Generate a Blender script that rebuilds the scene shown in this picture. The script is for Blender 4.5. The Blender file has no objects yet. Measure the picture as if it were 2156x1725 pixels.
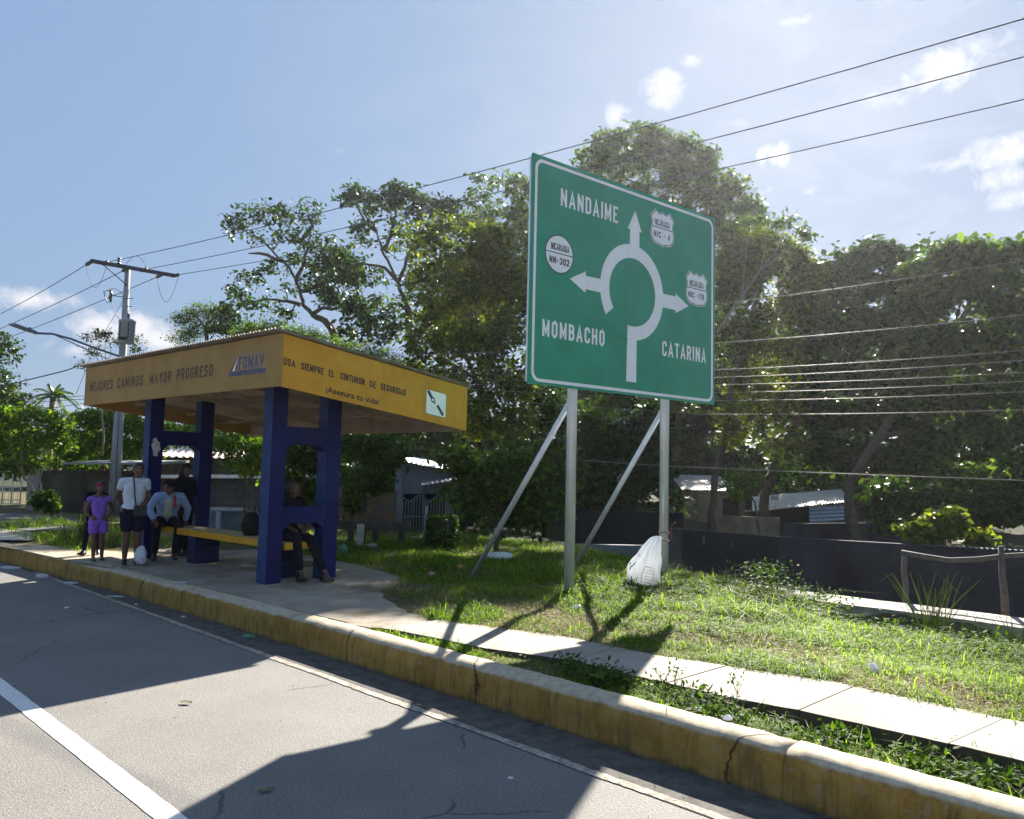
import bpy, bmesh, math, random
import numpy as np
from mathutils import Vector, Matrix
R = math.radians
scene = bpy.context.scene
col = scene.collection
# ------------------------------------------------------------------ camera
F, PITCH, ROLL, EYE = 1700.0, R(4.35), R(1.3), 1.9
_cp, _sp = math.cos(PITCH), math.sin(PITCH)
_f = np.array([0, _cp, _sp]); _u0 = np.array([0, -_sp, _cp]); _r0 = np.array([1.0, 0, 0])
_r = _r0*math.cos(ROLL) + _u0*math.sin(ROLL); _u = _u0*math.cos(ROLL) - _r0*math.sin(ROLL)
CAM = np.array([0, 0, EYE])
def ray(x, y): return _f + _r*((x-1078)/F) - _u*((y-862.5)/F)
def PZ(x, y, z=0.3):
    d = ray(x, y); return CAM + d*((z-EYE)/d[2])
def PY(x, y, Y):
    d = ray(x, y); return CAM + d*(Y/d[1])
cd = bpy.data.cameras.new('camera'); cam = bpy.data.objects.new('camera', cd); col.objects.link(cam)
M = Matrix(((_r[0], _u[0], -_f[0], 0), (_r[1], _u[1], -_f[1], 0), (_r[2], _u[2], -_f[2], EYE), (0, 0, 0, 1)))
cam.matrix_world = M
cd.sensor_fit = 'HORIZONTAL'; cd.sensor_width = 36; cd.lens = 36*F/2156.0; cd.clip_end = 4000; cd.clip_start = 0.05
scene.camera = cam
# ------------------------------------------------------------------ sun, sky, exposure
SUN_EL, SUN_AZ = R(31.7), R(19.2)
scene.view_settings.view_transform = 'Standard'; scene.view_settings.look = 'None'
scene.view_settings.gamma = 1.0; scene.view_settings.exposure = 1.93
scene.cycles.max_bounces = 7; scene.cycles.transparent_max_bounces = 8
sl = bpy.data.lights.new('sun', 'SUN'); sl.energy = 5.0; sl.angle = R(0.5); sl.color = (1.0, 0.93, 0.82)
so = bpy.data.objects.new('sun', sl); col.objects.link(so)
sdir = Vector((math.sin(SUN_AZ)*math.cos(SUN_EL), math.cos(SUN_AZ)*math.cos(SUN_EL), math.sin(SUN_EL)))
so.rotation_euler = sdir.to_track_quat('Z', 'Y').to_euler(); so.location = (0, 0, 30)
w = bpy.data.worlds.new('World'); scene.world = w; w.use_nodes = True
wt = w.node_tree; wt.nodes.clear()
def wn(t, **k):
    n = wt.nodes.new(t)
    for a, b in k.items(): setattr(n, a, b)
    return n
def wl(a, b): wt.links.new(a, b)
def wmath(op, a, b=None, c=None, clamp=False):
    n = wn('ShaderNodeMath', operation=op, use_clamp=clamp)
    for i, v in enumerate((a, b, c)):
        if v is None: continue
        if isinstance(v, (int, float)): n.inputs[i].default_value = v
        else: wl(v, n.inputs[i])
    return n.outputs[0]
sky = wn('ShaderNodeTexSky', sky_type='NISHITA', sun_disc=False, sun_elevation=SUN_EL, sun_rotation=SUN_AZ)
sky.air_density = 1.0; sky.dust_density = 0.7; sky.ozone_density = 2.4; sky.altitude = 200
tc = wn('ShaderNodeTexCoord'); dirv = tc.outputs['Generated']
def wdot(v):
    n = wn('ShaderNodeVectorMath', operation='DOT_PRODUCT'); wl(dirv, n.inputs[0]); n.inputs[1].default_value = v
    return n.outputs['Value']
sepd = wn('ShaderNodeSeparateXYZ'); wl(dirv, sepd.inputs[0])
nz = wn('ShaderNodeTexNoise'); nz.inputs['Scale'].default_value = 34; nz.inputs['Detail'].default_value = 8; nz.inputs['Roughness'].default_value = 0.62; nz.inputs['Distortion'].default_value = 0.6
wl(dirv, nz.inputs['Vector'])
# cumulus puffs: mean direction, half size
total = None
PUFFS = [(1398,190,48,44,1.1),(1375,172,26,18,.8),(1300,243,30,30,.9),(1975,150,62,46,1.15),(1630,325,40,32,.85),(1660,45,60,14,.5),(1455,128,26,16,.6),
         (2115,325,90,34,.85),(2130,375,80,30,.85),(2120,300,70,20,.7),(2135,415,70,26,.8),(1990,345,60,18,.5),(715,318,34,18,.45),(45,628,80,26,.95),(105,632,60,22,.9),
         (215,690,70,38,1.25),(290,690,66,44,1.35),(340,712,55,40,1.2),(160,738,60,22,.8),(1640,395,60,16,.35),(1700,405,40,14,.3),(2080,95,90,40,.45),(1530,260,90,18,.3),(1850,200,120,40,.3)]
for (px, py, rx, ry, amp) in PUFFS:
    d = Vector(ray(px, py)).normalized(); h = Vector((d.y, -d.x, 0)).normalized(); v = h.cross(d)
    a = wmath('MULTIPLY', wmath('SUBTRACT', wdot(h), d.dot(h)), F/rx*0.86)
    b = wmath('MULTIPLY', wmath('SUBTRACT', wdot(v), d.dot(v)), F/ry*0.86)
    q = wmath('ADD', wmath('MULTIPLY', a, a), wmath('MULTIPLY', b, b))
    e = wmath('MULTIPLY', wmath('SUBTRACT', 1.0, wmath('SQRT', q), clamp=True), amp)
    f = wmath('MULTIPLY', e, wmath('GREATER_THAN', wdot(d), 0.5))
    total = f if total is None else wmath('MAXIMUM', total, f)
cum = wmath('MULTIPLY', wmath('SUBTRACT', wmath('ADD', wmath('MULTIPLY', total, 0.8), wmath('MULTIPLY', nz.outputs['Fac'], 1.7)), 1.02), 1.5, clamp=True)
cum = wmath('MULTIPLY', cum, wmath('MULTIPLY', total, 3.0, clamp=True))
# thin wispy veil
mp = wn('ShaderNodeMapping'); mp.inputs['Scale'].default_value = (3.0, 3.0, 8.0); mp.inputs['Rotation'].default_value = (0.2, 0.25, 0.5); wl(dirv, mp.inputs['Vector'])
n2 = wn('ShaderNodeTexNoise'); n2.inputs['Scale'].default_value = 2.2; n2.inputs['Detail'].default_value = 7; n2.inputs['Roughness'].default_value = 0.55; n2.inputs['Distortion'].default_value = 0.8
wl(mp.outputs[0], n2.inputs['Vector'])
veil = wmath('MULTIPLY', wmath('SUBTRACT', n2.outputs['Fac'], 0.42), 1.1, clamp=True)
veil = wmath('MULTIPLY', veil, wmath('ADD', wmath('MULTIPLY', sepd.outputs['X'], 0.9), 0.35, clamp=True))
hz = wmath('MULTIPLY', wmath('SUBTRACT', 0.22, sepd.outputs['Z'], clamp=True), 1.2)
cl = wmath('ADD', cum, wmath('MULTIPLY', veil, 0.7), clamp=True)
cc = wn('ShaderNodeMixRGB'); wl(cl, cc.inputs[0])
# cloud colour: sky brightness lifted and whitened
bw = wn('ShaderNodeRGBToBW'); wl(sky.outputs[0], bw.inputs[0])
soft = wmath('DIVIDE', 5.7, wmath('ADD', 1.0, wmath('DIVIDE', bw.outputs[0], 0.4)))
sk = wn('ShaderNodeVectorMath', operation='SCALE'); wl(sky.outputs[0], sk.inputs[0]); wl(soft, sk.inputs['Scale'])
tint = wn('ShaderNodeMixRGB', blend_type='MULTIPLY'); tint.inputs[0].default_value = 1.0; wl(sk.outputs[0], tint.inputs[1]); tint.inputs[2].default_value = (1.0, 1.0, 1.02, 1)
gb = wmath('MULTIPLY', bw.outputs[0], soft); gx = wn('ShaderNodeCombineXYZ'); wl(wmath('MULTIPLY', gb, 0.80), gx.inputs[0]); wl(wmath('MULTIPLY', gb, 1.2), gx.inputs[1]); wl(wmath('MULTIPLY', gb, 1.85), gx.inputs[2])
gm = wn('ShaderNodeMixRGB'); gm.inputs[0].default_value = 0.6; wl(tint.outputs[0], gm.inputs[1]); wl(gx.outputs[0], gm.inputs[2]); wl(gm.outputs[0], cc.inputs[1])
lum = wmath('ADD', wmath('MULTIPLY', wmath('MULTIPLY', bw.outputs[0], soft), 0.6), 3.3)
cw = wn('ShaderNodeCombineXYZ')
wl(wmath('MULTIPLY', lum, 1.04), cw.inputs[0]); wl(wmath('MULTIPLY', lum, 1.04), cw.inputs[1]); wl(wmath('MULTIPLY', lum, 1.10), cw.inputs[2])
wl(cw.outputs[0], cc.inputs[2])
bg = wn('ShaderNodeBackground'); bg.inputs['Strength'].default_value = 0.05
wo = wn('ShaderNodeOutputWorld'); wl(cc.outputs[0], bg.inputs['Color']); wl(bg.outputs[0], wo.inputs['Surface'])
# ------------------------------------------------------------------ road aligned frame: s along the road (away, to the left), t across it (to the right)
RS = np.array([-0.70719, 0.70702, 0]); RT = np.array([0.70702, 0.70719, 0])
def W(s, t, z=0.0): p = RS*s + RT*t; return np.array([p[0], p[1], z])
def ST(p): return float(p[0]*RS[0]+p[1]*RS[1]), float(p[0]*RT[0]+p[1]*RT[1])
KS = [-40, 1.1, 3.7, 7.8, 12.6, 18.0, 26, 44, 90, 200]
KT = [4.62, 4.62, 4.62, 4.56, 4.42, 4.02, 3.35, 1.6, -6.0, -30.0]
def kerb_front(s): return float(np.interp(s, KS, KT))
# ------------------------------------------------------------------ object helpers
def tag(o, label=None, cat=None, group=None, kind=None):
    if label: o['label'] = label
    if cat: o['category'] = cat
    if group: o['group'] = group
    if kind: o['kind'] = kind
    return o
def empty(name, loc, label, cat, group=None, rz=0.0):
    o = bpy.data.objects.new(name, None); col.objects.link(o); o.location = Vector(loc); o.rotation_euler = (0, 0, rz)
    o.empty_display_size = 0.2
    return tag(o, label, cat, group)
def put(name, me, parent=None, mat=None, world=True):
    o = bpy.data.objects.new(name, me); col.objects.link(o)
    if mat is not None:
        for m in (mat if isinstance(mat, (list, tuple)) else [mat]): me.materials.append(m)
    if parent is not None:
        o.parent = parent
        if world: o.matrix_parent_inverse = pmat(parent).inverted()
    return o
def pmat(p):
    m = Matrix.LocRotScale(p.location, p.rotation_euler, p.scale)
    if p.parent: m = pmat(p.parent) @ p.matrix_parent_inverse @ m
    return m
class MB:
    def __init__(self): self.v = []; self.f = []; self.m = []; self.sm = []
    def add(self, vs, fs, m=0, smooth=False):
        o = len(self.v); self.v += [tuple(map(float, p)) for p in vs]
        for f in fs: self.f.append([i+o for i in f]); self.m.append(m); self.sm.append(smooth)
        return self
    def box(self, c, ax, ay, az, hx, hy, hz, m=0):
        c, ax, ay, az = (np.array(q, float) for q in (c, ax, ay, az))
        vs = [c + ax*hx*i + ay*hy*j + az*hz*k for i in (-1, 1) for j in (-1, 1) for k in (-1, 1)]
        return self.add(vs, [(0,1,3,2),(4,6,7,5),(0,4,5,1),(2,3,7,6),(0,2,6,4),(1,5,7,3)], m)
    def prism(self, base, vec, m=0):
        n = len(base); base = [np.array(p, float) for p in base]; vec = np.array(vec, float)
        vs = base + [p+vec for p in base]
        nrm = np.zeros(3)
        for i in range(n): nrm += np.cross(base[i]-base[0], base[(i+1) % n]-base[0])
        fl = np.dot(nrm, vec) > 0
        bot = list(range(n))[::-1] if fl else list(range(n)); top = [i+n for i in (range(n) if fl else range(n-1, -1, -1))]
        sides = [((i, (i+1) % n, (i+1) % n+n, i+n) if fl else (i, i+n, (i+1) % n+n, (i+1) % n)) for i in range(n)]
        return self.add(vs, [bot, top]+sides, m)
    def tube(self, pts, rad, n=8, m=0, smooth=True, cap=True):
        pts = [np.array(p, float) for p in pts]
        if not hasattr(rad, '__len__'): rad = [rad]*len(pts)
        vs = []; prev = None
        for i, p in enumerate(pts):
            a = pts[max(i-1, 0)]; b = pts[min(i+1, len(pts)-1)]; d = b-a; d = d/(np.linalg.norm(d)+1e-9)
            if prev is None:
                h = np.array([0, 0, 1.0]) if abs(d[2]) < 0.9 else np.array([1.0, 0, 0]); x = np.cross(d, h)
            else: x = prev - d*np.dot(prev, d)
            x = x/(np.linalg.norm(x)+1e-9); prev = x; y = np.cross(d, x)
            for k in range(n):
                t = 2*math.pi*k/n; vs.append(p+(x*math.cos(t)+y*math.sin(t))*rad[i])
        fs = []
        for i in range(len(pts)-1):
            for k in range(n):
                a = i*n+k; b = i*n+(k+1) % n; fs.append((a, b, b+n, a+n))
        if cap: fs.append(tuple(range(n))[::-1]); fs.append(tuple(range((len(pts)-1)*n, len(pts)*n)))
        return self.add(vs, fs, m, smooth)
    def lathe(self, c, prof, n=16, m=0):
        c = np.array(c, float); pts = [c+np.array([0, 0, z]) for r, z in prof]
        vs = []; fs = []
        for i, (r, z) in enumerate(prof):
            for k in range(n):
                t = 2*math.pi*k/n; vs.append(c+np.array([r*math.cos(t), r*math.sin(t), z]))
        for i in range(len(prof)-1):
            for k in range(n):
                a = i*n+k; b = i*n+(k+1) % n; fs.append((a, b, b+n, a+n))
        fs.append(tuple(range(n))[::-1]); fs.append(tuple(range((len(prof)-1)*n, len(prof)*n)))
        return self.add(vs, fs, m, True)
    def mesh(self, name='m'):
        me = bpy.data.meshes.new(name); me.from_pydata(self.v, [], self.f); me.update()
        me.polygons.foreach_set('material_index', self.m); me.polygons.foreach_set('use_smooth', self.sm)
        return me
    def build(self, name, mat, parent=None, bevel=0.0):
        o = put(name, self.mesh(name), parent, mat)
        if bevel:
            b = o.modifiers.new('b', 'BEVEL'); b.width = bevel; b.segments = 2; b.limit_method = 'ANGLE'
        return o
def np_mesh(name, verts, nper, mat_idx=None, smooth=False):
    """many separate n-gons given as (N, nper, 3)"""
    N = len(verts); me = bpy.data.meshes.new(name)
    me.vertices.add(N*nper); me.vertices.foreach_set('co', verts.reshape(-1).astype(np.float32))
    me.loops.add(N*nper); me.loops.foreach_set('vertex_index', np.arange(N*nper, dtype=np.int32))
    me.polygons.add(N); me.polygons.foreach_set('loop_start', np.arange(0, N*nper, nper, dtype=np.int32))
    if mat_idx is not None: me.polygons.foreach_set('material_index', mat_idx.astype(np.int32))
    me.update(calc_edges=True)
    return me
# ------------------------------------------------------------------ material helpers
class NT:
    def __init__(self, name):
        self.mat = bpy.data.materials.new(name); self.mat.use_nodes = True; self.t = self.mat.node_tree; self.t.nodes.clear()
        self.out = self.n('ShaderNodeOutputMaterial'); self.p = self.n('ShaderNodeBsdfPrincipled'); self.l(self.p.outputs[0], self.out.inputs[0])
        self.tc = self.n('ShaderNodeTexCoord').outputs['Object']
    def n(self, t, **k):
        x = self.t.nodes.new(t)
        for a, b in k.items(): setattr(x, a, b)
        return x
    def l(self, a, b): self.t.links.new(a, b)
    def set(self, inp, v):
        if isinstance(v, (int, float)): inp.default_value = v
        elif isinstance(v, (tuple, list)): inp.default_value = (*v[:3], 1.0) if len(inp.default_value) == 4 else v
        else: self.l(v, inp)
    def noise(self, scale, detail=5, rough=0.55, vec=None, dist=0.0, out='Fac'):
        x = self.n('ShaderNodeTexNoise'); x.inputs['Scale'].default_value = scale; x.inputs['Detail'].default_value = detail
        x.inputs['Roughness'].default_value = rough; x.inputs['Distortion'].default_value = dist; self.l(vec if vec is not None else self.tc, x.inputs['Vector'])
        return x.outputs[out]
    def map(self, scale=(1, 1, 1), rot=(0, 0, 0), loc=(0, 0, 0), vec=None):
        x = self.n('ShaderNodeMapping'); x.inputs['Scale'].default_value = scale; x.inputs['Rotation'].default_value = rot; x.inputs['Location'].default_value = loc
        self.l(vec if vec is not None else self.tc, x.inputs['Vector']); return x.outputs[0]
    def ramp(self, fac, stops, interp='LINEAR'):
        x = self.n('ShaderNodeValToRGB'); x.color_ramp.interpolation = interp; e = x.color_ramp.elements
        while len(e) < len(stops): e.new(0.5)
        for i, (p, c) in enumerate(stops):
            e[i].position = p; e[i].color = (*c, 1) if not isinstance(c, (int, float)) else (c, c, c, 1)
        self.l(fac, x.inputs[0]); return x.outputs[0]
    def mix(self, f, a, b, mode='MIX'):
        x = self.n('ShaderNodeMixRGB', blend_type=mode); self.set(x.inputs[0], f); self.set(x.inputs[1], a); self.set(x.inputs[2], b); return x.outputs[0]
    def math(self, op, a, b=None, clamp=False):
        x = self.n('ShaderNodeMath', operation=op, use_clamp=clamp); self.set(x.inputs[0], a)
        if b is not None: self.set(x.inputs[1], b)
        return x.outputs[0]
    def bump(self, h, strength=0.3, dist=0.01):
        x = self.n('ShaderNodeBump'); x.inputs['Strength'].default_value = strength; x.inputs['Distance'].default_value = dist; self.l(h, x.inputs['Height'])
        self.l(x.outputs[0], self.p.inputs['Normal']); return x
    def fin(self, color, rough=0.8, metal=0.0, spec=None):
        self.set(self.p.inputs['Base Color'], color); self.set(self.p.inputs['Roughness'], rough); self.p.inputs['Metallic'].default_value = metal
        if spec is not None: self.p.inputs['Specular IOR Level'].default_value = spec
        return self.mat
def simple(name, c, rough=0.7, metal=0.0, var=0.25, scale=6.0, bump=0.15, spec=None, dirt=None, fine=90):
    t = NT(name); a = t.noise(scale, 6, 0.6)
    dk = tuple(x*(1-var) for x in c); lt = tuple(min(1, x*(1+var)) for x in c)
    cc = t.ramp(a, [(0.3, dk), (0.7, lt)])
    if dirt: cc = t.mix(t.ramp(t.noise(scale*0.6, 7, 0.65), [(0.5, 0.0), (0.72, 1.0)]), cc, dirt)
    if bump: t.bump(t.noise(fine, 4, 0.6), bump, 0.01)
    return t.fin(cc, rough, metal, spec)
def leafmat(name, dark, mid, light, trans=0.45, rough=0.42, lightpos=0.86, lpow=1.0, spec=0.06):
    t = NT(name); g = t.n('ShaderNodeNewGeometry'); rnd = g.outputs['Random Per Island']
    big = t.noise(0.45, 3, 0.5)
    f = t.math('ADD', t.math('MULTIPLY', rnd, 0.75), t.math('MULTIPLY', t.math('SUBTRACT', big, 0.5), 0.9), clamp=True)
    c = t.ramp(f, [(0.0, dark), (0.45, mid), (lightpos, light), (1.0, tuple(min(1, x*1.25) for x in light))])
    t.fin(c, rough, 0, spec)
    tr = t.n('ShaderNodeBsdfTranslucent'); tcx = t.mix(1.0, c, (1.5*lpow, 1.7*lpow, 0.5*lpow), 'MULTIPLY'); t.l(tcx, tr.inputs[0])
    mx = t.n('ShaderNodeMixShader'); mx.inputs[0].default_value = trans; t.l(t.p.outputs[0], mx.inputs[1]); t.l(tr.outputs[0], mx.inputs[2])
    t.l(mx.outputs[0], t.out.inputs[0]); return t.mat
# ================================================================== SETTING
rng = np.random.default_rng(7); random.seed(7)
def sstep(x, a, b):
    t = np.clip((x-a)/(b-a), 0, 1); return t*t*(3-2*t)
def hgt(s, t):
    s = np.asarray(s, float); t = np.asarray(t, float); kf = np.interp(s, KS, KT)
    und = 0.02*np.sin(s*1.7+t*0.9)+0.015*np.sin(t*2.3-s*0.6)
    h = 0.286+und*sstep(t, kf+1.9, kf+3)
    strip = sstep(t, kf+.2, kf+.26)*(1-sstep(t, kf+.85, kf+.95))
    h = h - strip*0.10*(1-sstep(s, 1.5, 5.0)) - strip*0.02
    h = h - 0.42*(1-sstep(s, 3.6, 5.2))*sstep(t, 8.9, 10.1)*(1-sstep(t, 10.42, 10.5))
    h = h + 0.10*sstep(s, 4.6, 6)*(1-sstep(s, 7.5, 9.5))*sstep(t, 8.5, 9.5)*(1-sstep(t, 10.4, 11))
    edge = np.interp(s, [6, 8.5, 11, 14, 60], [11.0, 12.0, 13.5, 15, 30])
    h = h - 1.25*sstep(t, edge, edge+1.0)*(1-sstep(s, 12, 18))
    h = h + 1.2*sstep(t, 40, 140)
    h = np.where(t < kf+0.15, -0.08, h)
    return h
def grid_axis(pts):
    out = []
    for a, b, n in pts: out += list(np.linspace(a, b, n, endpoint=False))
    return np.array(out+[pts[-1][1]])
sa = grid_axis([(-900, -60, 8), (-60, -2, 12), (-2, 18, 90), (18, 45, 45), (45, 100, 14), (100, 900, 10)])
ta = grid_axis([(-900, -40, 8), (-40, 3.5, 10), (3.5, 6.0, 50), (6.0, 16, 60), (16, 45, 30), (45, 150, 14), (150, 900, 10)])
S_, T_ = np.meshgrid(sa, ta, indexing='ij'); H_ = hgt(S_, T_)
P_ = RS[None, None]*S_[..., None] + RT[None, None]*T_[..., None]; P_[..., 2] = H_
ns, nt_ = S_.shape
idx = np.arange(ns*nt_).reshape(ns, nt_)
fq = np.stack([idx[:-1, :-1], idx[:-1, 1:], idx[1:, 1:], idx[1:, :-1]], -1).reshape(-1, 4)
me = bpy.data.meshes.new('ground'); me.from_pydata(P_.reshape(-1, 3).tolist(), [], fq.tolist()); me.update()
if me.polygons[0].normal.z < 0: me.flip_normals()
me.polygons.foreach_set('use_smooth', [True]*len(me.polygons))
# soil with dry thatch and green, sandier where people walk
t = NT('soil')
big = t.noise(0.55, 6, 0.6); fine = t.noise(22, 8, 0.7); fib = t.noise(60, 3, 0.7, vec=t.map((1, 3.5, 1), (0, 0, 0.6)))
c = t.ramp(fine, [(0.3, (0.07, 0.05, 0.03)), (0.55, (0.17, 0.13, 0.08)), (0.75, (0.30, 0.25, 0.16))])
c = t.mix(t.math('MULTIPLY', t.ramp(big, [(0.40, 0.0), (0.6, 1.0)]), 0.75), c, t.ramp(fib, [(0.35, (0.03, 0.045, 0.012)), (0.65, (0.10, 0.13, 0.03))]))
c = t.mix(t.ramp(t.noise(150, 3, 0.6), [(0.62, 0.0), (0.7, 0.7)]), c, (0.34, 0.29, 0.2))
dp = t.n('ShaderNodeVectorMath', operation='DOT_PRODUCT'); t.l(t.tc, dp.inputs[0]); dp.inputs[1].default_value = (0.707, 0.707, 0)
c = t.mix(t.ramp(t.math('MULTIPLY', dp.outputs['Value'], 0.02), [(0.22, 0.0), (0.27, 0.85)]), c, (0.022, 0.03, 0.012))
t.bump(t.math('ADD', fine, fib), 0.7, 0.03)
SOIL = t.fin(c, 0.95, 0, 0.1)
ground = tag(put('ground', me, None, SOIL), kind='structure')
# ---- asphalt road
t = NT('asphalt')
g1 = t.noise(420, 3, 0.7); g2 = t.noise(75, 5, 0.75); g3 = t.noise(0.9, 6, 0.6); vor = t.n('ShaderNodeTexVoronoi'); vor.inputs['Scale'].default_value = 140; t.l(t.tc, vor.inputs['Vector'])
c = t.ramp(g1, [(0.32, (0.09, 0.086, 0.08)), (0.5, (0.205, 0.196, 0.183)), (0.7, (0.37, 0.355, 0.33))])
c = t.mix(t.ramp(g2, [(0.38, 0.85), (0.5, 0.0)]), c, (0.08, 0.075, 0.07)); c = t.mix(t.ramp(t.noise(95, 2, .5, vec=t.map(loc=(5, 3, 1))), [(0.62, 0.0), (0.70, 0.8)]), c, (0.55, 0.52, 0.46))
c = t.mix(0.85, c, t.ramp(g3, [(0.3, (0.74, 0.74, 0.75)), (0.7, (1, 1, 0.98))]), 'MULTIPLY')
st = t.noise(0.32, 5, 0.6, vec=t.map((1.0, 0.25, 1), (0, 0, R(-45))))
c = t.mix(t.ramp(st, [(0.56, 0.0), (0.68, 0.45)]), c, (0.085, 0.083, 0.085))
chip = t.n('ShaderNodeTexVoronoi'); chip.inputs['Scale'].default_value = 9; t.l(t.tc, chip.inputs['Vector'])
c = t.mix(t.math('LESS_THAN', chip.outputs['Distance'], 0.035), c, (0.02, 0.018, 0.017))
ck = t.n('ShaderNodeTexVoronoi', feature='DISTANCE_TO_EDGE'); ck.inputs['Scale'].default_value = 0.45; t.l(t.map((1, 1, 0), vec=t.mix(0.2, t.tc, t.noise(2.2, 6, 0.65, out='Color'))), ck.inputs['Vector'])
c = t.mix(t.math('MULTIPLY', t.math('LESS_THAN', ck.outputs['Distance'], 0.0035), t.ramp(t.noise(0.8, 3, .5), [(0.5, 0.0), (0.56, 0.7)])), c, (0.05, 0.047, 0.045))
c = t.mix(t.ramp(t.noise(2.6, 7, 0.7, vec=t.map(loc=(7, 2, 0))), [(0.60, 0.0), (0.72, 0.5)]), c, (0.13, 0.115, 0.10))
spk = t.noise(210, 2, 0.5, vec=t.map(loc=(1, 9, 0))); c = t.mix(t.ramp(spk, [(0.3, 0.7), (0.40, 0.0)]), c, (0.06, 0.058, 0.055))
t.bump(t.math('ADD', t.math('MULTIPLY', g2, 0.6), t.math('MULTIPLY', vor.outputs['Distance'], 0.8)), 0.45, 0.008)
ASPH = t.fin(c, 0.82, 0, 0.25)
def strip(name, s0, s1, tf0, tf1, z, mat, n=120, wob=0.0, kind='structure', cat=None):
    ss = np.linspace(s0, s1, n); v = []; f = []
    for i, s in enumerate(ss):
        a = tf0(s) if callable(tf0) else tf0; b = tf1(s) if callable(tf1) else tf1
        if wob: a += wob*(random.random()-.5); b += wob*(random.random()-.5)
        v += [tuple(W(s, a, z)), tuple(W(s, b, z))]
        if i: f.append((2*i-2, 2*i-1, 2*i+1, 2*i))
    me = bpy.data.meshes.new(name); me.from_pydata(v, [], f); me.update()
    if me.polygons[0].normal.z < 0: me.flip_normals()
    o = put(name, me, None, mat)
    return tag(o, kind=kind)
strip('road', -60, 200, -9.0, lambda s: min(4.17, kerb_front(s)+0.04), 0.0, ASPH, 300)
# ---- gutter: dusty concrete channel, its worn pale lip towards the asphalt
t = NT('gutter_concrete'); a = t.noise(7, 8, 0.7); b_ = t.noise(130, 4, 0.7)
c = t.ramp(a, [(0.3, (0.05, 0.045, 0.04)), (0.7, (0.15, 0.14, 0.125))]); c = t.mix(0.6, c, t.ramp(b_, [(0.3, (0.6, 0.6, 0.6)), (0.7, (1.2, 1.2, 1.2))]), 'MULTIPLY')
t.bump(b_, 0.5, 0.01); GUT = t.fin(c, 0.9, 0, 0.2)
strip('gutter', -30, 17.0, 4.10, lambda s: kerb_front(s)+0.05, 0.004, GUT, 200, 0.0)
t = NT('worn_lip'); a = t.noise(26, 8, 0.75); b_ = t.noise(5, 6, 0.7)
c = t.ramp(a, [(0.36, (0.10, 0.09, 0.08)), (0.5, (0.38, 0.34, 0.28)), (0.75, (0.55, 0.5, 0.42))]); c = t.mix(t.ramp(b_, [(0.4, 0.55), (0.55, 0.0)]), c, (0.13, 0.12, 0.11))
t.bump(a, 0.6, 0.01); LIP = t.fin(c, 0.9, 0, 0.2)
strip('gutter_edge', -20, 15.5, lambda s: 4.10+0.006*math.sin(s*3.1), lambda s: 4.175+0.004*math.sin(s*5+1), 0.0062, LIP, 900, 0.014)
# ---- lane line
t = NT('road_paint'); a = t.noise(85, 6, 0.75); b_ = t.noise(3.0, 5, 0.6)
c = t.ramp(a, [(0.36, (0.32, 0.31, 0.29)), (0.44, (0.70, 0.69, 0.65)), (0.8, (0.80, 0.79, 0.76))]); c = t.mix(0.5, c, t.ramp(b_, [(0.3, (0.82, 0.81, 0.79)), (0.7, (1, 1, 1))]), 'MULTIPLY')
t.bump(a, 0.35, 0.006); PAINT = t.fin(c, 0.65, 0, 0.3)
strip('lane_line', -20, 60, 1.845, 1.98, 0.004, PAINT, 700, 0.006)
# ---- kerb
t = NT('painted_kerb'); g = t.n('ShaderNodeNewGeometry'); sx = t.n('ShaderNodeSeparateXYZ'); t.l(g.outputs['Normal'], sx.inputs[0]); sp = t.n('ShaderNodeSeparateXYZ'); t.l(t.tc, sp.inputs[0])
grain = t.noise(120, 5, 0.7); mott = t.noise(5, 8, 0.68); streak = t.noise(9, 6, 0.65, vec=t.map((2.2, 2.2, 0.22)))
conc = t.ramp(t.noise(16, 8, 0.7), [(0.3, (0.30, 0.25, 0.17)), (0.55, (0.46, 0.40, 0.29)), (0.8, (0.56, 0.5, 0.4))])
conc = t.mix(t.ramp(mott, [(0.66, 0.0), (0.76, 0.6)]), conc, (0.14, 0.11, 0.07))
yel = t.ramp(mott, [(0.3, (0.20, 0.11, 0.022)), (0.5, (0.32, 0.19, 0.042)), (0.75, (0.39, 0.265, 0.09))])
yel = t.mix(t.ramp(streak, [(0.48, 0.0), (0.70, 0.85)]), yel, (0.12, 0.08, 0.03))
yel = t.mix(t.ramp(t.noise(34, 6, 0.75), [(0.6, 0.0), (0.7, 0.65)]), yel, (0.42, 0.36, 0.24))
blotch = t.noise(2.6, 5, 0.6, vec=t.map((1, 1, 1.8), loc=(3.1, 0.4, 0)))
yel = t.mix(t.ramp(blotch, [(0.70, 0.0), (0.76, 0.6)]), yel, (0.09, 0.07, 0.04))
low = t.ramp(t.math('ADD', sp.outputs['Z'], t.math('MULTIPLY', mott, 0.10)), [(0.05, 0.6), (0.09, 0.0)])
yel = t.mix(low, yel, (0.07, 0.055, 0.04))
topf = t.ramp(t.math('ADD', t.math('ADD', sp.outputs['Z'], t.math('MULTIPLY', t.math('SUBTRACT', mott, 0.5), 0.07)), t.math('MULTIPLY', sx.outputs['Z'], 0.03)), [(0.268, 0.0), (0.292, 1.0)])
yel = t.mix(t.ramp(t.noise(7, 9, 0.75, vec=t.map(loc=(2, 2, 2))), [(0.60, 0.0), (0.63, 0.85)]), yel, (0.26, 0.21, 0.145))
c = t.mix(topf, yel, conc)
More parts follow.
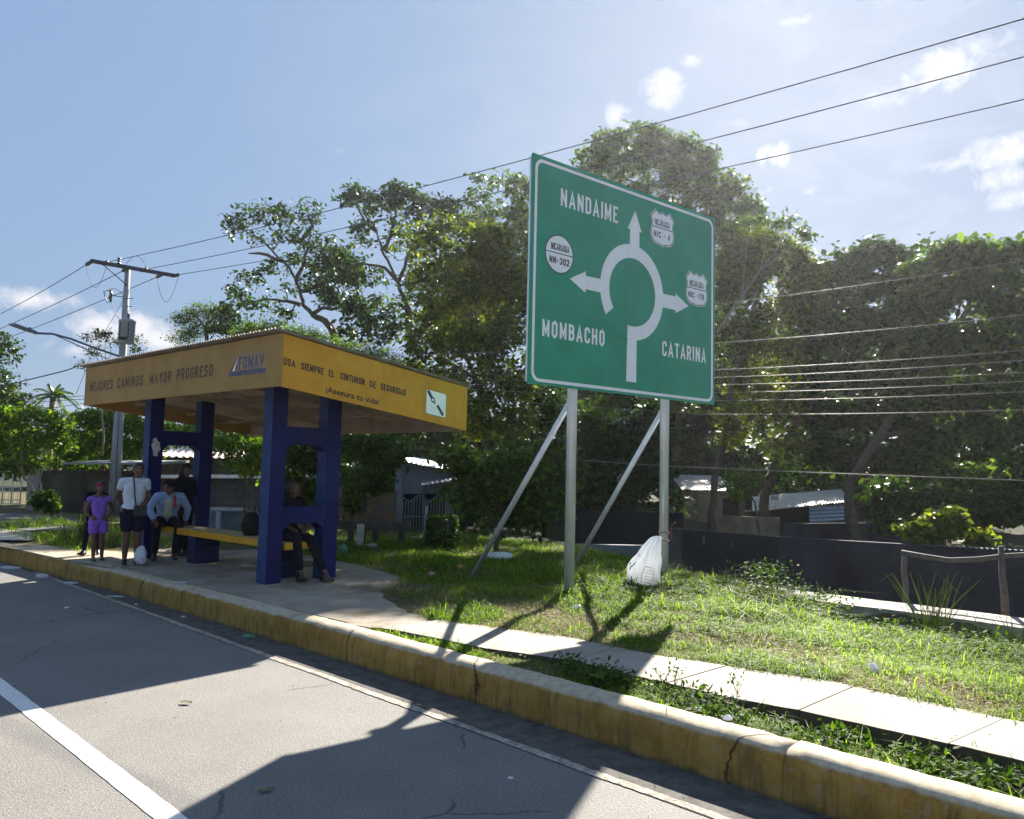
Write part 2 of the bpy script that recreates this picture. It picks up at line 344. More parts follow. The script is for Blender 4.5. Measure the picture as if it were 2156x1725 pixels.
# hairline cracks
cr = t.n('ShaderNodeTexVoronoi', feature='DISTANCE_TO_EDGE'); cr.inputs['Scale'].default_value = 0.38
wob = t.map((1, 1, 0), vec=t.mix(0.13, t.tc, t.noise(5, 4, 0.6, out='Color'))); t.l(wob, cr.inputs['Vector'])
c = t.mix(t.math('MULTIPLY', t.math('LESS_THAN', cr.outputs['Distance'], 0.0028), 0.8), c, (0.03, 0.022, 0.015))
t.bump(t.math('ADD', grain, t.math('MULTIPLY', mott, .3)), 0.3, 0.01)
KERB = t.fin(c, 0.88, 0, 0.2)
kb = MB()
joints = [-6, -3.2, -0.9]+[PZ(1656, 1640, 0.12), PZ(940, 1400, 0.2)]+[7.9, 10.4, 12.9, 15.6, 18.2, 21, 24, 27, 30, 34, 38, 42, 47]
joints = [j if isinstance(j, (int, float)) else ST(j)[0] for j in joints]
joints = sorted(joints)
prof = [(0.0, -0.02), (0.006, 0.12), (0.011, 0.20), (0.018, 0.232), (0.030, 0.256), (0.048, 0.275), (0.072, 0.289), (0.102, 0.298), (0.135, 0.302), (0.18, 0.303), (0.235, 0.298), (0.262, 0.285), (0.268, 0.05)]
rk = random.Random(3)
for i in range(len(joints)-1):
    s0, s1 = joints[i]+0.003, joints[i+1]-0.003; n = max(3, int((s1-s0)/0.12) if s0 < 14 else int((s1-s0)/0.5)); vs = []; fs = []
    off = rk.uniform(-.004, .004)
    for k in range(n+1):
        s = s0+(s1-s0)*k/n; kf = kerb_front(s)+off
        for (dt, z) in prof:
            j = (rk.random()-.5)*0.009 if s < 14 else 0
            vs.append(W(s, kf+dt+j*.6, z+j))
    m = len(prof)
    for k in range(n):
        for q in range(m-1): a = k*m+q; fs.append((a, a+1, a+1+m, a+m))
    fs.append(tuple(range(m))); fs.append(tuple(range(n*m, n*m+m))[::-1])
    kb.add(vs, fs, 0, True)
me = kb.mesh('kerb'); 
bm = bmesh.new(); bm.from_mesh(me); bmesh.ops.recalc_face_normals(bm, faces=bm.faces[:]); bm.to_mesh(me); bm.free()
tag(put('kerb', me, None, KERB), kind='structure')
# ---- pavement slabs
t = NT('pavement_concrete'); a = t.noise(3.2, 9, 0.68); b_ = t.noise(110, 4, 0.65); d_ = t.noise(0.7, 5, 0.6)
c = t.ramp(a, [(0.28, (0.23, 0.205, 0.165)), (0.5, (0.33, 0.30, 0.25)), (0.78, (0.39, 0.36, 0.305))])
c = t.mix(0.5, c, t.ramp(b_, [(0.35, (0.72, 0.72, 0.72)), (0.65, (1.08, 1.08, 1.08))]), 'MULTIPLY')
c = t.mix(t.ramp(d_, [(0.48, 0.0), (0.66, 0.6)]), c, (0.19, 0.16, 0.12)); c = t.mix(t.ramp(t.noise(11, 6, .7), [(0.60, 0.0), (0.70, 0.6)]), c, (0.15, 0.12, 0.085)); gg = t.n('ShaderNodeNewGeometry'); gz = t.n('ShaderNodeSeparateXYZ'); t.l(gg.outputs['Normal'], gz.inputs[0]); c = t.mix(t.math('LESS_THAN', gz.outputs['Z'], 0.5), c, (0.09, 0.07, 0.045)); t.bump(t.math('ADD', b_, a), 0.25, 0.01); PAV = t.fin(c, 0.85, 0, 0.25)  # soil brown on upright slab faces stands in for their shade
near_px = [(2500, 1679), (2156, 1604), (1997, 1566), (1682, 1496), (1554, 1473), (1405, 1439), (1320, 1421), (1211, 1393), (1026, 1367), (937, 1348), (828, 1327), (728, 1314)]
back_px = [(2500, 1607), (2156, 1522), (1758, 1436), (1450, 1391), (1361, 1378), (1268, 1358), (1190, 1341), (988, 1314), (868, 1296)]
nst = sorted([ST(PZ(*p)) for p in near_px]); bst = sorted([ST(PZ(*p)) for p in back_px])
nt_f = lambda s: float(np.interp(s, [p[0] for p in nst], [p[1] for p in nst])); bt_f = lambda s: float(np.interp(s, [p[0] for p in bst], [p[1] for p in bst]))
jn = [ST(PZ(*p))[0] for p in [(1997, 1566), (1682, 1496), (1405, 1439), (1211, 1393), (1026, 1367)]]
jb = [ST(PZ(*p))[0] for p in [(2109, 1517.5), (1774, 1456), (1518, 1406.5), (1293, 1364), (1120, 1333)]]
pv = MB(); js = sorted(zip(jn, jb)); js = [(js[0][0]-2.6, js[0][1]-2.6), (js[0][0]-1.3, js[0][1]-1.3)]+js+[(js[-1][0]+1.35, js[-1][1]+1.1)]
for (a0, b0), (a1, b1) in zip(js[:-1], js[1:]):
    K_ = 12; lo = []; hi = []
    for k in range(K_+1):
        q = k/K_; sn = a0+.003+(a1-a0-.006)*q; sb = b0+.003+(b1-b0-.006)*q
        lo.append(W(sn, nt_f(sn)+rk.uniform(-.006, .006), 0)); hi.append(W(sb, bt_f(sb)+rk.uniform(-.02, .02), 0))
    base = lo+hi[::-1]; base = [np.array([p[0], p[1], 0.20]) for p in base]
    pv.prism(base, (0, 0, 0.104+rk.uniform(-.004, .004)))
tag(pv.build('sidewalk', PAV, None, 0.003), kind='structure')
# ---- shelter apron (dirtier, with blown soil)
t = NT('apron_concrete'); a = t.noise(1.3, 9, 0.7); b_ = t.noise(90, 5, 0.7)
c = t.ramp(a, [(0.3, (0.20, 0.175, 0.14)), (0.55, (0.33, 0.29, 0.235)), (0.8, (0.42, 0.37, 0.3))]); c = t.mix(0.6, c, t.ramp(b_, [(0.3, (0.65, 0.65, 0.65)), (0.7, (1.1, 1.1, 1.1))]), 'MULTIPLY')
c = t.mix(t.ramp(t.noise(0.9, 8, 0.72), [(0.50, 0.0), (0.60, 0.8)]), c, (0.15, 0.115, 0.07)); t.bump(t.math('ADD', b_, a), 0.35, 0.012); APR = t.fin(c, 0.9, 0, 0.2)
s_end = js[-1][0]
ap = [(7.2, 4.86)]+[(s, kerb_front(s)+.262) for s in (8.5, 10, 11.5, 12.6, 13.6, 14.6)]
ap_px = [(330, 1158), (420, 1150), (520, 1153), (620, 1165), (700, 1178), (775, 1194), (845, 1213), (838, 1228), (800, 1240), (812, 1262), (850, 1285), (905, 1300), (880, 1325), (800, 1322), (728, 1313)]
poly = [W(s, tt, .22) for s, tt in ap]+[np.array([*PZ(*p)[:2], .22]) for p in ap_px]
pp = []
for i in range(len(poly)):
    a_, b_ = poly[i], poly[(i+1) % len(poly)]
    for q in range(4):
        p = a_+(b_-a_)*q/4
        if i > 6: p = p+np.array([rk.uniform(-.04, .04), rk.uniform(-.04, .04), 0])
        pp.append(p)
m_ = MB(); m_.prism(pp, (0, 0, .076)); o = m_.build('pavement', APR)
o.data.materials.append(APR); tag(o, kind='structure')
bm = bmesh.new(); bm.from_mesh(o.data); bmesh.ops.triangulate(bm, faces=[f for f in bm.faces if len(f.verts) > 4]); bm.to_mesh(o.data); bm.free()
# ---- concrete ledge along the verge and the side street at left
LED = simple('ledge_concrete', (0.33, 0.30, 0.25), 0.9, var=0.3, scale=9, bump=0.5, dirt=(0.10, 0.085, 0.06))
l = MB(); ss = np.linspace(-6, 8.6, 60)
for i in range(59):
    def q(s): 
        wv = 0.03*math.sin(s*2.3)+0.015*math.sin(s*7); tf = 10.46+0.04*max(0, 4-s)*0+wv; return tf, tf+0.72+0.02*math.sin(s*3)
    a0, b0 = q(ss[i]); a1, b1 = q(ss[i+1]-.002)
    l.prism([W(ss[i], a0, -1.1), W(ss[i], b0, -1.1), W(ss[i+1], b1, -1.1), W(ss[i+1], a1, -1.1)], (0, 0, 1.40))
o = l.build('concrete_ledge', LED); tag(o, 'rough low concrete retaining ledge behind the grass verge at the right', 'low wall')
bm = bmesh.new(); bm.from_mesh(o.data); bmesh.ops.remove_doubles(bm, verts=bm.verts[:], dist=0.004); bm.to_mesh(o.data); bm.free()
LANE2 = simple('side_asphalt', (0.10, 0.10, 0.10), 0.9, var=0.3, scale=3, bump=0.4, dirt=(0.2, 0.17, 0.13))
PATH = simple('side_concrete', (0.42, 0.38, 0.31), 0.9, var=0.2, scale=2, bump=0.3)
def sheet(name, px, z, mat, zc=0.3):
    v = [np.array([*PZ(x, y, zc)[:2], z]) for x, y in px]; me = bpy.data.meshes.new(name); me.from_pydata([tuple(p) for p in v], [], [tuple(range(len(v)))]); me.update()
    if me.polygons[0].normal.z < 0: me.flip_normals()
    return tag(put(name, me, None, mat), kind='structure')
sheet('side_street', [(-420, 1112), (120, 1118), (165, 1108), (175, 1098), (150, 1090), (40, 1082), (-500, 1075)], 0.306, LANE2)
sheet('side_path', [(-400, 1135), (60, 1139), (88, 1133), (60, 1121), (-10, 1113), (-420, 1108)], 0.312, PATH)
sheet('dirt_patch', [(-10, 1148), (60, 1162), (160, 1184), (235, 1197), (290, 1190), (300, 1165), (200, 1158), (110, 1150), (50, 1146)], 0.302, simple('sand', (0.36, 0.30, 0.22), 0.95, var=0.35, scale=14, bump=0.6, dirt=(0.12, 0.09, 0.05)))
# ================================================================== VERGE GRASS
GR = leafmat('grass_blades', (0.025, 0.05, 0.006), (0.11, 0.19, 0.014), (0.29, 0.38, 0.035), trans=0.5, rough=0.6, lightpos=0.8, spec=0.12)
DRY = leafmat('dry_grass', (0.14, 0.11, 0.05), (0.30, 0.25, 0.13), (0.48, 0.42, 0.25), trans=0.3, rough=0.7, lpow=0.6, spec=0.1)
from mathutils import noise as mnoise
def vis(P, mx=750, my=300):
    d = P-CAM; w_ = d@_f; x = 1078+F*(d@_r)/w_; y = 862.5-F*(d@_u)/w_
    return (w_ > 0.3) & (x > -mx) & (x < 2156+mx) & (y > -my) & (y < 1725+my)
BARE = [(1180, 1300, .55, .35), (1120, 1285, .35, .3), (1640, 1365, .8, .42), (1720, 1400, .4, .25), (1480, 1350, .5, .25), (880, 1275, .7, .5), (1310, 1330, .4, .22), (1985, 1450, .45, .25), (1560, 1310, .4, .2), (850, 1235, .5, .4), (2060, 1480, .3, .2), (1420, 1290, .35, .2)]
def blades(name, zones, label_kind='stuff'):
    Vs = []; Ms = []
    for (s0, s1, t0, t1, dens, hmean, cond) in zones:
        n = int((s1-s0)*(t1-t0)*dens); s = rng.uniform(s0, s1, n); tt = rng.uniform(t0, t1, n)
        k = cond(s, tt); s, tt = s[k], tt[k]; z = hgt(s, tt)
        P = RS[None]*s[:, None]+RT[None]*tt[:, None]; P[:, 2] = z
        v = vis(P); P, s, tt = P[v], s[v], tt[v]; dist = np.linalg.norm(P-CAM, axis=1)
        keep = rng.random(len(P)) < np.clip((7.0/dist)**1.25, 0.12, 1); P, s, tt, dist = P[keep], s[keep], tt[keep], dist[keep]
        # patchiness
        a = np.sin(s*2.1+np.sin(tt*1.7)*1.3)*np.sin(tt*2.6+np.cos(s*1.3)*1.1)
        b = np.sin(s*5.3+2*np.sin(tt*3.1))*np.sin(tt*6.1+1.4*np.cos(s*4.3)); pn = 0.5+0.35*a+0.25*b+rng.normal(0, .08, len(s))
        dryness = 0.5+0.5*np.sin(s*0.9+0.8)*np.sin(tt*1.15-0.6+np.sin(s*.7)); dryzone = sstep(6.9-tt, -1.6, .4)*sstep(s, 1, 3)*(s < 9)*(tt > 5.6)
        dry = rng.random(len(s)) < np.clip(0.12+0.75*dryzone*(dryness > 0.42)+0.3*(pn < .35), 0, .85)
        bare = np.zeros(len(s))
        for (bx, by, rs_, rt2) in BARE: bs_, bt_ = ST(PZ(bx, by)); q_ = ((s-bs_)/rs_)**2+((tt-bt_)/rt2)**2; bare = np.maximum(bare, np.clip(1.35-q_+.35*np.sin(s*13)*np.sin(tt*15), 0, 1))
        dry |= rng.random(len(s)) < bare*.8
        keep = rng.random(len(s)) < np.clip(pn*1.5+.15, .25, 1)*(1-.72*bare); P, s, tt, dist, dry, pn = P[keep], s[keep], tt[keep], dist[keep], dry[keep], pn[keep]
        n = len(P); hh = hmean*rng.lognormal(-.1, .38, n)*np.clip(.45+pn*1.0, .4, 1.5)*np.where(dry, .6, 1); wd = 0.0026*np.clip(dist/6.5, 1, 2.2)*rng.uniform(.7, 1.6, n)
        az = rng.uniform(0, 2*np.pi, n); lean = rng.uniform(.4, 2.0, n)*np.where(dry, 1.5, 1); D = np.stack([np.cos(az), np.sin(az), np.zeros(n)], 1)
        az2 = az+np.pi/2+rng.uniform(-.6, .6, n); X = np.stack([np.cos(az2), np.sin(az2), np.zeros(n)], 1)*wd[:, None]; up = np.array([0, 0, 1.0])
        mid = P+D*(hh*lean*.35)[:, None]+up*(hh*np.clip(.68-.14*lean,.3,.6))[:, None]; tip = P+D*(hh*lean)[:, None]+up*(hh*np.clip(1.05-.42*lean, .15, 1))[:, None]; P[:, 2] -= .01
        q1 = np.stack([P-X, P+X, mid+X*.8, mid-X*.8], 1); q2 = np.stack([mid-X*.8, mid+X*.8, tip+X*.12, tip-X*.12], 1)
        quad = np.stack([q1, q2], 1).reshape(-1, 4, 3)
        Vs.append(quad); Ms.append(np.repeat(dry.astype(int), 2))
    V = np.concatenate(Vs); me = np_mesh(name, V, 4, np.concatenate(Ms))
    return me
side_c = lambda s, t: np.interp(s, [p[0] for p in nst], [p[1] for p in nst])
side_b = lambda s, t: np.interp(s, [p[0] for p in bst], [p[1] for p in bst])
from_apron = [ST(p) for p in poly]
def inpoly(s, t, pts):
    r = np.zeros(len(s), bool); n = len(pts)
    for i in range(n):
        (x0, y0), (x1, y1) = pts[i], pts[(i+1) % n]
        c_ = ((y0 > t) != (y1 > t)) & (s < (x1-x0)*(t-y0)/(y1-y0+1e-12)+x0); r ^= c_
    return r
smax = bst[-1][0]
c_verge = lambda s, t: (t > np.where(s < smax+.4, side_b(s, t)+rng.uniform(-.07, .05, len(s)), 0)) & ~inpoly(s, t, from_apron) & (t < np.where(s < 8.6, 10.44, 99)) & ((s < smax+.2) | (t > 6.0+(s-smax)*.3))
c_strip = lambda s, t: (t > np.interp(s, KS, KT)+.275) & (t < side_c(s, t)+.03*np.sin(s*9)+rng.uniform(-.03, .06, len(s)))
c_left = lambda s, t: (np.sin(s*1.3)*np.sin(t*1.9)+.35 > 0)
zones = [(-3.2, 8.6, 5.4, 10.46, 8500, .075, c_verge), (8.6, 15.5, 5.8, 13.6, 3000, .085, c_verge), (4.2, 8.6, 8.2, 10.44, 3000, .17, lambda s, t: c_verge(s, t) & (np.sin(s*3+t)*np.sin(t*3.3-s) > -.2)),
         (-3.2, 7.0, 4.8, 5.6, 6000, .055, c_strip), (-.6, 3.4, 4.8, 5.6, 1500, .10, c_strip), (15.5, 24, 4.8, 9.6, 1600, .15, lambda s, t: c_left(s, t) & (t < 8.5)), (13, 24, 7.6, 14, 900, .12, lambda s, t: ~inpoly(s, t, from_apron) & (t > 7.6) & (t < 12.5) & (s < 17.5))]
gme = blades('verge_grass', zones)
o = put('verge_grass', gme, None, [GR, DRY]); tag(o, 'patchy green and straw coloured grass covering the roadside verge', 'grass', kind='stuff')
# low broad-leaved weeds in the trench beside the kerb and by the ledge
WEED = leafmat('weed_leaves', (0.018, 0.04, 0.008), (0.045, 0.09, 0.016), (0.12, 0.18, 0.035), trans=0.3, rough=0.65, spec=0.08)
def leaf_quads(C, size, dirs=None, droop=0.3, ratio=.42, r=rng, flat=.5):
    """rhombic leaves folded on no crease; C (N,3), size (N,)"""
    n = len(C); az = r.uniform(0, 2*np.pi, n); el = r.normal(-droop, .5, n)
    L = np.stack([np.cos(az)*np.cos(el), np.sin(az)*np.cos(el), np.sin(el)], 1)
    U = r.normal(0, flat, (n, 3)); U[:, 2] += 1; S = np.cross(L, U); S /= np.linalg.norm(S, axis=1)[:, None]+1e-9
    a = C; m1 = C+L*(size*.45)[:, None]+S*(size*ratio*.5)[:, None]; m2 = C+L*(size*.45)[:, None]-S*(size*ratio*.5)[:, None]; e = C+L*size[:, None]
    return np.stack([a, m1, e, m2], 1)
def weeds(spots, name, label, cat, group=None, kind='stuff', hmul=1.0):
    Q = []
    for (s, tt, n, rad, h) in spots:
        z = float(hgt(np.array([s]), np.array([tt]))[0])
        c = W(s, tt, z)+np.stack([rng.normal(0, rad, n), rng.normal(0, rad, n), rng.uniform(.01, h, n)], 1)
        Q.append(leaf_quads(c, rng.uniform(.03, .075, n), droop=-.2))
    me = np_mesh(name, np.concatenate(Q), 4); o = put(name, me, None, WEED); return tag(o, label, cat, group, kind)
sp_ = [(rng.uniform(-2.4, 4.6), None, int(rng.integers(25, 70)), .06, .12) for _ in range(110)]
sp_ = [(s, float(rng.uniform(kerb_front(s)+.36, max(kerb_front(s)+.42, nt_f(s)-.05))), n, r_, h) for (s, _, n, r_, h) in sp_]
weeds(sp_, 'trench_weeds', 'leafy dark weeds growing in the sunken strip between kerb and footpath', 'weeds')
sp_ = [(rng.uniform(-2, 4.8), float(rng.uniform(8.8, 9.9)), int(rng.integers(50, 110)), .14, .16) for _ in range(34)]+[(rng.uniform(4.0, 5.6), float(rng.uniform(9.5, 10.4)), 120, .16, .42) for _ in range(14)]
weeds(sp_, 'ledge_weeds', 'tangled leafy weeds growing in the hollow in front of the concrete ledge', 'weeds')
# tall grass tufts (countable)
TALL = leafmat('tall_grass', (0.09, 0.11, 0.03), (0.2, 0.24, 0.07), (0.38, 0.38, 0.16), trans=0.4, rough=0.5)
def tuft(px, py, n, h, label, group, spread=.22, z=0.1):
    p = PZ(px, py, z); s, tt = ST(p); p[2] = float(hgt(np.array([s]), np.array([tt]))[0]); m = MB()
    for i in range(n):
        a = random.uniform(0, 6.28); lean = random.uniform(.03, .55); hh = h*random.uniform(.45, 1.0); b = p+np.array([random.gauss(0, .06), random.gauss(0, .06), -.02])
        d = np.array([math.cos(a), math.sin(a), 0]); pts = [b+d*hh*lean*(q**1.6)+np.array([0, 0, hh*q*(1-.12*lean*q)]) for q in (0, .35, .7, 1)]
        if random.random() < .22: pts.append(pts[-1]+d*hh*.16-np.array([0, 0, hh*.12]))
        rad = [.0062, .0054, .004, .0024, .001][:len(pts)]; m.tube(pts, rad, 3, 0, False, False)
    o = m.build('grass_tuft', TALL); return tag(o, label, 'grass tuft', group)
for (x, y, n, h, lb) in [(1960, 1352, 60, 1.0, 'tallest dry grass tuft, in front of the ledge under the wooden rail'), (2085, 1365, 34, .6, 'thin dry grass tuft beside the ledge, second from the right edge'),
                         (2140, 1392, 50, .50, 'dense grass tuft at the right edge beside the ledge'), (2015, 1362, 16, .6, 'sparse bent grass tuft between the tallest one and the right edge')]:
    tuft(x, y, n, h, lb, 'tall grass tufts')
tuft(170, 1140, 60, .75, 'dry grass tuft behind the child in purple, left of the pole', 'tall grass tufts', z=.3)
tuft(232, 1150, 60, .62, 'green grass tuft between the child and the woman in white', 'tall grass tufts', z=.3)
tuft(135, 1140, 30, .5, 'small grass tuft by the side path left of the child', 'tall grass tufts', z=.3)
# three little sprigs by the footpath
def sprig(px, py, h, label, z=.3):
    p = PZ(px, py, z); m = MB(); C = []
    for i in range(4):
        a = random.uniform(0, 6.28); e = p+np.array([math.cos(a)*h*.6, math.sin(a)*h*.6, h*random.uniform(.7, 1)]); pts = [p, (p+e)/2+np.array([0, 0, h*.1]), e]
        m.tube(pts, [.003, .002, .001], 4)
        for q in np.linspace(.4, 1, 6): C.append(p+(e-p)*q+np.array([random.gauss(0, .012), random.gauss(0, .012), .02]))
    root = empty('weed_sprig', p, label, 'weed', 'sprigs beside the footpath'); m.build('stem', TALL, root)
    C = np.array(C); put('leaves', np_mesh('leaves', leaf_quads(C, rng.uniform(.02, .04, len(C)), droop=-.2, ratio=.6), 4), root, WEED)
sprig(1396, 1440, .16, 'thin leafy sprig on the footpath edge below the sign shadow')
sprig(1421, 1444, .14, 'thin leafy sprig just right of another on the footpath edge')
sprig(1553, 1462, .13, 'small dark sprig at the footpath edge where the trench begins')
# ================================================================== LETTERING
def rpath(pts, closed, rset, r):
    n = len(pts); out = []
    for i, p in enumerate(pts):
        p = np.array(p, float)
        if (not closed and i in (0, n-1)) or (rset is not None and i not in rset): out.append(p); continue
        a = np.array(pts[i-1], float); b = np.array(pts[(i+1) % n], float); da = a-p; db = b-p; la = np.linalg.norm(da); lb = np.linalg.norm(db)
        q = min(r, la*.5, lb*.5); pa = p+da/la*q; pb = p+db/lb*q
        for k in range(7): u = k/6; out.append((1-u)**2*pa+2*u*(1-u)*(p*.86+.14*(pa+pb)/2)+u*u*pb)
    return out
ALL = None
GL = {  # strokes: (points, closed, corners that are rounded)
'N': (1.06, [([(0,0),(0,1)],0,()),([(0,1),(1,0)],0,()),([(1,0),(1,1)],0,())]), 'A': (1.12, [([(-.02,0),(.5,1),(1.02,0)],0,()),([(.2,.27),(.8,.27)],0,())]),
'D': (1, [([(0,0),(0,1),(1,1),(1,0)],1,(2,3))]), 'I': (0.0, [([(0,0),(0,1)],0,())]), 'M': (1.3, [([(0,0),(0,1)],0,()),([(0,1),(.5,.2),(1,1)],0,()),([(1,1),(1,0)],0,())]),
'E': (.85, [([(1,1),(0,1),(0,0),(1,0)],0,()),([(0,.52),(.85,.52)],0,())]), 'F': (.85, [([(1,1),(0,1),(0,0)],0,()),([(0,.52),(.85,.52)],0,())]),
'O': (1, [([(0,0),(0,1),(1,1),(1,0)],1,(0,1,2,3))]), '0': (1, [([(0,0),(0,1),(1,1),(1,0)],1,(0,1,2,3))]),
'B': (1, [([(0,.53),(0,1),(.94,1),(.94,.53)],1,(2,3)),([(0,0),(0,.53),(1,.53),(1,0)],1,(2,3))]), 'C': (1, [([(1,.70),(1,1),(0,1),(0,0),(1,0),(1,.3)],0,(1,2,3,4))]),
'G': (1, [([(1,.72),(1,1),(0,1),(0,0),(1,0),(1,.46),(.52,.46)],0,(1,2,3,4))]), 'H': (1, [([(0,0),(0,1)],0,()),([(1,0),(1,1)],0,()),([(0,.52),(1,.52)],0,())]),
'T': (.95, [([(0,1),(1,1)],0,()),([(.5,1),(.5,0)],0,())]), 'R': (1, [([(0,0),(0,1),(1,1),(1,.48),(0,.48)],0,(2,3)),([(.5,.48),(1,0)],0,())]),
'P': (1, [([(0,0),(0,1),(1,1),(1,.46),(0,.46)],0,(2,3))]), 'U': (1, [([(0,1),(0,0),(1,0),(1,1)],0,(1,2))]), 'L': (.8, [([(0,1),(0,0),(1,0)],0,())]),
'J': (.85, [([(1,1),(1,0),(0,0),(0,.3)],0,(1,2))]), 'Y': (1.1, [([(0,1),(.5,.45),(1,1)],0,()),([(.5,.45),(.5,0)],0,())]), 'V': (1.1, [([(0,1),(.5,0),(1,1)],0,())]),
'S': (1, [([(1,.76),(1,1),(0,1),(0,.53),(1,.53),(1,0),(0,0),(0,.24)],0,(1,2,3,4,5,6))]), '3': (1, [([(0,.78),(0,1),(1,1),(1,.53),(.4,.53)],0,(1,2,3)),([(.4,.53),(1,.53),(1,0),(0,0),(0,.22)],0,(1,2,3))]),
'2': (1, [([(0,.74),(0,1),(1,1),(1,.6),(0,0),(1,0)],0,(1,2,3))]), '4': (1.05, [([(.74,0),(.74,1),(0,.28),(1.05,.28)],0,())]), '1': (.45, [([(-.2,.78),(.8,1),(.8,0)],0,())]),
'-': (.7, [([(0,.46),(1,.46)],0,())]), '.': (0.0, [([(0,-.01),(0,.05)],0,())]), ',': (0.0, [([(.1,.06),(-.1,-.16)],0,())]), ' ': (.6, [])}
def lettering(mb, txt, o, xd, yd, nd, width, h, sw, gap=None, base=0.0012, wid=.38, cut=None, seed=0):
    """stroke lettering: o = lower left corner, xd / yd / nd unit vectors; letters stand proud along nd"""
    rr = random.Random(seed); o, xd, yd, nd = (np.array(q, float) for q in (o, xd, yd, nd)); gap = gap if gap else h*.17
    cw = [GL[ch][0]*wid*h+(sw if ch != ' ' else 0) for ch in txt]; tot = sum(cw)+gap*(len(txt)-1); kx = width/tot; x = 0; k = 0
    for ch, c_ in zip(txt, cw):
        ww = GL[ch][0]*wid*h
        for (pts, closed, rs) in GL[ch][1]:
            sc = max(ww, 1e-4) if GL[ch][0] > 0 else sw
            P = [((x+sw/2+p[0]*sc)*kx, sw/2+p[1]*(h-sw)) for p in pts]
            # straight stroke ends reach the cap line and the base line
            if not closed:
                for e, nb in ((0, 1), (-1, -2)):
                    d = np.array(P[e])-np.array(P[nb]); 
                    if pts[e][1] in (0, 1) and abs(pts[e][0]-pts[nb][0]) < 1.1: P[e] = tuple(np.array(P[e])+d/np.linalg.norm(d)*sw/2)
            Q = rpath(P, closed, rs, .36*h*wid/.38*kx*1.1); n = len(Q); L_ = []; R_ = []
            for i in range(n):
                p = Q[i]; a = Q[i-1] if (closed or i > 0) else None; b = Q[(i+1) % n] if (closed or i < n-1) else None
                t1 = (p-a)/(np.linalg.norm(p-a)+1e-9) if a is not None else None; t2 = (b-p)/(np.linalg.norm(b-p)+1e-9) if b is not None else None
                if t1 is None: t1 = t2
                if t2 is None: t2 = t1
                n1 = np.array([-t1[1], t1[0]]); n2 = np.array([-t2[1], t2[0]]); m = n1+n2; m /= np.linalg.norm(m)+1e-9; ln = sw/2/max(.42, np.dot(m, n1))
                L_.append(p+m*ln); R_.append(p-m*ln)
            hh = base+0.00025*(k % 6); k += 1
            vs = [o+xd*q[0]+yd*q[1]+nd*hh for q in L_]+[o+xd*q[0]+yd*q[1]+nd*hh for q in R_]; fs = []
            for i in range(n if closed else n-1):
                j = (i+1) % n
                if cut and rr.random() < cut: continue
                fs.append((i, i+n, j+n, j))
            mb.add(vs, fs)
        x += c_+gap
    return mb
def flat(mb, pts, o, xd, yd, nd, h):
    mb.add([o+xd*p[0]+yd*p[1]+nd*h for p in pts], [tuple(range(len(pts)))])
# ================================================================== ROAD SIGN
BL = np.array([.192, 10.06, 3.0]); BR = np.array([3.16, 12.56, 3.0]); sw_ = np.linalg.norm(BR-BL); SX = (BR-BL)/sw_; SZ = np.array([0, 0, 1.0]); SN = np.array([SX[1], -SX[0], 0]); SH = 2.975
t = NT('sign_green'); a = t.noise(2.2, 6, 0.6); ln = t.noise(7, 4, 0.6, vec=t.map((1, 1, 14)))
c = t.ramp(a, [(0.3, (0.006, 0.27, 0.15)), (0.7, (0.012, 0.35, 0.20))]); c = t.mix(t.ramp(ln, [(0.55, 0.0), (0.75, 0.22)]), c, (0.04, 0.42, 0.28)); c = t.mix(t.ramp(t.noise(55, 3, .6), [(0.7, 0.0), (0.78, 0.4)]), c, (0.01, 0.09, 0.055))
c = t.mix(t.ramp(t.noise(9, 6, .65, vec=t.map((1, 1, .12))), [(0.55, 0.0), (0.75, 0.28)]), c, (0.07, 0.33, 0.24)); t.bump(t.noise(5, 3, .5, vec=t.map((1, 1, 9))), 0.12, 0.01); GREEN = t.fin(c, 0.42, 0, 0.5)
WHITE = simple('sign_white', (0.93, 0.95, 0.98), 0.45, var=0.06, scale=8, bump=0.1); SBLACK = simple('sign_black', (0.025, 0.03, 0.05), 0.5, var=0.2, bump=0)
t = NT('galvanised'); a = t.noise(9, 6, .6, vec=t.map((1, 1, .4))); c = t.ramp(a, [(0.3, (0.62, 0.64, 0.66)), (0.7, (0.78, 0.80, 0.82))]); c = t.mix(t.ramp(t.noise(70, 4, .6), [(0.62, 0), (0.75, .5)]), c, (0.2, 0.2, 0.2)); t.bump(t.noise(60, 3, .6), .15, .005)
GALV = t.fin(c, 0.33, 0.3)
sroot = empty('road_sign', (BL+BR)/2*np.array([1, 1, 0])+np.array([0, 0, .3]), 'big green direction sign with white roundabout diagram on two grey poles', 'road sign')
def sp(x, y, n=0.0): return BL+SX*x+SZ*y+SN*n
pm = MB()
cr_ = []
def rrect(x0, y0, x1, y1, r, n=6):
    o_ = []
    for (cx, cy, a0) in ((x1-r, y0+r, -90), (x1-r, y1-r, 0), (x0+r, y1-r, 90), (x0+r, y0+r, 180)):
        for k in range(n+1): a = R(a0+90*k/n); o_.append((cx+r*math.cos(a), cy+r*math.sin(a)))
    return o_
pm.prism([sp(*p, -.004) for p in rrect(0, 0, sw_, SH, .012, 2)], -SN*.018)
pm.build('panel', GREEN, sroot)
fr = MB()       # folded stiffening frame behind the plate
for y in (.12, 1.0, 1.95, SH-.12): fr.box(sp(sw_/2, y, -.045), SX, SN, SZ, sw_/2-.05, .02, .025)
for x in (.03, sw_-.03): fr.box(sp(x, SH/2, -.045), SX, SN, SZ, .02, .02, SH/2-.03)
fr.build('back_frame', GALV, sroot)
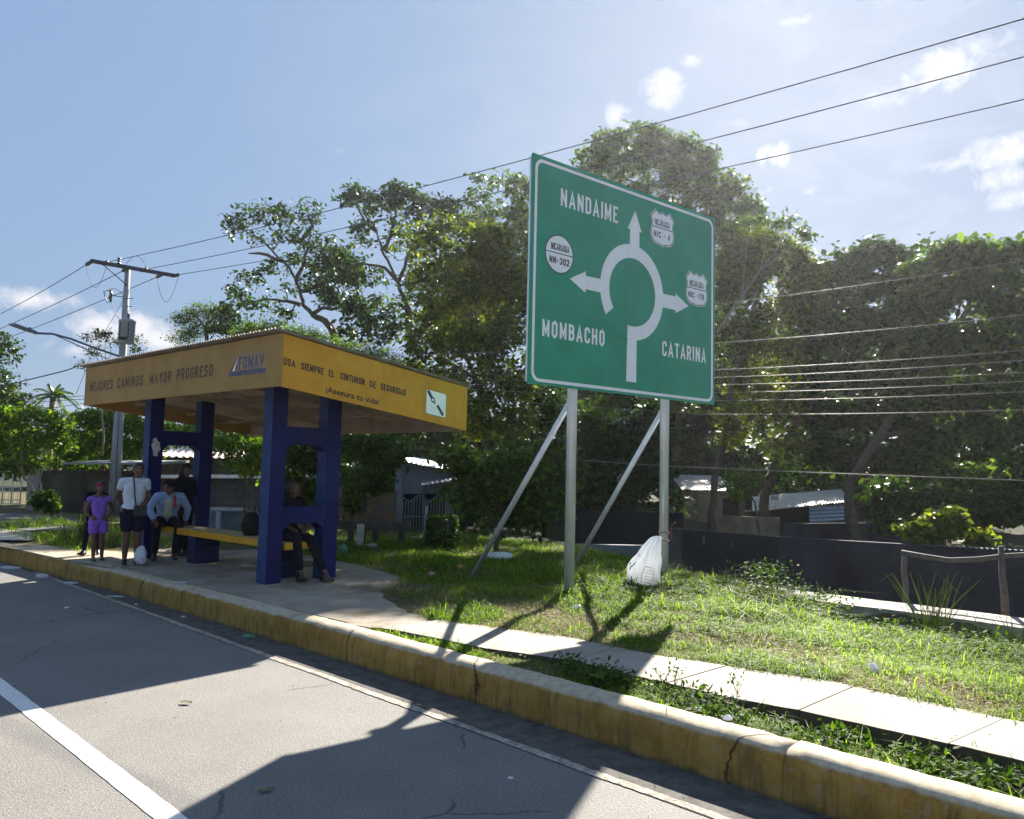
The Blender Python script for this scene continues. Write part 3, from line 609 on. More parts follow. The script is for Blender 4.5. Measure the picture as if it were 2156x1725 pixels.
b = MB(); oo = rrect(.05, .035, sw_-.05, SH-.05, .13); ii = rrect(.092, .077, sw_-.092, SH-.092, .095); n_ = len(oo)
b.add([sp(*p, .0) for p in oo]+[sp(*p, .0) for p in ii], [(i, (i+1) % n_, (i+1) % n_+n_, i+n_) for i in range(n_)]); b.build('border', WHITE, sroot)
m = MB(); m.box(sp(1.62, .785, .0004), SX, SZ, SN, .24, .004, .0004); m.box(sp(1.78, 1.45, .0004), SX, SZ, SN, .003, .42, .0004); m.build('panel_seam', simple('seam_green', (0.004, 0.17, 0.10), .5, bump=0), sroot)
# roundabout diagram
d = MB(); cx, cy = 1.945, 1.47; ro, ri = .688, .50; xs = .975
a0, a1 = -100, 215; N_ = 72; vs = []; fs = []
for k in range(N_+1):
    a = R(-102+(a1+102)*k/N_); ox_ = max(1.84, cx+ro*xs*math.cos(a)) if k < N_/4 else cx+ro*xs*math.cos(a); vs += [sp(ox_, cy+ro*math.sin(a)), sp(cx+ri*xs*math.cos(a), cy+(ri-.01)*math.sin(a))]
    if k: fs.append((2*k-2, 2*k, 2*k+1, 2*k-1))
d.add(vs, fs)
ga = R(-84); gx0 = cx+ro*xs*math.cos(ga); gi = cx+ri*xs*math.cos(ga)
# tapered tail of the ring
ta = R(a1); d.add([sp(cx+ro*xs*math.cos(ta), cy+ro*math.sin(ta)), sp(1.375, 1.09), sp(cx+ri*xs*math.cos(ta), cy+(ri-.01)*math.sin(ta))], [(0, 1, 2)])
d.add([sp(1.84, .975, .0006), sp(1.823, .186, .0006), sp(2.035, .186, .0006), sp(2.038, .80, .0006)], [(0, 1, 2, 3)])
d.add([sp(1.866, 2.08, .0006), sp(2.074, 2.08, .0006), sp(2.074, 2.372, .0006), sp(1.871, 2.372, .0006)], [(0, 1, 2, 3)]); d.add([sp(1.817, 2.3719, .0009), sp(2.122, 2.3719, .0009), sp(1.974, 2.66, .0009)], [(0, 1, 2)])
d.add([sp(.99, 1.358, .0006), sp(1.30, 1.362, .0006), sp(1.30, 1.548, .0006), sp(.99, 1.54, .0006)], [(0, 1, 2, 3)]); d.add([sp(.695, 1.452, .0009), sp(.992, 1.308, .0009), sp(.992, 1.602, .0009)], [(0, 1, 2)])
d.add([sp(2.59, 1.352, .0006), sp(2.905, 1.352, .0006), sp(2.905, 1.562, .0006), sp(2.59, 1.556, .0006)], [(0, 1, 2, 3)]); d.add([sp(3.212, 1.46, .0009), sp(2.9, 1.606, .0009), sp(2.9, 1.308, .0009)], [(0, 1, 2)])
d.build('roundabout_arrow', WHITE, sroot)
for (tx, x0, y0, x1, y1) in (('NANDAIME', .505, 2.395, 1.615, 2.63), ('MOMBACHO', .222, .628, 1.378, .846), ('CATARINA', 2.60, .632, 3.655, .856)):
    m = MB(); lettering(m, tx, sp(x0, y0, -.001), SX, SZ, SN, x1-x0, y1-y0, .036, wid=.30, gap=.033); m.build('lettering', WHITE, sroot)
# round shield
m = MB(); ang = [2*math.pi*k/40 for k in range(40)]
flat(m, [(.5+.258*math.cos(a), 1.74+.258*math.sin(a)) for a in ang], BL, SX, SZ, SN, .0010); rsh = m.build('round_shield', SBLACK, sroot)
m = MB(); flat(m, [(.5+.243*math.cos(a), 1.74+.243*math.sin(a)) for a in ang], BL, SX, SZ, SN, .0016); m.build('shield_face', WHITE, rsh)
m = MB(); m.box(sp(.5, 1.749, .0022), SX, SZ, SN, .242, .006, .0004)
lettering(m, 'NICARAGUA', sp(.350, 1.785, .0012), SX, SZ, SN, .325, .09, .0125, wid=.40, gap=.014); lettering(m, 'NN-302', sp(.325, 1.605, .0012), SX, SZ, SN, .35, .09, .018, wid=.5, gap=.022); m.build('lettering', SBLACK, rsh)
def shield(ox, oy, txt, tx0, tx1):
    W_, Hh = .26, .26
    half = [(0, .245), (.045, .222), (.10, .220), (.148, .255), (.165, .258), (.262, .160), (.245, .118), (.232, .08), (.235, .03), (.252, -.03), (.262, -.09), (.245, -.16), (.195, -.215), (.135, -.238), (.07, -.240), (.03, -.247), (0, -.262)]
    out = half+[(-x, y) for x, y in half[-2:0:-1]]
    def poly_(s_, h): return [sp(ox+x*s_, oy+y*s_, h) for x, y in out]
    m = MB(); m.add(poly_(1.04, .001), [tuple(range(len(out)))]); sh = m.build('route_shield', WHITE, sroot)
    m = MB(); m.add(poly_(1.0, .0016), [tuple(range(len(out)))]); m.build('shield_rim', SBLACK, sh)
    m = MB(); m.add(poly_(.95, .0022), [tuple(range(len(out)))]); m.build('shield_face', WHITE, sh)
    m = MB(); m.box(sp(ox, oy+.005, .0028), SX, SZ, SN, .228, .006, .0004)
    lettering(m, 'NICARAGUA', sp(ox-.175, oy+.03, .0018), SX, SZ, SN, .345, .095, .011, wid=.42, gap=.016); lettering(m, txt, sp(ox+tx0, oy-.145, .0018), SX, SZ, SN, tx1-tx0, .09, .016, wid=.45, gap=.022); m.build('lettering', SBLACK, sh)
shield(2.585, 2.523, 'NIC - 4', -.20, .175); shield(3.412, 1.752, 'NIC -11B', -.203, .18)
for k, (px, py) in enumerate(((1203, 1257), (1398, 1238))):
    xx = .905 if k == 0 else 2.83
    base = BL+SX*xx-SN*.13; base[2] = .18
    m = MB(); m.tube([base, base+np.array([0, 0, 2.8+SH-.2])], .068, 20); m.build('pole', GALV, sroot)
    top = base.copy(); top[2] = (2.84 if k == 0 else 2.85); foot = top-SN*(2.15 if k == 0 else 1.95); foot[2] = .22
    m = MB(); m.tube([top-SN*.04, foot], .039, 14); m.build('brace', GALV, sroot)
    for zc_ in (2.92, 5.3): m = MB(); m.box(base+np.array([0, 0, zc_]), SX, SN, SZ, .10, .085, .03); m.build('clamp', GALV, sroot)
    if k == 1: POLE_R = base
    else: POLE_L = base
# ================================================================== BUS SHELTER
SA = np.array([-.737, .676, 0]); SA /= np.linalg.norm(SA); SB = np.array([SA[1], -SA[0], 0]); KO = PZ(558, 1231, .3)
def sh(u, v, z): p = KO+SA*u+SB*v; return np.array([p[0], p[1], z])
UZ = np.array([0, 0, 1.0])
def painted(name, base, dk, lt, chips, sc=4.0):
    t = NT(name); a = t.noise(sc, 8, 0.65); s_ = t.noise(5, 6, .65, vec=t.map((2, 2, .25))); c = t.ramp(a, [(0.3, dk), (0.5, base), (0.75, lt)])
    c = t.mix(t.ramp(s_, [(0.55, 0.0), (0.75, 0.5)]), c, dk); c = t.mix(t.ramp(t.noise(28, 6, .7), [(0.66, 0.0), (0.72, 0.8)]), c, chips); t.bump(t.noise(40, 6, .7), .4, .01); return t.fin(c, .7, 0, .3)
BLUE = painted('blue_paint', (0.004, 0.006, 0.095), (0.003, 0.004, 0.05), (0.006, 0.02, 0.13), (0.01, 0.06, 0.20), 3.0)
BLUEL = painted('sky_lit_blue', (0.012, 0.045, 0.15), (0.008, 0.02, 0.09), (0.02, 0.075, 0.20), (0.03, 0.11, 0.24), 5.0)  # sky light on the road-facing column faces, put into a lighter colour
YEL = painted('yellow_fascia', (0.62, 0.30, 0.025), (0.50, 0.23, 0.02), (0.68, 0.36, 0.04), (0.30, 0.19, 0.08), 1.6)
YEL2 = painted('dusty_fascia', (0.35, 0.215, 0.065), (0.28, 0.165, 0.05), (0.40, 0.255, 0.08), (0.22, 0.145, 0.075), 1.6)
BENCHM = painted('bench_yellow', (0.60, 0.30, 0.012), (0.46, 0.21, 0.012), (0.66, 0.36, 0.03), (0.35, 0.2, 0.06), 4)
BTOP = simple('bench_top', (0.42, 0.33, 0.16), .7, var=.3, scale=6, bump=.3)
INN = simple('beige_boards', (0.36, 0.27, 0.19), .85, var=.18, scale=2.5, bump=.2, dirt=(0.22, 0.16, 0.11))
t = NT('corrugated_zinc'); a = t.noise(6, 6, .6); c = t.ramp(a, [(0.35, (0.30, 0.29, 0.27)), (0.65, (0.42, 0.40, 0.37))]); c = t.mix(t.ramp(t.noise(2.5, 7, .65), [(.5, 0), (.66, .8)]), c, (0.24, 0.12, 0.055)); ZINC = t.fin(c, .45, .35)
INK = simple('painted_ink', (0.03, 0.025, 0.03), .8, var=.3, bump=0); INK2 = simple('faded_ink', (0.10, 0.07, 0.045), .85, var=.4, scale=30, bump=0)
shr = empty('bus_shelter', sh(1.9, .55, .3), 'blue and yellow concrete bus shelter with slogans painted along its fascia', 'bus shelter')
zt = lambda v: 3.0-.118*(v+.35)
for k, u0 in enumerate((-.0, 3.84)):
    for v0 in (0.0, .90):
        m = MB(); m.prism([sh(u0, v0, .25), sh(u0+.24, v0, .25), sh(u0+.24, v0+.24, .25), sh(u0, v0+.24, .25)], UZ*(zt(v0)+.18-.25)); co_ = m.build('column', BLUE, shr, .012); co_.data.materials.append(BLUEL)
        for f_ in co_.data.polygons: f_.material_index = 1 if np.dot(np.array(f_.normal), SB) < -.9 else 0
    for (z0, z1, dn) in ((2.21, 2.45, .10), (1.10, 1.33, .09)):   # beams with haunched corners
        m = MB(); pr = [(.242, z1), (.898, z1), (.898, z0-dn), (.80, z0), (.34, z0), (.242, z0-dn)]; m.prism([sh(u0+.012, v, z) for v, z in pr], SA*.216); m.build('beam', BLUE, shr, .008)
# fascia boards
U0, U1, V0, V1 = -.70, 5.87, -.35, 3.02
ft = lambda v: 3.605-.118*(v-V0); fb = lambda v: 2.915-.118*(v-V0)
def board(pts, vec, mat, name='fascia'): m = MB(); m.prism(pts, vec); return m.build(name, mat, shr, .004)
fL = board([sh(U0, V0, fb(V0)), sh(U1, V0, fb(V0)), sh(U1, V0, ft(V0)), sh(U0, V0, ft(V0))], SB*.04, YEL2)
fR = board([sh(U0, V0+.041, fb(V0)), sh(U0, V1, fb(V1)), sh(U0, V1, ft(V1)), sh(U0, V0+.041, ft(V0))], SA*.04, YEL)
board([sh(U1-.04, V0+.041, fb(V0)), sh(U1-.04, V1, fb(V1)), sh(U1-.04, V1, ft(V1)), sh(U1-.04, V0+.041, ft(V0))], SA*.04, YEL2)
board([sh(U0+.041, V1-.04, fb(V1)), sh(U1-.041, V1-.04, fb(V1)), sh(U1-.041, V1-.04, ft(V1)), sh(U0+.041, V1-.04, ft(V1))], SB*.04, INN)
# corrugated roof overhanging the fascia a little
m = MB(); nu = 230; us = np.linspace(U0-.05, U1+.11, nu); vs = []; fs = []
for u in us:
    z = .016*math.cos(2*math.pi*u/.076*1.0)
    for v in (V0-.10, V1+.06): vs.append(sh(u, v, ft(v)+.035+z))
for i in range(nu-1): fs.append((2*i, 2*i+1, 2*i+3, 2*i+2))
nv = len(vs); vs += [p-UZ*.004 for p in vs]; fs += [tuple(q+nv for q in f[::-1]) for f in fs]
m.add(vs, fs, 0, False); m.build('roof_sheet', ZINC, shr)
# beige soffit, purlins and struts under the roof
m = MB(); m.prism([sh(U0+.041, V0+.041, fb(V0)+.30), sh(U1-.041, V0+.041, fb(V0)+.30), sh(U1-.041, V1-.041, fb(V1)+.30), sh(U0+.041, V1-.041, fb(V1)+.30)], UZ*.02); m.build('soffit', INN, shr)
for v in (.55, 1.55, 2.45):
    m = MB(); m.prism([sh(U0+.05, v, fb(v)+.16), sh(U1-.05, v, fb(v)+.16), sh(U1-.05, v, fb(v)+.295), sh(U0+.05, v, fb(v)+.295)], SB*.07); m.build('purlin', INN, shr)
m = MB(); m.prism([sh(U0+.045, V1-.10, fb(V1)-.012), sh(U1-.045, V1-.10, fb(V1)-.012), sh(U1-.045, V1-.10, fb(V1)+.05), sh(U0+.045, V1-.10, fb(V1)+.05)], SB*.055); m.build('ledger', INN, shr)
for u in (-.25, .55, 1.6, 2.7, 4.6):
    m = MB(); m.prism([sh(u, .0, fb(0)+.10), sh(u, V1-.11, fb(V1)+.10), sh(u, V1-.11, fb(V1)+.16), sh(u, .0, fb(0)+.16)], SA*.04); m.build('rafter', INN, shr)
for ur in (.12, 3.96): m = MB(); m.tube([sh(ur, 1.14, 2.62), sh(ur-.57, 2.2, fb(2.2)+.15)], .012, 6); m.build('tie_rod', ZINC, shr)
# lettering
m = MB(); u_at = lambda u: sh(u, V0, 0)
o_ = lambda u, z: sh(u, V0-.001, z)
XL, NL = -SA, -SB
for (tx, ua, ub, z, sd) in (('MEJORES', 5.62, 4.60, 3.15, 1), ('CAMINOS,', 4.40, 3.30, 3.15, 2), ('MAYOR', 3.13, 2.37, 3.15, 3), ('PROGRESO', 2.19, 1.06, 3.155, 4), ('...', 1.01, .86, 3.155, 5)):
    lettering(m, tx, o_(ua, z), XL, UZ, NL, ua-ub, .175, .032, gap=.034, cut=.02, seed=sd)
m.build('lettering', INK2, fL)
# faded road-fund emblem
GREYB = simple('faded_blue', (0.10, 0.105, 0.16), .8, var=.35, scale=14, bump=0); GREYP = simple('faded_panel', (0.33, 0.235, 0.12), .8, var=.2, scale=10, bump=0)
m = MB(); flat(m, [(-.42, 3.175), (.345, 3.175), (.345, 3.405), (-.36, 3.405)], KO*np.array([1, 1, 0])+SB*V0, XL, UZ, NL, .0015); em = m.build('emblem', GREYP, fL)
m = MB(); flat(m, [(-.60, 3.115), (.37, 3.115), (.37, 3.183), (-.60, 3.183)], KO*np.array([1, 1, 0])+SB*V0, XL, UZ, NL, .0022); lettering(m, 'FOMAV', sh(.34, V0-.0015, 3.20), XL, UZ, NL, .66, .175, .036, gap=.03, cut=.02, seed=9); m.build('lettering', GREYB, em)
m = MB(); flat(m, [(-.56, 3.19), (-.36, 3.39), (-.40, 3.19)], KO*np.array([1, 1, 0])+SB*V0, XL, UZ, NL, .003); m.build('emblem_swoosh', simple('dark_red', (0.14, 0.035, 0.02), .8, bump=0), em)
m = MB(); flat(m, [(-.505, 3.19), (-.36, 3.375), (-.445, 3.18)], KO*np.array([1, 1, 0])+SB*V0, XL, UZ, NL, .0038); m.build('emblem_stripe', WHITE, em)
XR = np.array([*(SB*1.0)[:2], -.118]); XR /= np.linalg.norm(XR); NR = -SA
m = MB()
for (tx, va, vb, z) in (('USA', -.30, -.125, 3.20), ('SIEMPRE', -.035, .32, 3.168), ('EL', .40, .485, 3.118), ('CINTURON', .59, 1.0, 3.098), ('DE', 1.09, 1.20, 3.038), ('SEGURIDAD', 1.285, 1.755, 3.018)):
    lettering(m, tx, sh(U0-.001, va, z), XR, UZ, NR, vb-va, .094, .0165, wid=.40, gap=.016)
m.build('lettering', INK, fR)
cu = bpy.data.curves.new('slogan', 'FONT'); cu.body = '\u00a1Asegura tu vida!'; cu.size = .118; cu.offset = .0022; to = bpy.data.objects.new('slogan', cu); col.objects.link(to)
bpy.context.view_layer.update(); tme = bpy.data.meshes.new_from_object(to.evaluated_get(bpy.context.evaluated_depsgraph_get())); bpy.data.objects.remove(to)
tv = np.array([v.co for v in tme.vertices]); wdt = tv[:, 0].max()-tv[:, 0].min(); P3 = sh(U0-.0022, .36, 2.902)[None]+XR[None]*((tv[:, 0]-tv[:, 0].min())*.915/wdt)[:, None]+UZ[None]*tv[:, 1][:, None]
for i, v in enumerate(tme.vertices): v.co = P3[i]
put('lettering', tme, fR, INK)
# seat belt plate
def fr_(v, z): return sh(U0, v, z)
m = MB(); q = rrect(0, 0, .42, .375, .035); oR = sh(U0, 2.15, 2.735)
m.add([oR+XR*x+UZ*y+NR*.0015 for x, y in q], [tuple(range(len(q)))]); pl = m.build('pictogram_plate', SBLACK, fR)
m = MB(); m.add([oR+XR*(.006+x*.972)+UZ*(.006+y*.968)+NR*.0026 for x, y in q], [tuple(range(len(q)))]); m.build('plate_face', WHITE, pl)
m = MB()
def bar(x0, y0, x1, y1, w_, h): 
    a = np.array([x0, y0]); b = np.array([x1, y1]); dd = (b-a)/np.linalg.norm(b-a); nn = np.array([-dd[1], dd[0]])*w_/2; m.add([oR+XR*p[0]+UZ*p[1]+NR*h for p in (a+nn, a-nn, b-nn, b+nn)], [(0, 1, 2, 3)])
bar(.035, .355, .115, .262, .055, .0032); bar(.235, .165, .36, .035, .05, .0032)
n_ = 20; ccx, ccy = .142, .232; vs = []; 
for k in range(n_):
    a = 2*math.pi*k/n_; vs.append(oR+XR*(ccx+.043*math.cos(a))+UZ*(ccy+.043*math.sin(a))+NR*.0036)
for k in range(n_):
    a = 2*math.pi*k/n_; vs.append(oR+XR*(ccx+.022*math.cos(a))+UZ*(ccy+.022*math.sin(a))+NR*.0036)
m.add(vs, [(k, (k+1) % n_, (k+1) % n_+n_, k+n_) for k in range(n_)]); bar(.165, .205, .187, .182, .024, .0039)
m.build('belt_pictogram', SBLACK, pl)
# bench (fixed to the shelter) and its rough piers
m = MB(); m.prism([sh(.02, .29, .735), sh(3.80, .29, .735), sh(3.80, .80, .735), sh(.02, .80, .735)], UZ*.10); bo = m.build('bench_slab', BENCHM, shr, .01)
m = MB(); m.prism([sh(.045, .315, .8355), sh(3.78, .315, .8355), sh(3.78, .785, .8355), sh(.045, .785, .8355)], UZ*.002); m.build('seat_top', BTOP, bo)
DBL = painted('dark_blue_block', (0.012, 0.016, 0.07), (0.01, 0.01, 0.03), (0.02, 0.03, 0.11), (0.06, 0.06, 0.07), 6)
for (ua, ub) in ((.42, .66), (2.70, 2.98)):
    m = MB(); rr = random.Random(int(ua*100))
    for k in range(5):
        z0 = .27+k*.094; j = rr.uniform(-.015, .015); m.prism([sh(ua+j, .34+j, z0), sh(ub+j, .34+j, z0), sh(ub+j, .76+j, z0), sh(ua+j, .76+j, z0)], UZ*.088)
    m.prism([sh(ua+.02, .36, .26), sh(ub-.02, .36, .26), sh(ub-.02, .74, .26), sh(ua+.02, .74, .26)], UZ*.474); m.build('bench_pier', DBL, shr, .01)
# pale peeled poster remains on the left frame
m = MB(); rr = random.Random(4); pts = []
for k in range(22):
    a = 2*math.pi*k/22; r_ = .6+.4*rr.random(); pts.append((.118+.10*r_*math.cos(a), 2.17+.17*r_*math.sin(a)))
m.add([sh(3.8385-.002, p[0], p[1]) for p in pts], [tuple(range(22))]); m.build('poster_remains', simple('peeled_paper', (0.55, 0.55, 0.52), .9, var=.5, scale=25, bump=.1), shr)
# ================================================================== TREES
BARK = simple('bark', (0.10, 0.075, 0.052), .95, var=.4, scale=8, bump=.9, fine=25, dirt=(0.05, 0.04, 0.03)); BARKP = simple('pale_bark', (0.26, 0.21, 0.15), .9, var=.35, scale=8, bump=.7, fine=25)
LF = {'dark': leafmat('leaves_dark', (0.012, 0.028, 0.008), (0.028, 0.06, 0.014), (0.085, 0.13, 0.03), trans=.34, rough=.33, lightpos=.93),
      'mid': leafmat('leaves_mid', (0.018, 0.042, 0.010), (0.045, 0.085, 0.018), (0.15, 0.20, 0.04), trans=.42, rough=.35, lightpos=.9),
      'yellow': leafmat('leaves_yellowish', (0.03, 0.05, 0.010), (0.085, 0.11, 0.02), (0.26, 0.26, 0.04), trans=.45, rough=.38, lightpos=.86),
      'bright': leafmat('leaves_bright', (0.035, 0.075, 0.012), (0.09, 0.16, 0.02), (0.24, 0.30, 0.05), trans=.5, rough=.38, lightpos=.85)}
def tree(name, label, cat, Y, blobs, trunk, kind='mid', leaf=.13, dens=1.0, limbs=(), r0=.16, group='trees behind the verge', seed=1, bark=None, ratio=.42, droop=.35, thick=1.0, hollow=.45, twig=True, clus=.26):
    """blobs: (x, y, rx, ry, weight) in photograph units at depth Y; trunk: list of (x, y); limbs: lists of (x, y)"""
    ff = 1.0
    if group == 'trees behind the verge' and Y > 17: ff = 1.8 if seed in (3, 5, 9) else (1.3 if seed == 7 else 1.42)
    Y *= ff; leaf *= ff; clus *= ff; r0 *= ff*.6
    r = np.random.default_rng(seed); rr = random.Random(seed); k = Y/F
    skel = []; mb = MB()
    def P3(x, y, dy=0): return PY(x, y, Y+dy)
    def limb(pts, ra, rb, dys=None):
        q = []
        for i, (x, y) in enumerate(pts):
            q.append(P3(x, y, (dys[i] if dys else 0)))
        # smooth polyline with slight wander
        out = [q[0]]
        for a, b in zip(q[:-1], q[1:]):
            L = np.linalg.norm(b-a)
            for u in (.33, .66): out.append(a+(b-a)*u+np.array([rr.gauss(0, 1) for _ in range(3)])*L*.035)
            out.append(b)
        n = len(out); rad = [ra+(rb-ra)*(i/(n-1)) for i in range(n)]; mb.tube(out, rad, 7, 0, True); 
        for p, ra_ in zip(out, rad): skel.append((p, ra_))
        return out
    limb(trunk, r0, r0*.62)
    for i, lm in enumerate(limbs):
        d = rr.uniform(-1, 1)*k*30; limb(lm, r0*.5, r0*.13, [d*j/(len(lm)-1) for j in range(len(lm))])
    SP = np.array([p for p, _ in skel]); SR = np.array([q for _, q in skel]); C = []; 
    for (x, y, rx, ry, wgt) in blobs:
        rd = (rx+ry)/2*k*thick; c = P3(x, y, rr.uniform(-.35, .35)*rd*1.2); vx, vy = rx*k, ry*k
        # a limb reaches into the blob from the nearest skeleton point
        nn = int(np.argmin(np.linalg.norm(SP-c, axis=1)+SR*-1.0)); a = SP[nn]; mid = (a+c)/2+np.array([rr.gauss(0, .08), rr.gauss(0, .08), rr.gauss(0, .05)])*np.linalg.norm(c-a)
        ra = min(SR[nn]*.6, .012+.02*rd*2); mb.tube([a, mid, c], [ra, ra*.75, ra*.45], 5, 0, True)
        SP = np.concatenate([SP, [mid, c]]); SR = np.concatenate([SR, [ra*.7, ra*.45]])
        nt = max(5, int((32 if wgt < .9 else 64)*wgt*dens*max(.3, (vx*vy)/ff**2/.5)**.72))
        u = r.normal(size=(nt, 3)); u /= np.linalg.norm(u, axis=1)[:, None]; rad = r.uniform(hollow, 1.04, nt)**.8
        E_ = c[None]+np.stack([u[:, 0]*vx, u[:, 1]*rd, u[:, 2]*vy], 1)*rad[:, None]
        for e in E_:
            if twig and rr.random() < .6:
                s_ = c+(e-c)*rr.uniform(0, .3); m_ = (s_+e)/2+r.normal(0, .07, 3)*np.linalg.norm(e-s_); mb.tube([s_, m_, e], [ra*.3+.004, ra*.16+.003, .003], 3, 0, True, False)
            nl = int(r.integers(16, 34)); cs = clus*rr.uniform(.6, 1.3); 
            t_ = r.uniform(.78, 1.05, nl)[:, None]; C.append(c+(e-c)*t_+r.normal(0, cs*.45, (nl, 3))*np.array([1, 1, .62]))
    C = np.concatenate(C); root = empty(name, P3(*trunk[0]), label, cat, group); root.empty_display_size = 1
    mb.build('trunk', bark or BARK, root)
    Q = leaf_quads(C, leaf*np.clip(r.lognormal(-.08, .34, len(C)), .4, 1.9), droop=droop, ratio=ratio*1.25, r=r, flat=.8)
    put('crown', np_mesh('crown', Q, 4), root, LF[kind]); return root
z4 = lambda *p: [(447+.3296*u, 237+.3296*v) for u, v in p]
# T1 airy tree left of centre
tree('shade_tree', 'airy tree with dark spreading limbs above the shelter roof, leftmost of the tall ones', 'tree', 21,
     [(520, 462, 42, 30, .8), (487, 478, 22, 26, .7), (562, 445, 40, 24, .8), (612, 450, 40, 28, .8), (655, 452, 26, 32, .8), (600, 492, 36, 28, .55), (650, 505, 40, 34, .7), (560, 505, 36, 24, .4),
      (628, 550, 34, 30, .7), (575, 570, 34, 26, .6), (532, 583, 34, 24, .7), (502, 618, 38, 26, .8), (478, 655, 34, 20, .8), (545, 640, 44, 22, .6), (520, 690, 50, 22, .8), (600, 610, 30, 24, .4), (600, 665, 50, 20, .5), (470, 690, 30, 24, .8),
      (700, 535, 44, 36, 1), (668, 585, 38, 32, .9), (735, 585, 34, 36, .9), (690, 620, 40, 26, .9)],
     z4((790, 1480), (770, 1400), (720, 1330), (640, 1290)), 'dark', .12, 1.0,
     [z4((640, 1290), (580, 1230), (560, 1140), (530, 1060), (450, 950), (350, 850), (200, 750)), z4((640, 1290), (700, 1250), (790, 1250), (880, 1200), (960, 1120)), z4((560, 1230), (480, 1205), (380, 1195), (240, 1215)),
      z4((535, 1070), (590, 960), (620, 810), (640, 640)), z4((560, 1140), (680, 1120), (760, 1060)), z4((450, 950), (300, 900), (230, 900))], r0=.20, seed=3)
# T2
tree('shade_tree', 'tall tree with forked grey limbs, second from the left above the shelter', 'tree', 20,
     [(757, 405, 34, 22, .8), (733, 420, 24, 28, .7), (800, 425, 44, 26, .9), (850, 405, 36, 24, .9), (893, 430, 40, 28, .9), (940, 437, 32, 22, .9), (780, 465, 36, 26, .5), (840, 470, 40, 30, .7), (900, 480, 42, 30, .8), (755, 495, 34, 26, .7),
      (815, 520, 28, 24, .4), (880, 530, 34, 30, .7), (730, 560, 44, 32, 1), (785, 580, 34, 30, .7), (745, 640, 40, 30, .9), (800, 640, 34, 30, .8), (870, 590, 34, 34, .8), (800, 690, 50, 34, 1), (860, 650, 34, 40, .8), (740, 690, 40, 26, .8)],
     z4((1290, 1500), (1260, 1300), (1235, 1200)), 'dark', .12, 1.0,
     [z4((1235, 1200), (1195, 1130), (1185, 1080), (1090, 900), (1050, 760), (960, 640)), z4((1190, 1080), (1240, 940), (1280, 860), (1235, 680)), z4((1185, 1080), (1100, 990), (960, 960), (850, 980)), z4((1090, 880), (1140, 790), (1160, 700), (1190, 560)),
      z4((1050, 760), (980, 700), (900, 560))], r0=.18, seed=5)
# T3 dense yellowish tree
tree('leafy_tree', 'dense tree with yellowish leaves between the shelter and the road sign', 'tree', 17.5,
     [(935, 490, 54, 44, 1), (1010, 500, 50, 36, .9), (870, 500, 40, 34, .8), (985, 545, 60, 44, 1.1), (1055, 520, 55, 50, 1), (910, 570, 46, 44, 1), (965, 620, 60, 50, 1.1), (1040, 600, 60, 54, 1.1), (905, 650, 44, 44, 1), (1100, 600, 40, 60, 1), (900, 720, 56, 50, 1.1), (970, 710, 60, 54, 1.1), (1050, 700, 64, 60, 1.1),
      (870, 790, 50, 40, .9), (940, 800, 56, 50, 1), (1020, 800, 64, 60, 1.1), (1090, 800, 40, 60, 1), (1000, 880, 70, 50, 1), (1080, 890, 60, 50, 1)],
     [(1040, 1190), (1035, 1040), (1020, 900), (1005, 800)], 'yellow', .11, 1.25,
     [[(1005, 800), (960, 680), (930, 560), (925, 500)], [(1010, 820), (1060, 700), (1070, 560)], [(1005, 800), (940, 760), (880, 740)]], r0=.15, seed=7, thick=1.1)
tree('leafy_tree', 'open crowned tree whose thin twigs stand against the sky left of the sign', 'tree', 22,
     [(1005, 392, 40, 26, .6), (1060, 380, 44, 26, .8), (1100, 400, 34, 34, .9), (985, 425, 34, 22, .6), (1040, 430, 50, 34, .6), (1095, 455, 44, 34, .9), (1005, 470, 50, 34, .9), (1065, 500, 60, 40, 1), (1130, 520, 50, 60, 1)],
     [(1060, 720), (1060, 600), (1055, 520)], 'mid', .13, .9, [[(1055, 520), (1030, 450), (1000, 400)], [(1055, 520), (1075, 450), (1085, 390)]], r0=.12, seed=9)
# low dense greenery in front of the small house
tree('broadleaf_shrub', 'low broad leafed shrub tree hanging in front of the grey house porch', 'tree', 15.0,
     [(955, 960, 46, 36, .9), (1010, 985, 56, 40, 1.1), (980, 1040, 44, 44, 1), (1050, 1040, 56, 46, 1.1), (1020, 1095, 40, 30, .8), (1100, 990, 56, 50, 1.1), (1110, 1080, 50, 50, 1.1), (1160, 1030, 46, 56, 1), (1170, 960, 56, 46, 1)],
     [(1046, 1180), (1050, 1110), (1060, 1030)], 'mid', .12, 1.3, [], r0=.09, seed=11, ratio=.5, group='trees behind the verge')
tree('dark_tree', 'dark dense tree filling the space between the two sign poles', 'tree', 18.5,
     [(1230, 900, 70, 60, 1), (1300, 930, 70, 60, 1), (1370, 900, 60, 60, 1), (1250, 990, 70, 60, 1.1), (1330, 1010, 60, 50, 1.1), (1210, 1060, 50, 50, 1), (1290, 1080, 60, 46, 1), (1370, 990, 50, 50, 1), (1400, 1060, 40, 40, .8), (1150, 860, 60, 50, 1), (1240, 1140, 50, 34, .8), (1340, 1130, 44, 34, .8)],
     [(1290, 1190), (1290, 1080), (1285, 950)], 'dark', .13, 1.35, [], r0=.14, seed=13)
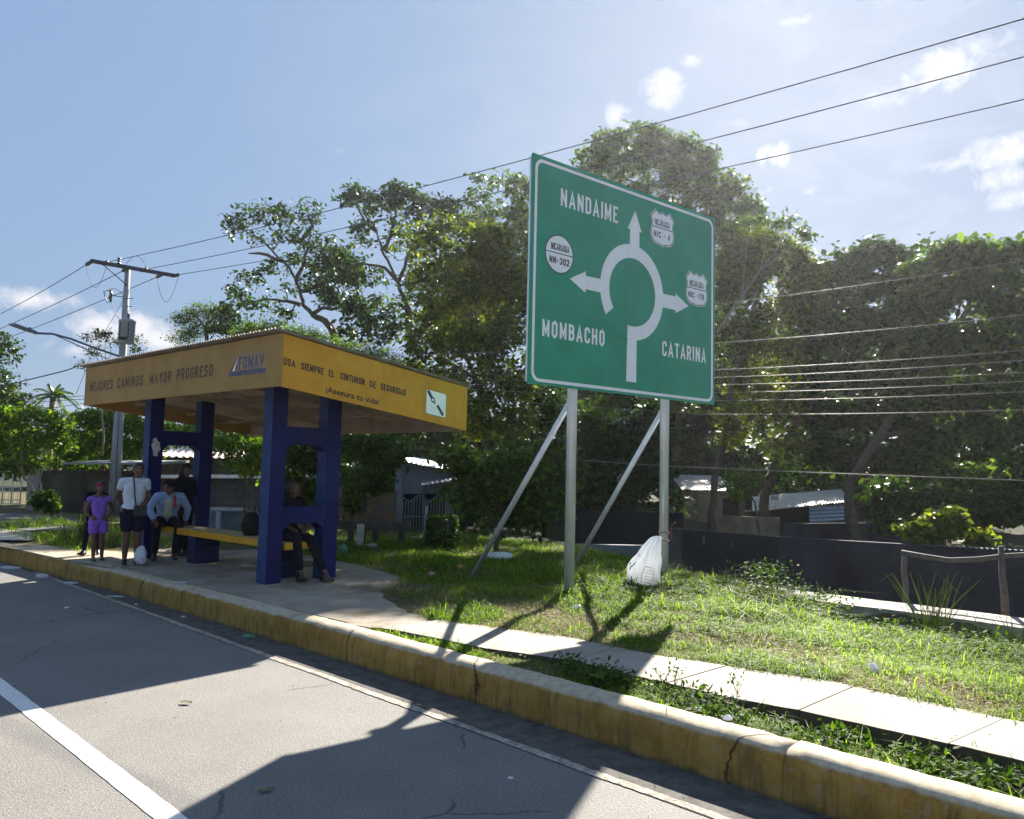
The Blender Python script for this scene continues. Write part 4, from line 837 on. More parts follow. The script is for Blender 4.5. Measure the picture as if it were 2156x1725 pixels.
# T4 tall tree behind the sign
tree('tall_tree', 'tallest tree, its round crown rising behind the top of the green sign', 'tree', 24,
     [(1345, 290, 56, 34, 1), (1285, 300, 40, 30, .9), (1400, 300, 50, 34, 1), (1450, 320, 44, 40, 1), (1490, 345, 30, 40, .9), (1250, 335, 36, 28, .9), (1310, 345, 56, 36, .9), (1390, 360, 56, 40, 1), (1455, 390, 50, 44, 1), (1515, 400, 40, 44, 1), (1550, 385, 26, 22, .8), (1570, 440, 36, 36, .9), (1530, 465, 44, 44, 1), (1595, 490, 26, 30, .8),
      (1240, 380, 40, 30, .8), (1330, 420, 60, 50, 1), (1410, 450, 60, 50, 1), (1480, 480, 50, 50, 1), (1560, 530, 60, 46, 1), (1300, 520, 90, 70, .8), (1420, 560, 80, 60, .8), (1540, 600, 60, 60, 1), (1240, 480, 60, 60, .8), (1180, 560, 60, 70, .8), (1200, 700, 80, 80, .8), (1350, 700, 90, 80, .8), (1470, 720, 70, 80, .9), (1250, 820, 80, 60, .9), (1400, 820, 80, 60, .9)],
     [(1420, 1130), (1425, 950), (1410, 760), (1395, 600)], 'mid', .145, 1.0, [[(1395, 600), (1370, 480), (1345, 360)], [(1400, 640), (1450, 520), (1480, 400)], [(1395, 600), (1320, 500), (1280, 380)]], r0=.24, seed=15)
# T5
tree('leafy_tree', 'yellow flecked tree just right of the green sign', 'tree', 20,
     [(1560, 520, 50, 36, 1), (1620, 510, 44, 34, 1), (1660, 540, 44, 36, 1), (1700, 570, 40, 34, 1), (1700, 640, 50, 50, 1), (1520, 560, 40, 40, 1), (1600, 575, 60, 44, 1.1), (1680, 590, 40, 44, 1), (1550, 610, 50, 50, 1), (1630, 650, 60, 50, 1), (1560, 700, 60, 50, 1), (1650, 740, 60, 50, 1), (1570, 800, 60, 50, 1), (1640, 840, 60, 50, 1), (1560, 890, 60, 50, .9), (1650, 930, 60, 44, .9)],
     [(1502, 1125), (1504, 1010), (1530, 900), (1560, 760), (1590, 640)], 'yellow', .12, 1.15, [[(1590, 640), (1620, 560), (1625, 500)], [(1560, 760), (1640, 700), (1670, 600)]], r0=.17, seed=17)
# bare twigs with sparse leaves that stick out at right of it
tree('sparse_tree', 'nearly bare branches with few leaves reaching above the trees right of the sign', 'tree', 19,
     [(1640, 475, 14, 10, .3), (1665, 455, 12, 12, .3), (1690, 480, 14, 10, .3), (1612, 460, 12, 10, .3), (1700, 500, 10, 8, .2), (1575, 470, 16, 12, .3)],
     [(1510, 700), (1560, 630), (1600, 570)], 'mid', .11, .5, [[(1600, 570), (1635, 530), (1668, 452)], [(1600, 570), (1660, 525), (1712, 476)], [(1600, 570), (1612, 510), (1613, 455)], [(1560, 630), (1570, 550), (1575, 470)]], r0=.07, seed=19, bark=BARKP)
# T6 right hand group
tree('big_leaf_tree', 'dense large leafed tree over the tin roofed shack', 'tree', 21,
     [(1745, 570, 40, 24, 1), (1800, 540, 44, 26, 1), (1850, 530, 36, 26, 1), (1900, 545, 44, 26, 1), (1730, 620, 50, 44, 1.1), (1810, 600, 56, 44, 1.1), (1890, 605, 50, 44, 1.1), (1720, 700, 56, 50, 1.1), (1800, 690, 60, 50, 1.1), (1880, 690, 56, 50, 1.1), (1700, 790, 60, 50, 1), (1790, 780, 56, 46, .9), (1870, 780, 56, 50, 1), (1720, 870, 60, 46, 1), (1810, 870, 60, 50, 1), (1890, 870, 50, 50, 1), (1740, 950, 60, 44, 1), (1830, 960, 60, 44, 1), (1660, 970, 40, 36, .8)],
     [(1612, 1140), (1610, 1040), (1640, 960), (1700, 860), (1760, 740)], 'dark', .165, 1.15, [[(1610, 1050), (1590, 960), (1600, 860)], [(1760, 740), (1800, 640), (1840, 560)], [(1700, 860), (1720, 740), (1735, 620)]], r0=.23, seed=21, ratio=.46, clus=.32)
tree('big_leaf_tree', 'dense large leafed tree at the right with a leaning dark trunk behind the wall', 'tree', 18.5,
     [(1940, 570, 40, 30, 1), (1990, 535, 40, 26, 1), (2040, 530, 44, 30, 1), (2090, 545, 40, 30, 1), (2150, 535, 50, 36, 1), (1950, 640, 56, 50, 1.1), (2030, 610, 56, 50, 1.1), (2110, 620, 60, 56, 1.1), (1950, 740, 56, 56, 1.1), (2030, 720, 60, 56, 1.1), (2120, 720, 60, 60, 1.1), (2000, 820, 60, 50, 1.1), (2090, 820, 60, 56, 1.1), (1930, 850, 50, 50, 1), (1960, 930, 60, 50, 1), (2050, 920, 60, 56, 1.1), (2140, 920, 50, 60, 1), (1900, 970, 50, 44, 1), (1990, 1020, 56, 44, 1), (2090, 1020, 60, 50, 1), (2180, 800, 50, 80, 1), (2190, 680, 50, 70, 1)],
     [(1800, 1150), (1790, 1080), (1785, 1020), (1850, 920), (1940, 800), (2020, 680)], 'mid', .165, 1.1, [[(2020, 680), (2060, 600), (2080, 540)], [(1940, 800), (1950, 680), (1960, 590)], [(1850, 920), (1980, 900), (2090, 850)]], r0=.22, seed=23, ratio=.46, clus=.32)
tree('low_tree', 'low dark tree behind the dark block wall at the right edge', 'tree', 16.0,
     [(1870, 1040, 50, 36, 1), (1950, 1050, 50, 40, 1), (2040, 1080, 56, 40, 1), (2120, 1060, 56, 50, 1), (2170, 1000, 50, 50, 1), (1860, 1095, 34, 26, .8)], [(2060, 1180), (2060, 1120), (2050, 1060)], 'dark', .13, 1.2, [], r0=.1, seed=25)
tree('yellow_green_bush', 'sunlit yellow green bush hanging over the top of the dark wall', 'bush', 13.6,
     [(1925, 1115, 20, 14, .9), (1955, 1108, 24, 18, .9), (1990, 1100, 24, 20, .9), (2020, 1110, 22, 22, .8), (2005, 1078, 12, 10, .6), (2062, 1132, 24, 13, 1), (1965, 1130, 40, 8, .8)], [(1990, 1190), (1990, 1150), (1985, 1115)], 'yellow', .095, .9, [], r0=.03, seed=27, ratio=.6, group='bushes', clus=.16)
tree('sunlit_sapling', 'small sunlit sapling with long leaves beside the grey shack wall', 'tree', 16.5,
     [(1560, 1010, 26, 24, .9), (1590, 1000, 20, 26, .8), (1555, 1035, 16, 14, .8), (1665, 985, 20, 22, .5)], [(1600, 1125), (1590, 1060), (1575, 1015)], 'bright', .13, .8, [], r0=.04, seed=29, ratio=.3, group='bushes', clus=.2)
# behind the shelter
tree('feathery_tree', 'low acacia like tree with feathery foliage behind the shelter roof, left part', 'tree', 27,
     [(392, 672, 30, 18, .9), (425, 655, 40, 18, 1), (465, 665, 30, 22, 1), (400, 700, 38, 14, .9), (450, 690, 40, 14, .9), (380, 715, 30, 10, .8)], [(445, 800), (436, 730), (432, 690)], 'mid', .07, 2.2, [[(432, 690), (415, 668), (400, 655)], [(432, 690), (450, 670), (470, 655)]], r0=.16, seed=31, ratio=.35)
tree('feathery_tree', 'feathery dark tree directly behind the shelter roof ridge', 'tree', 26,
     [(520, 700, 50, 22, 1), (560, 690, 44, 26, 1), (600, 700, 50, 26, 1), (650, 710, 50, 22, 1), (700, 730, 50, 26, 1), (540, 730, 60, 20, 1), (640, 740, 60, 26, 1), (760, 740, 50, 34, 1), (820, 760, 50, 30, 1)], [(600, 900), (600, 800), (600, 730)], 'bright', .07, 2.0, [], r0=.14, seed=33, ratio=.35)
for i, (lb, Y, bl, tr, kd, sd) in enumerate([
    ('leafy green tree seen between the two frames of the shelter', 19, [(500, 950, 40, 30, .9), (560, 935, 44, 30, 1), (530, 985, 36, 22, .8), (480, 935, 40, 20, .8), (560, 985, 24, 20, .7)], [(520, 1100), (520, 1030), (520, 960)], 'bright', 35),
    ('green tree seen through the opening of the right shelter frame', 18, [(610, 950, 30, 30, 1), (650, 960, 34, 34, 1), (600, 1010, 34, 30, 1), (650, 1030, 40, 34, 1), (690, 990, 34, 40, .9), (690, 940, 40, 34, .9)], [(640, 1140), (640, 1060), (640, 980)], 'mid', 37),
    ('tree with hanging leaves immediately right of the shelter columns', 17, [(745, 940, 34, 36, 1), (790, 930, 36, 34, 1), (830, 950, 30, 30, .9), (760, 1010, 36, 40, 1), (800, 1000, 30, 36, .9), (740, 1060, 26, 26, .7)], [(765, 1140), (768, 1070), (775, 980)], 'mid', 39)]):
    tree('garden_tree', lb, 'tree', Y, bl, tr, kd, .12, 1.1, [], r0=.08, seed=sd, group='garden trees behind the shelter')
# left edge
tree('airy_tree', 'airy tree cut by the left edge of the photograph', 'tree', 30,
     [(10, 715, 34, 20, .7), (20, 750, 34, 22, .8), (-20, 730, 40, 40, .8), (5, 790, 34, 20, .7), (30, 815, 30, 16, .7), (-10, 840, 50, 34, .9), (45, 845, 30, 20, .8)], [(-60, 1050), (-50, 900), (-30, 780)], 'dark', .12, 1.2, [], r0=.18, seed=41, group='trees at the left')
tree('curved_trunk_tree', 'bright leafed tree with two pale curved trunks left of the pole', 'tree', 21,
     [(20, 880, 44, 24, 1), (75, 875, 40, 24, 1), (120, 885, 30, 24, .9), (15, 930, 44, 30, 1), (75, 925, 40, 28, 1), (125, 930, 28, 24, .9), (30, 975, 44, 22, .9), (95, 970, 30, 20, .7), (-20, 900, 40, 50, 1)], [(88, 1075), (78, 1050), (62, 1018), (40, 985), (20, 940)], 'bright', .10, 1.35,
     [[(86, 1050), (84, 1010), (95, 950), (105, 900)], [(50, 1000), (45, 960), (60, 900)]], r0=.075, seed=43, bark=BARKP, group='trees at the left')
tree('clipped_shrub', 'round leafy shrub at the foot of the pale curved trunks', 'shrub', 20, [(95, 1045, 18, 14, 1), (105, 1062, 14, 14, 1), (78, 1060, 16, 14, .8)], [(92, 1080), (92, 1065), (92, 1050)], 'mid', .075, 1.6, [], r0=.03, seed=45, group='bushes', ratio=.6, clus=.15)
tree('dark_tree', 'dense green tree directly behind the utility pole', 'tree', 31,
     [(180, 885, 40, 24, 1), (230, 880, 44, 24, 1), (280, 895, 40, 26, 1), (170, 925, 40, 26, 1), (225, 930, 44, 26, 1), (290, 940, 36, 30, 1), (150, 960, 34, 22, .9), (330, 920, 40, 40, 1), (400, 915, 50, 30, 1), (200, 965, 50, 20, .8)], [(215, 1060), (215, 990), (215, 920)], 'bright', .13, 1.6, [], r0=.2, seed=47, group='trees at the left')
tree('blossom_tree', 'slender tree with upright knobbly twigs in front of the cloud by the pole', 'tree', 27,
     [(185, 712, 8, 6, .3), (193, 733, 8, 6, .3), (205, 700, 6, 6, .3), (217, 707, 8, 8, .4), (230, 702, 8, 8, .4), (243, 718, 7, 7, .3), (290, 715, 8, 10, .3), (283, 735, 10, 8, .3), (176, 768, 8, 10, .3), (200, 745, 10, 6, .3)],
     [(215, 960), (213, 860), (215, 790)], 'mid', .085, .5, [[(215, 790), (205, 755), (187, 708)], [(215, 790), (214, 750), (205, 697)], [(215, 790), (222, 750), (220, 705)], [(215, 790), (232, 750), (231, 700)], [(215, 790), (262, 760), (290, 712)], [(215, 800), (195, 775), (175, 765)]], r0=.06, seed=49, bark=BARKP, group='trees at the left')
# palm
pr = empty('palm_tree', PY(108, 1000, 34), 'palm tree with drooping fronds beyond the trees at the left', 'palm tree', 'trees at the left')
top = PY(112, 835, 34); m = MB(); m.tube([PY(100, 1010, 34), PY(104, 920, 34), top], [.16, .13, .12], 8); m.build('trunk', BARKP, pr)
rr = random.Random(8); Q = []
for i in range(15):
    a = rr.uniform(0, 6.28); el = rr.uniform(.1, 1.25); L = rr.uniform(.9, 1.35); d = np.array([math.cos(a)*math.cos(el), math.sin(a)*math.cos(el), math.sin(el)]); sd_ = np.array([-math.sin(a), math.cos(a), 0])
    for j in range(26):
        u = (j+2)/28; p = top+d*L*u-np.array([0, 0, .75*L*u*u*math.cos(el)+.05*u]); tg = d-np.array([0, 0, 1.5*u*math.cos(el)])
        for sg in (-1, 1):
            e = p+sd_*sg*.22*(1-.6*u)+tg*.12-np.array([0, 0, .12]); Q.append([p, p+tg*.035, e, p-tg*.01])
put('fronds', np_mesh('fronds', np.array(Q), 4), pr, LF['mid'])
# far greenery that closes the view (reads as one mass)
def backdrop(name, label, pts, Y0, n, leaf, kind, seed):
    r = np.random.default_rng(seed); C = []
    for (x, y, rx, ry, dY) in pts:
        m_ = n; u = r.normal(size=(m_, 3)); u /= np.linalg.norm(u, axis=1)[:, None]; u *= (r.random(m_)**.33)[:, None]; k = (Y0+dY)/F
        lump = r.integers(0, 40, m_); cen = r.normal(0, .55, (40, 3))
        C.append(PY(x, y, Y0+dY)[None]+(cen[lump]*.75+u*.45)*np.array([rx*k, 2.0, ry*k]))
    C = np.concatenate(C); put_ = put(name, np_mesh(name, leaf_quads(C, leaf*r.uniform(.6, 1.3, len(C)), r=r, flat=.9, ratio=.6), 4), None, LF[kind]); tag(put_, label, 'foliage', kind='stuff')
backdrop('far_foliage', 'dark mass of foliage far behind the trees and shacks', [(1250, 820, 130, 110, 2), (1420, 900, 120, 120, 3), (1600, 820, 120, 110, 1), (1760, 850, 130, 120, 2), (1930, 800, 130, 120, 0), (2090, 830, 130, 130, 2), (1500, 1000, 150, 60, 4), (1750, 1000, 160, 60, 5), (1980, 1010, 150, 70, 3), (1150, 1000, 130, 90, 1), (1200, 640, 100, 100, 1), (950, 900, 130, 70, 3), (1000, 640, 90, 90, 4), (1420, 700, 110, 90, 4), (1880, 1050, 150, 60, 0), (2120, 1050, 100, 60, 0)], 44, 9000, .40, 'dark', 60)
backdrop('far_foliage', 'green foliage mass far behind the shelter and the left garden wall', [(60, 960, 110, 50, 8), (220, 950, 90, 40, 8), (380, 930, 110, 40, 10), (560, 930, 120, 50, 8), (720, 900, 120, 60, 4), (840, 880, 110, 70, 4), (-40, 900, 90, 90, 6), (640, 780, 110, 40, 6), (800, 820, 90, 60, 5), (620, 985, 90, 40, -9), (780, 975, 80, 60, -10), (700, 940, 90, 50, -9)], 40, 5500, .32, 'mid', 61)
# ================================================================== UTILITY POLE AND WIRES
CONC = simple('pole_concrete', (0.30, 0.31, 0.32), .85, var=.15, scale=5, bump=.3, dirt=(0.25, 0.25, 0.24)); STEEL = simple('dark_steel', (0.06, 0.065, 0.07), .5, .5, var=.2, bump=.1)
PGREY = simple('transformer_grey', (0.30, 0.34, 0.38), .45, .1, var=.12, bump=.05); PORC = simple('brown_porcelain', (0.09, 0.07, 0.065), .3, var=.2, bump=0); CABLE = simple('cable', (0.035, 0.035, 0.045), .6, var=.1, bump=0)
YP = 25.0
pb = PY(232, 1078, YP); pb[2] = .2; ptop = PY(276, 560, YP); ptop[0], ptop[1] = pb[0], pb[1]
# the pole stands upright; use its foot for the plan position
pt = np.array([PY(254, 820, YP)[0], YP, 0.2]); zt_ = PY(277, 561, YP)[2]
pr = empty('utility_pole', pt, 'concrete utility pole with crossarm, transformer and street lamp behind the shelter', 'utility pole')
def pp_(dx=0, dy=0, z=0): return np.array([pt[0]+dx, pt[1]+dy, z])
m = MB(); m.tube([pp_(z=.1), pp_(z=2.5), pp_(z=zt_)], [.185, .15, .078], 16); m.build('shaft', CONC, pr)
m = MB(); m.tube([pp_(.10, -.17, .3), pp_(.11, -.17, 1.2), pp_(.08, -.155, 2.4), pp_(.06, -.13, 4.5)], .012, 5); m.build('ground_cable', CABLE, pr)
# painted code on the shaft
m = MB(); lettering(m, 'C', pp_(-.14, -.182, 1.78), np.array([1., 0, 0]), UZ, np.array([0, -1., 0]), .10, .17, .025, base=.004); lettering(m, 'E', pp_(-.14, -.182, 1.54), np.array([1., 0, 0]), UZ, np.array([0, -1., 0]), .10, .17, .025, base=.004); lettering(m, 'A', pp_(-.14, -.182, 1.28), np.array([1., 0, 0]), UZ, np.array([0, -1., 0]), .11, .17, .025, base=.004); m.build('painted_code', INK2, pr)
aL = PY(188, 550, YP-.85); aR = PY(364, 583, YP+.85); zc = (aL[2]+aR[2])/2; aL[2] = aR[2] = zc
ax = (aR-aL)/np.linalg.norm(aR-aL); ay = np.array([-ax[1], ax[0], 0]); off = -ay*.13
m = MB(); m.box((aL+aR)/2+off, ax, ay, UZ, np.linalg.norm(aR-aL)/2, .045, .055); m.build('crossarm', STEEL, pr)
m = MB(); pc = pp_(z=zc-.8); m.tube([(aL+aR)/2+off-ax*.9-UZ*.05, pp_(z=zc-.55)+off*.6], .015, 5); m.build('arm_brace', STEEL, pr)
def insul(a, b, n=4, r=.06):
    m = MB(); a, b = np.array(a, float), np.array(b, float); q = []; rd = []
    for i in range(n):
        for (u, w_) in ((0, .3), (.25, 1), (.55, 1), (.7, .35)): q.append(a+(b-a)*(i+u)/n); rd.append(r*w_)
    q.append(b); rd.append(r*.3); m.tube(q, rd, 8); return m.build('insulator', PORC, pr)
DW = np.array([.797, -.605, 0])   # direction of the span to the right
heads_r = [aL+ax*.35, (aL+aR)/2+ax*.25, aR-ax*.02]; heads_l = [aL+ax*.05, (aL+aR)/2-ax*.15, aR-ax*.35]
endR = []; endL = []
for h in heads_r: e = h+DW*.38; insul(h+off*.2, e); endR.append(e)
for h in heads_l: e = h-DW*.30-UZ*.05; insul(h+off, e); endL.append(e)
h = (aL+aR)/2-ax*.45+off+UZ*.05; insul(h, h+UZ*.22, 3, .06)
def loop(a, b, sag, name='jumper_wire'):
    q = [np.array(a)+(np.array(b)-np.array(a))*u-UZ*sag*4*u*(1-u) for u in np.linspace(0, 1, 12)]; m = MB(); m.tube(q, .008, 4); return m.build(name, CABLE, pr)
loop(endL[0], endR[0], .75); loop(endL[1], endR[1], -.45); loop(endL[2], endR[2], .85)
# transformer
tz = PY(282, 700, YP-.3)[2]; tcn = pp_(.23, -.30, tz); m = MB(); m.lathe(tcn, [(.22, -.36), (.24, -.34), (.24, .30), (.255, .31), (.255, .345), (.17, .40), (.06, .42)], 20); tf = m.build('transformer', PGREY, pr)
m = MB(); m.lathe(tcn+np.array([.03, -.02, .40]), [(.03, 0), (.055, .03), (.03, .06), (.055, .10), (.03, .13), (.045, .17), (.02, .2), (.012, .27)], 10); m.build('bushing', PORC, tf)
m = MB(); m.tube([tcn+np.array([-.10, -.25, .28]), tcn+np.array([-.10, -.25, -.2])], .014, 5); m.build('tank_strap', CABLE, tf)
m = MB(); m.tube([tcn+np.array([.14, -.20, .28]), tcn+np.array([.14, -.20, -.2])], .014, 5); m.build('tank_strap', CABLE, tf)
m = MB(); m.box(tcn+np.array([-.0, -.243, -.23]), (1, 0, 0), (0, 1, 0), UZ, .13, .008, .05); m.build('number_band', INK, tf)
# fuse cut-out on its bracket
fz = PY(230, 625, YP)[2]; m = MB(); m.tube([pp_(z=fz), pp_(-.42, -.1, fz+.02)], .014, 5); cb = m.build('bracket', STEEL, pr)
m = MB(); m.tube([pp_(-.42, -.1, fz-.18), pp_(-.45, -.1, fz-.05), pp_(-.42, -.1, fz+.05), pp_(-.46, -.1, fz+.19)], [.03, .055, .055, .03], 8); m.build('fuse_cutout', PORC, pr)
m = MB(); m.tube([pp_(-.48, -.1, fz+.19), pp_(-.66, -.1, fz+.14), pp_(-.55, -.1, fz-.2), pp_(-.44, -.1, fz-.18)], .016, 5); m.build('fuse_link', STEEL, pr)
loop(pp_(-.42, -.1, fz-.15), tcn+np.array([-.1, 0, .36]), .18); loop(pp_(-.5, -.1, fz+.2), pp_(-.02, -.1, zc-.9), -.12)
for dz in (-.95, -1.2): m = MB(); m.tube([pp_(-.10, -.08, zc+dz), pp_(.26, -.08, zc+dz)], .012, 5); m.build('step_bolt', STEEL, pr)
# street lamp arm with a flat lamp head
q = [PY(x, y, YP-d) for x, y, d in ((250, 750, 0), (200, 733, .9), (150, 714, 1.8), (110, 703, 2.4), (78, 702, 2.8))]
LBL = simple('lamp_blue_grey', (0.12, 0.17, 0.28), .5, .3, var=.1, bump=.05); m = MB(); m.tube(q, .032, 8); m.build('lamp_arm', LBL, pr)
m = MB(); m.tube([PY(246, 765, YP), PY(112, 704, YP-2.4)], .014, 6); m.build('arm_stay', LBL, pr)
a = PY(78, 702, YP-2.8); b = PY(30, 685, YP-3.4); dd = (b-a)/np.linalg.norm(b-a); sx_ = np.cross(dd, UZ); sx_ /= np.linalg.norm(sx_); m = MB()
m.prism([a+sx_*.06-UZ*.03, a+sx_*.06+UZ*.03, a-sx_*.06+UZ*.03, a-sx_*.06-UZ*.03], dd*.12); m.prism([a+dd*.121+sx_*.13-UZ*.02, a+dd*.121+sx_*.13+UZ*.025, a+dd*.121-sx_*.13+UZ*.025, a+dd*.121-sx_*.13-UZ*.02], (b-a)*.92); lh = m.build('lamp_head', LBL, pr)
m = MB(); m.lathe(a+dd*.22+UZ*.03, [(.04, 0), (.04, .05), (.02, .065)], 10); m.build('photocell', STEEL, lh)
# cable rack with the low voltage lines
rz = PY(254, 762, YP)[2]; m = MB(); m.box(pp_(-.1, -.16, rz), (1, 0, 0), (0, 1, 0), UZ, .42, .02, .015); m.build('cable_rack', STEEL, pr)
def wire(name, label, pts3, rad, mat, group, sag=0.0, n=24):
    m = MB(); pts3 = [np.array(p, float) for p in pts3]; P = []
    for a, b in zip(pts3[:-1], pts3[1:]):
        for u in np.linspace(0, 1, n, endpoint=False): P.append(a+(b-a)*u-UZ*sag*4*u*(1-u))
    P.append(pts3[-1]); m.tube(P, rad, 5); o = m.build(name, mat, None); return tag(o, label, 'wire', group)
def ext(a, b, k): return b+(b-a)*k
for i, (e, (x, y), Y, lb) in enumerate(zip(endR, ((2156, 40), (2156, 120), (2156, 210)), (10.8, 11.7, 13.1), ('uppermost thick power line sweeping from the pole to the upper right corner', 'middle one of the three thick power lines against the sky', 'lowest of the three thick power lines against the sky'))):
    b = PY(x, y, Y)+UZ*.262; c_ = ext(e, b, .35); wire('power_line', lb, [e, c_], .0105, CABLE, 'power lines overhead', sag=.34)
for e, (x, y), Y, lb in zip(endL, ((0, 657), (0, 688), (20, 706)), (31, 32, 33), ('highest power line left of the pole', 'second power line left of the pole, joining the arm at the shaft', 'lowest power line left of the pole, passing the fuse')):
    b = PY(x, y, Y); wire('power_line', lb, [e, ext(e, b, .5)], .012, CABLE, 'power lines left of the pole', sag=.1)
BRW = simple('bare_wire', (0.26, 0.25, 0.23), .45, .4, var=.1, bump=0); hooks = [(262+i*1.5, 742+i*5) for i in range(9)]
plan = lambda x: float(np.interp(x, [255, 1508, 2156, 3000], [25, 16.2, 13.8, 11.5]))
for i, (l_, r_, lb) in enumerate([((1507, 641), (2156, 548), 'faint thin wire highest across the right hand trees'), ((1507, 722.8), (2156, 663.4), 'single thin bright wire right of the sign, above the close set five'),
        ((1505, 779), (2156, 738), 'first of five close set thin wires right of the sign, counted from above'), ((1505, 795), (2156, 759), 'second of five close set thin wires right of the sign, counted from above'), ((1505, 810.4), (2156, 784), 'third of five close set thin wires right of the sign, counted from above'),
        ((1505, 827), (2156, 803), 'fourth of five close set thin wires right of the sign, counted from above'), ((1505, 843.6), (2156, 825), 'fifth of five close set thin wires right of the sign, counted from above'), ((1474, 872), (2156, 863), 'thin wire just under the lower edge of the sign, nearly level')]):
    a = pp_(-.05+i*.02, -.17, rz+.12-.035*i); m1 = PY(l_[0], l_[1], plan(l_[0])); m2 = PY(r_[0], r_[1], plan(r_[0]))
    P = [a]; 
    for u in np.linspace(.04, .96, 24): P.append(a+(m1-a)*u-UZ*.10*4*u*(1-u))
    P += [m1+(m2-m1)*u-UZ*.03*4*u*(1-u) for u in np.linspace(0, 1, 14)]+[m2+(m2-m1)*.4]; mm = MB(); mm.tube(P, .0026 if i in (0,) else .0034, 4); o = mm.build('thin_wire', BRW); tag(o, lb, 'wire', 'thin wires strung along the verge')
a = PY(728, 933.7, 20.5); b = PY(1388, 980.5, 14.8); c_ = PY(2156, 1011.8, 11.8); s_ = PY(560, 922, 22.5)
wire('thin_wire', 'lowest bright wire, sloping down to the right above the dark wall', [s_, a, b, c_, ext(b, c_, .4)], .007, BRW, 'thin wires strung along the verge', sag=.01)
s0 = PY(247, 765, YP); q = [s0+(PY(166, 770, 25.5)-s0)*u-UZ*.10*4*u*(1-u) for u in np.linspace(0, 1, 8)]+[PY(x, y, Y) for x, y, Y in ((140, 780, 25.8), (100, 790, 26), (50, 802, 27), (0, 815, 28), (-60, 822, 29))]
m = MB(); m.tube(q, .02, 5); tag(m.build('service_cable', CABLE), 'sagging twisted cable running left from the pole just above the shelter corner', 'cable', 'thin cables at the left')
for y0, y1, lb in ((838, 843, 'upper thin cable in the sky gap left of the shelter corner'), (846, 848, 'middle thin cable in the sky gap left of the shelter corner'), (862, 852, 'lower thin cable in the sky gap left of the shelter corner')):
    m = MB(); a = PY(90, y0, 27); b = PY(245, y1-12, YP+.1); m.tube([ext(b, a, 1.2), a, b], .009, 4); tag(m.build('service_cable', CABLE), lb, 'cable', 'thin cables at the left')
m = MB(); m.tube([pp_(-.03, -.1, zc-1.0), PY(195, 745, YP+1.2), PY(160, 830, YP+2)], .008, 4); m.build('guy_wire', CABLE, pr)
# ================================================================== YARDS, HOUSES AND WALLS
def blockmat(name, c1, c2, mortar, bw_=.4, bh=.2, rough=.9, dirt=None):
    t = NT(name); uv = t.n('ShaderNodeUVMap'); b = t.n('ShaderNodeTexBrick'); b.inputs['Scale'].default_value = 1.0; b.inputs['Brick Width'].default_value = bw_; b.inputs['Row Height'].default_value = bh; b.inputs['Mortar Size'].default_value = .008
    b.inputs['Color1'].default_value = (*c1, 1); b.inputs['Color2'].default_value = (*c2, 1); b.inputs['Mortar'].default_value = (*mortar, 1); t.l(uv.outputs[0], b.inputs['Vector'])
    c = t.mix(.6, b.outputs['Color'], t.ramp(t.noise(1.4, 7, .65), [(.3, (.45, .45, .45)), (.7, (1.15, 1.15, 1.15))]), 'MULTIPLY')
    if dirt: c = t.mix(t.ramp(t.noise(.9, 6, .6, vec=t.map((1, 1, .5))), [(.45, 0.0), (.65, .8)]), c, dirt)
    t.bump(t.math('ADD', b.outputs['Fac'], t.noise(40, 4, .6)), .35, .01); return t.fin(c, rough, 0, .15)
def wall_seg(a, b, z0, z1a, z1b, th, mat, name, parent, hole=None):
    """upright wall slab from a to b with metre UVs; hole = (u0, u1, z0, z1)"""
    a = np.array([a[0], a[1], 0.]); b = np.array([b[0], b[1], 0.]); L = np.linalg.norm(b-a); d = (b-a)/L; n = np.array([d[1], -d[0], 0]); me = None
    rects = [(0, L, z0, None)]
    if hole: u0, u1, h0, h1 = hole; rects = [(0, u0, z0, None), (u1, L, z0, None), (u0, u1, z0, h0), (u0, u1, h1, None)]
    vs = []; fs = []; uv = []
    top = lambda u: z1a+(z1b-z1a)*u/L
    for (p0, p1, q0, q1) in rects:
        c4 = [(p0, q0), (p1, q0), (p1, top(p1) if q1 is None else q1), (p0, top(p0) if q1 is None else q1)]; o = len(vs)
        vs += [a+d*u+UZ*z for u, z in c4]+[a+d*u+UZ*z-n*th for u, z in c4]
        F_ = [(0, 1, 2, 3), (5, 4, 7, 6), (3, 2, 6, 7), (0, 3, 7, 4), (1, 5, 6, 2), (0, 4, 5, 1)]
        for f in F_: fs.append([o+i for i in f]); uv += [(c4[i % 4][0]+(th if i > 3 else 0)*(f in F_[3:5]), c4[i % 4][1]) for i in f]
    me = bpy.data.meshes.new(name); me.from_pydata([tuple(p) for p in vs], [], fs); me.update(); l = me.uv_layers.new(name='UVMap'); l.data.foreach_set('uv', [float(q) for p in uv for q in p])
    return put(name, me, parent, mat)
def XY(x, Y, y=1000): p = PY(x, y, Y); return p
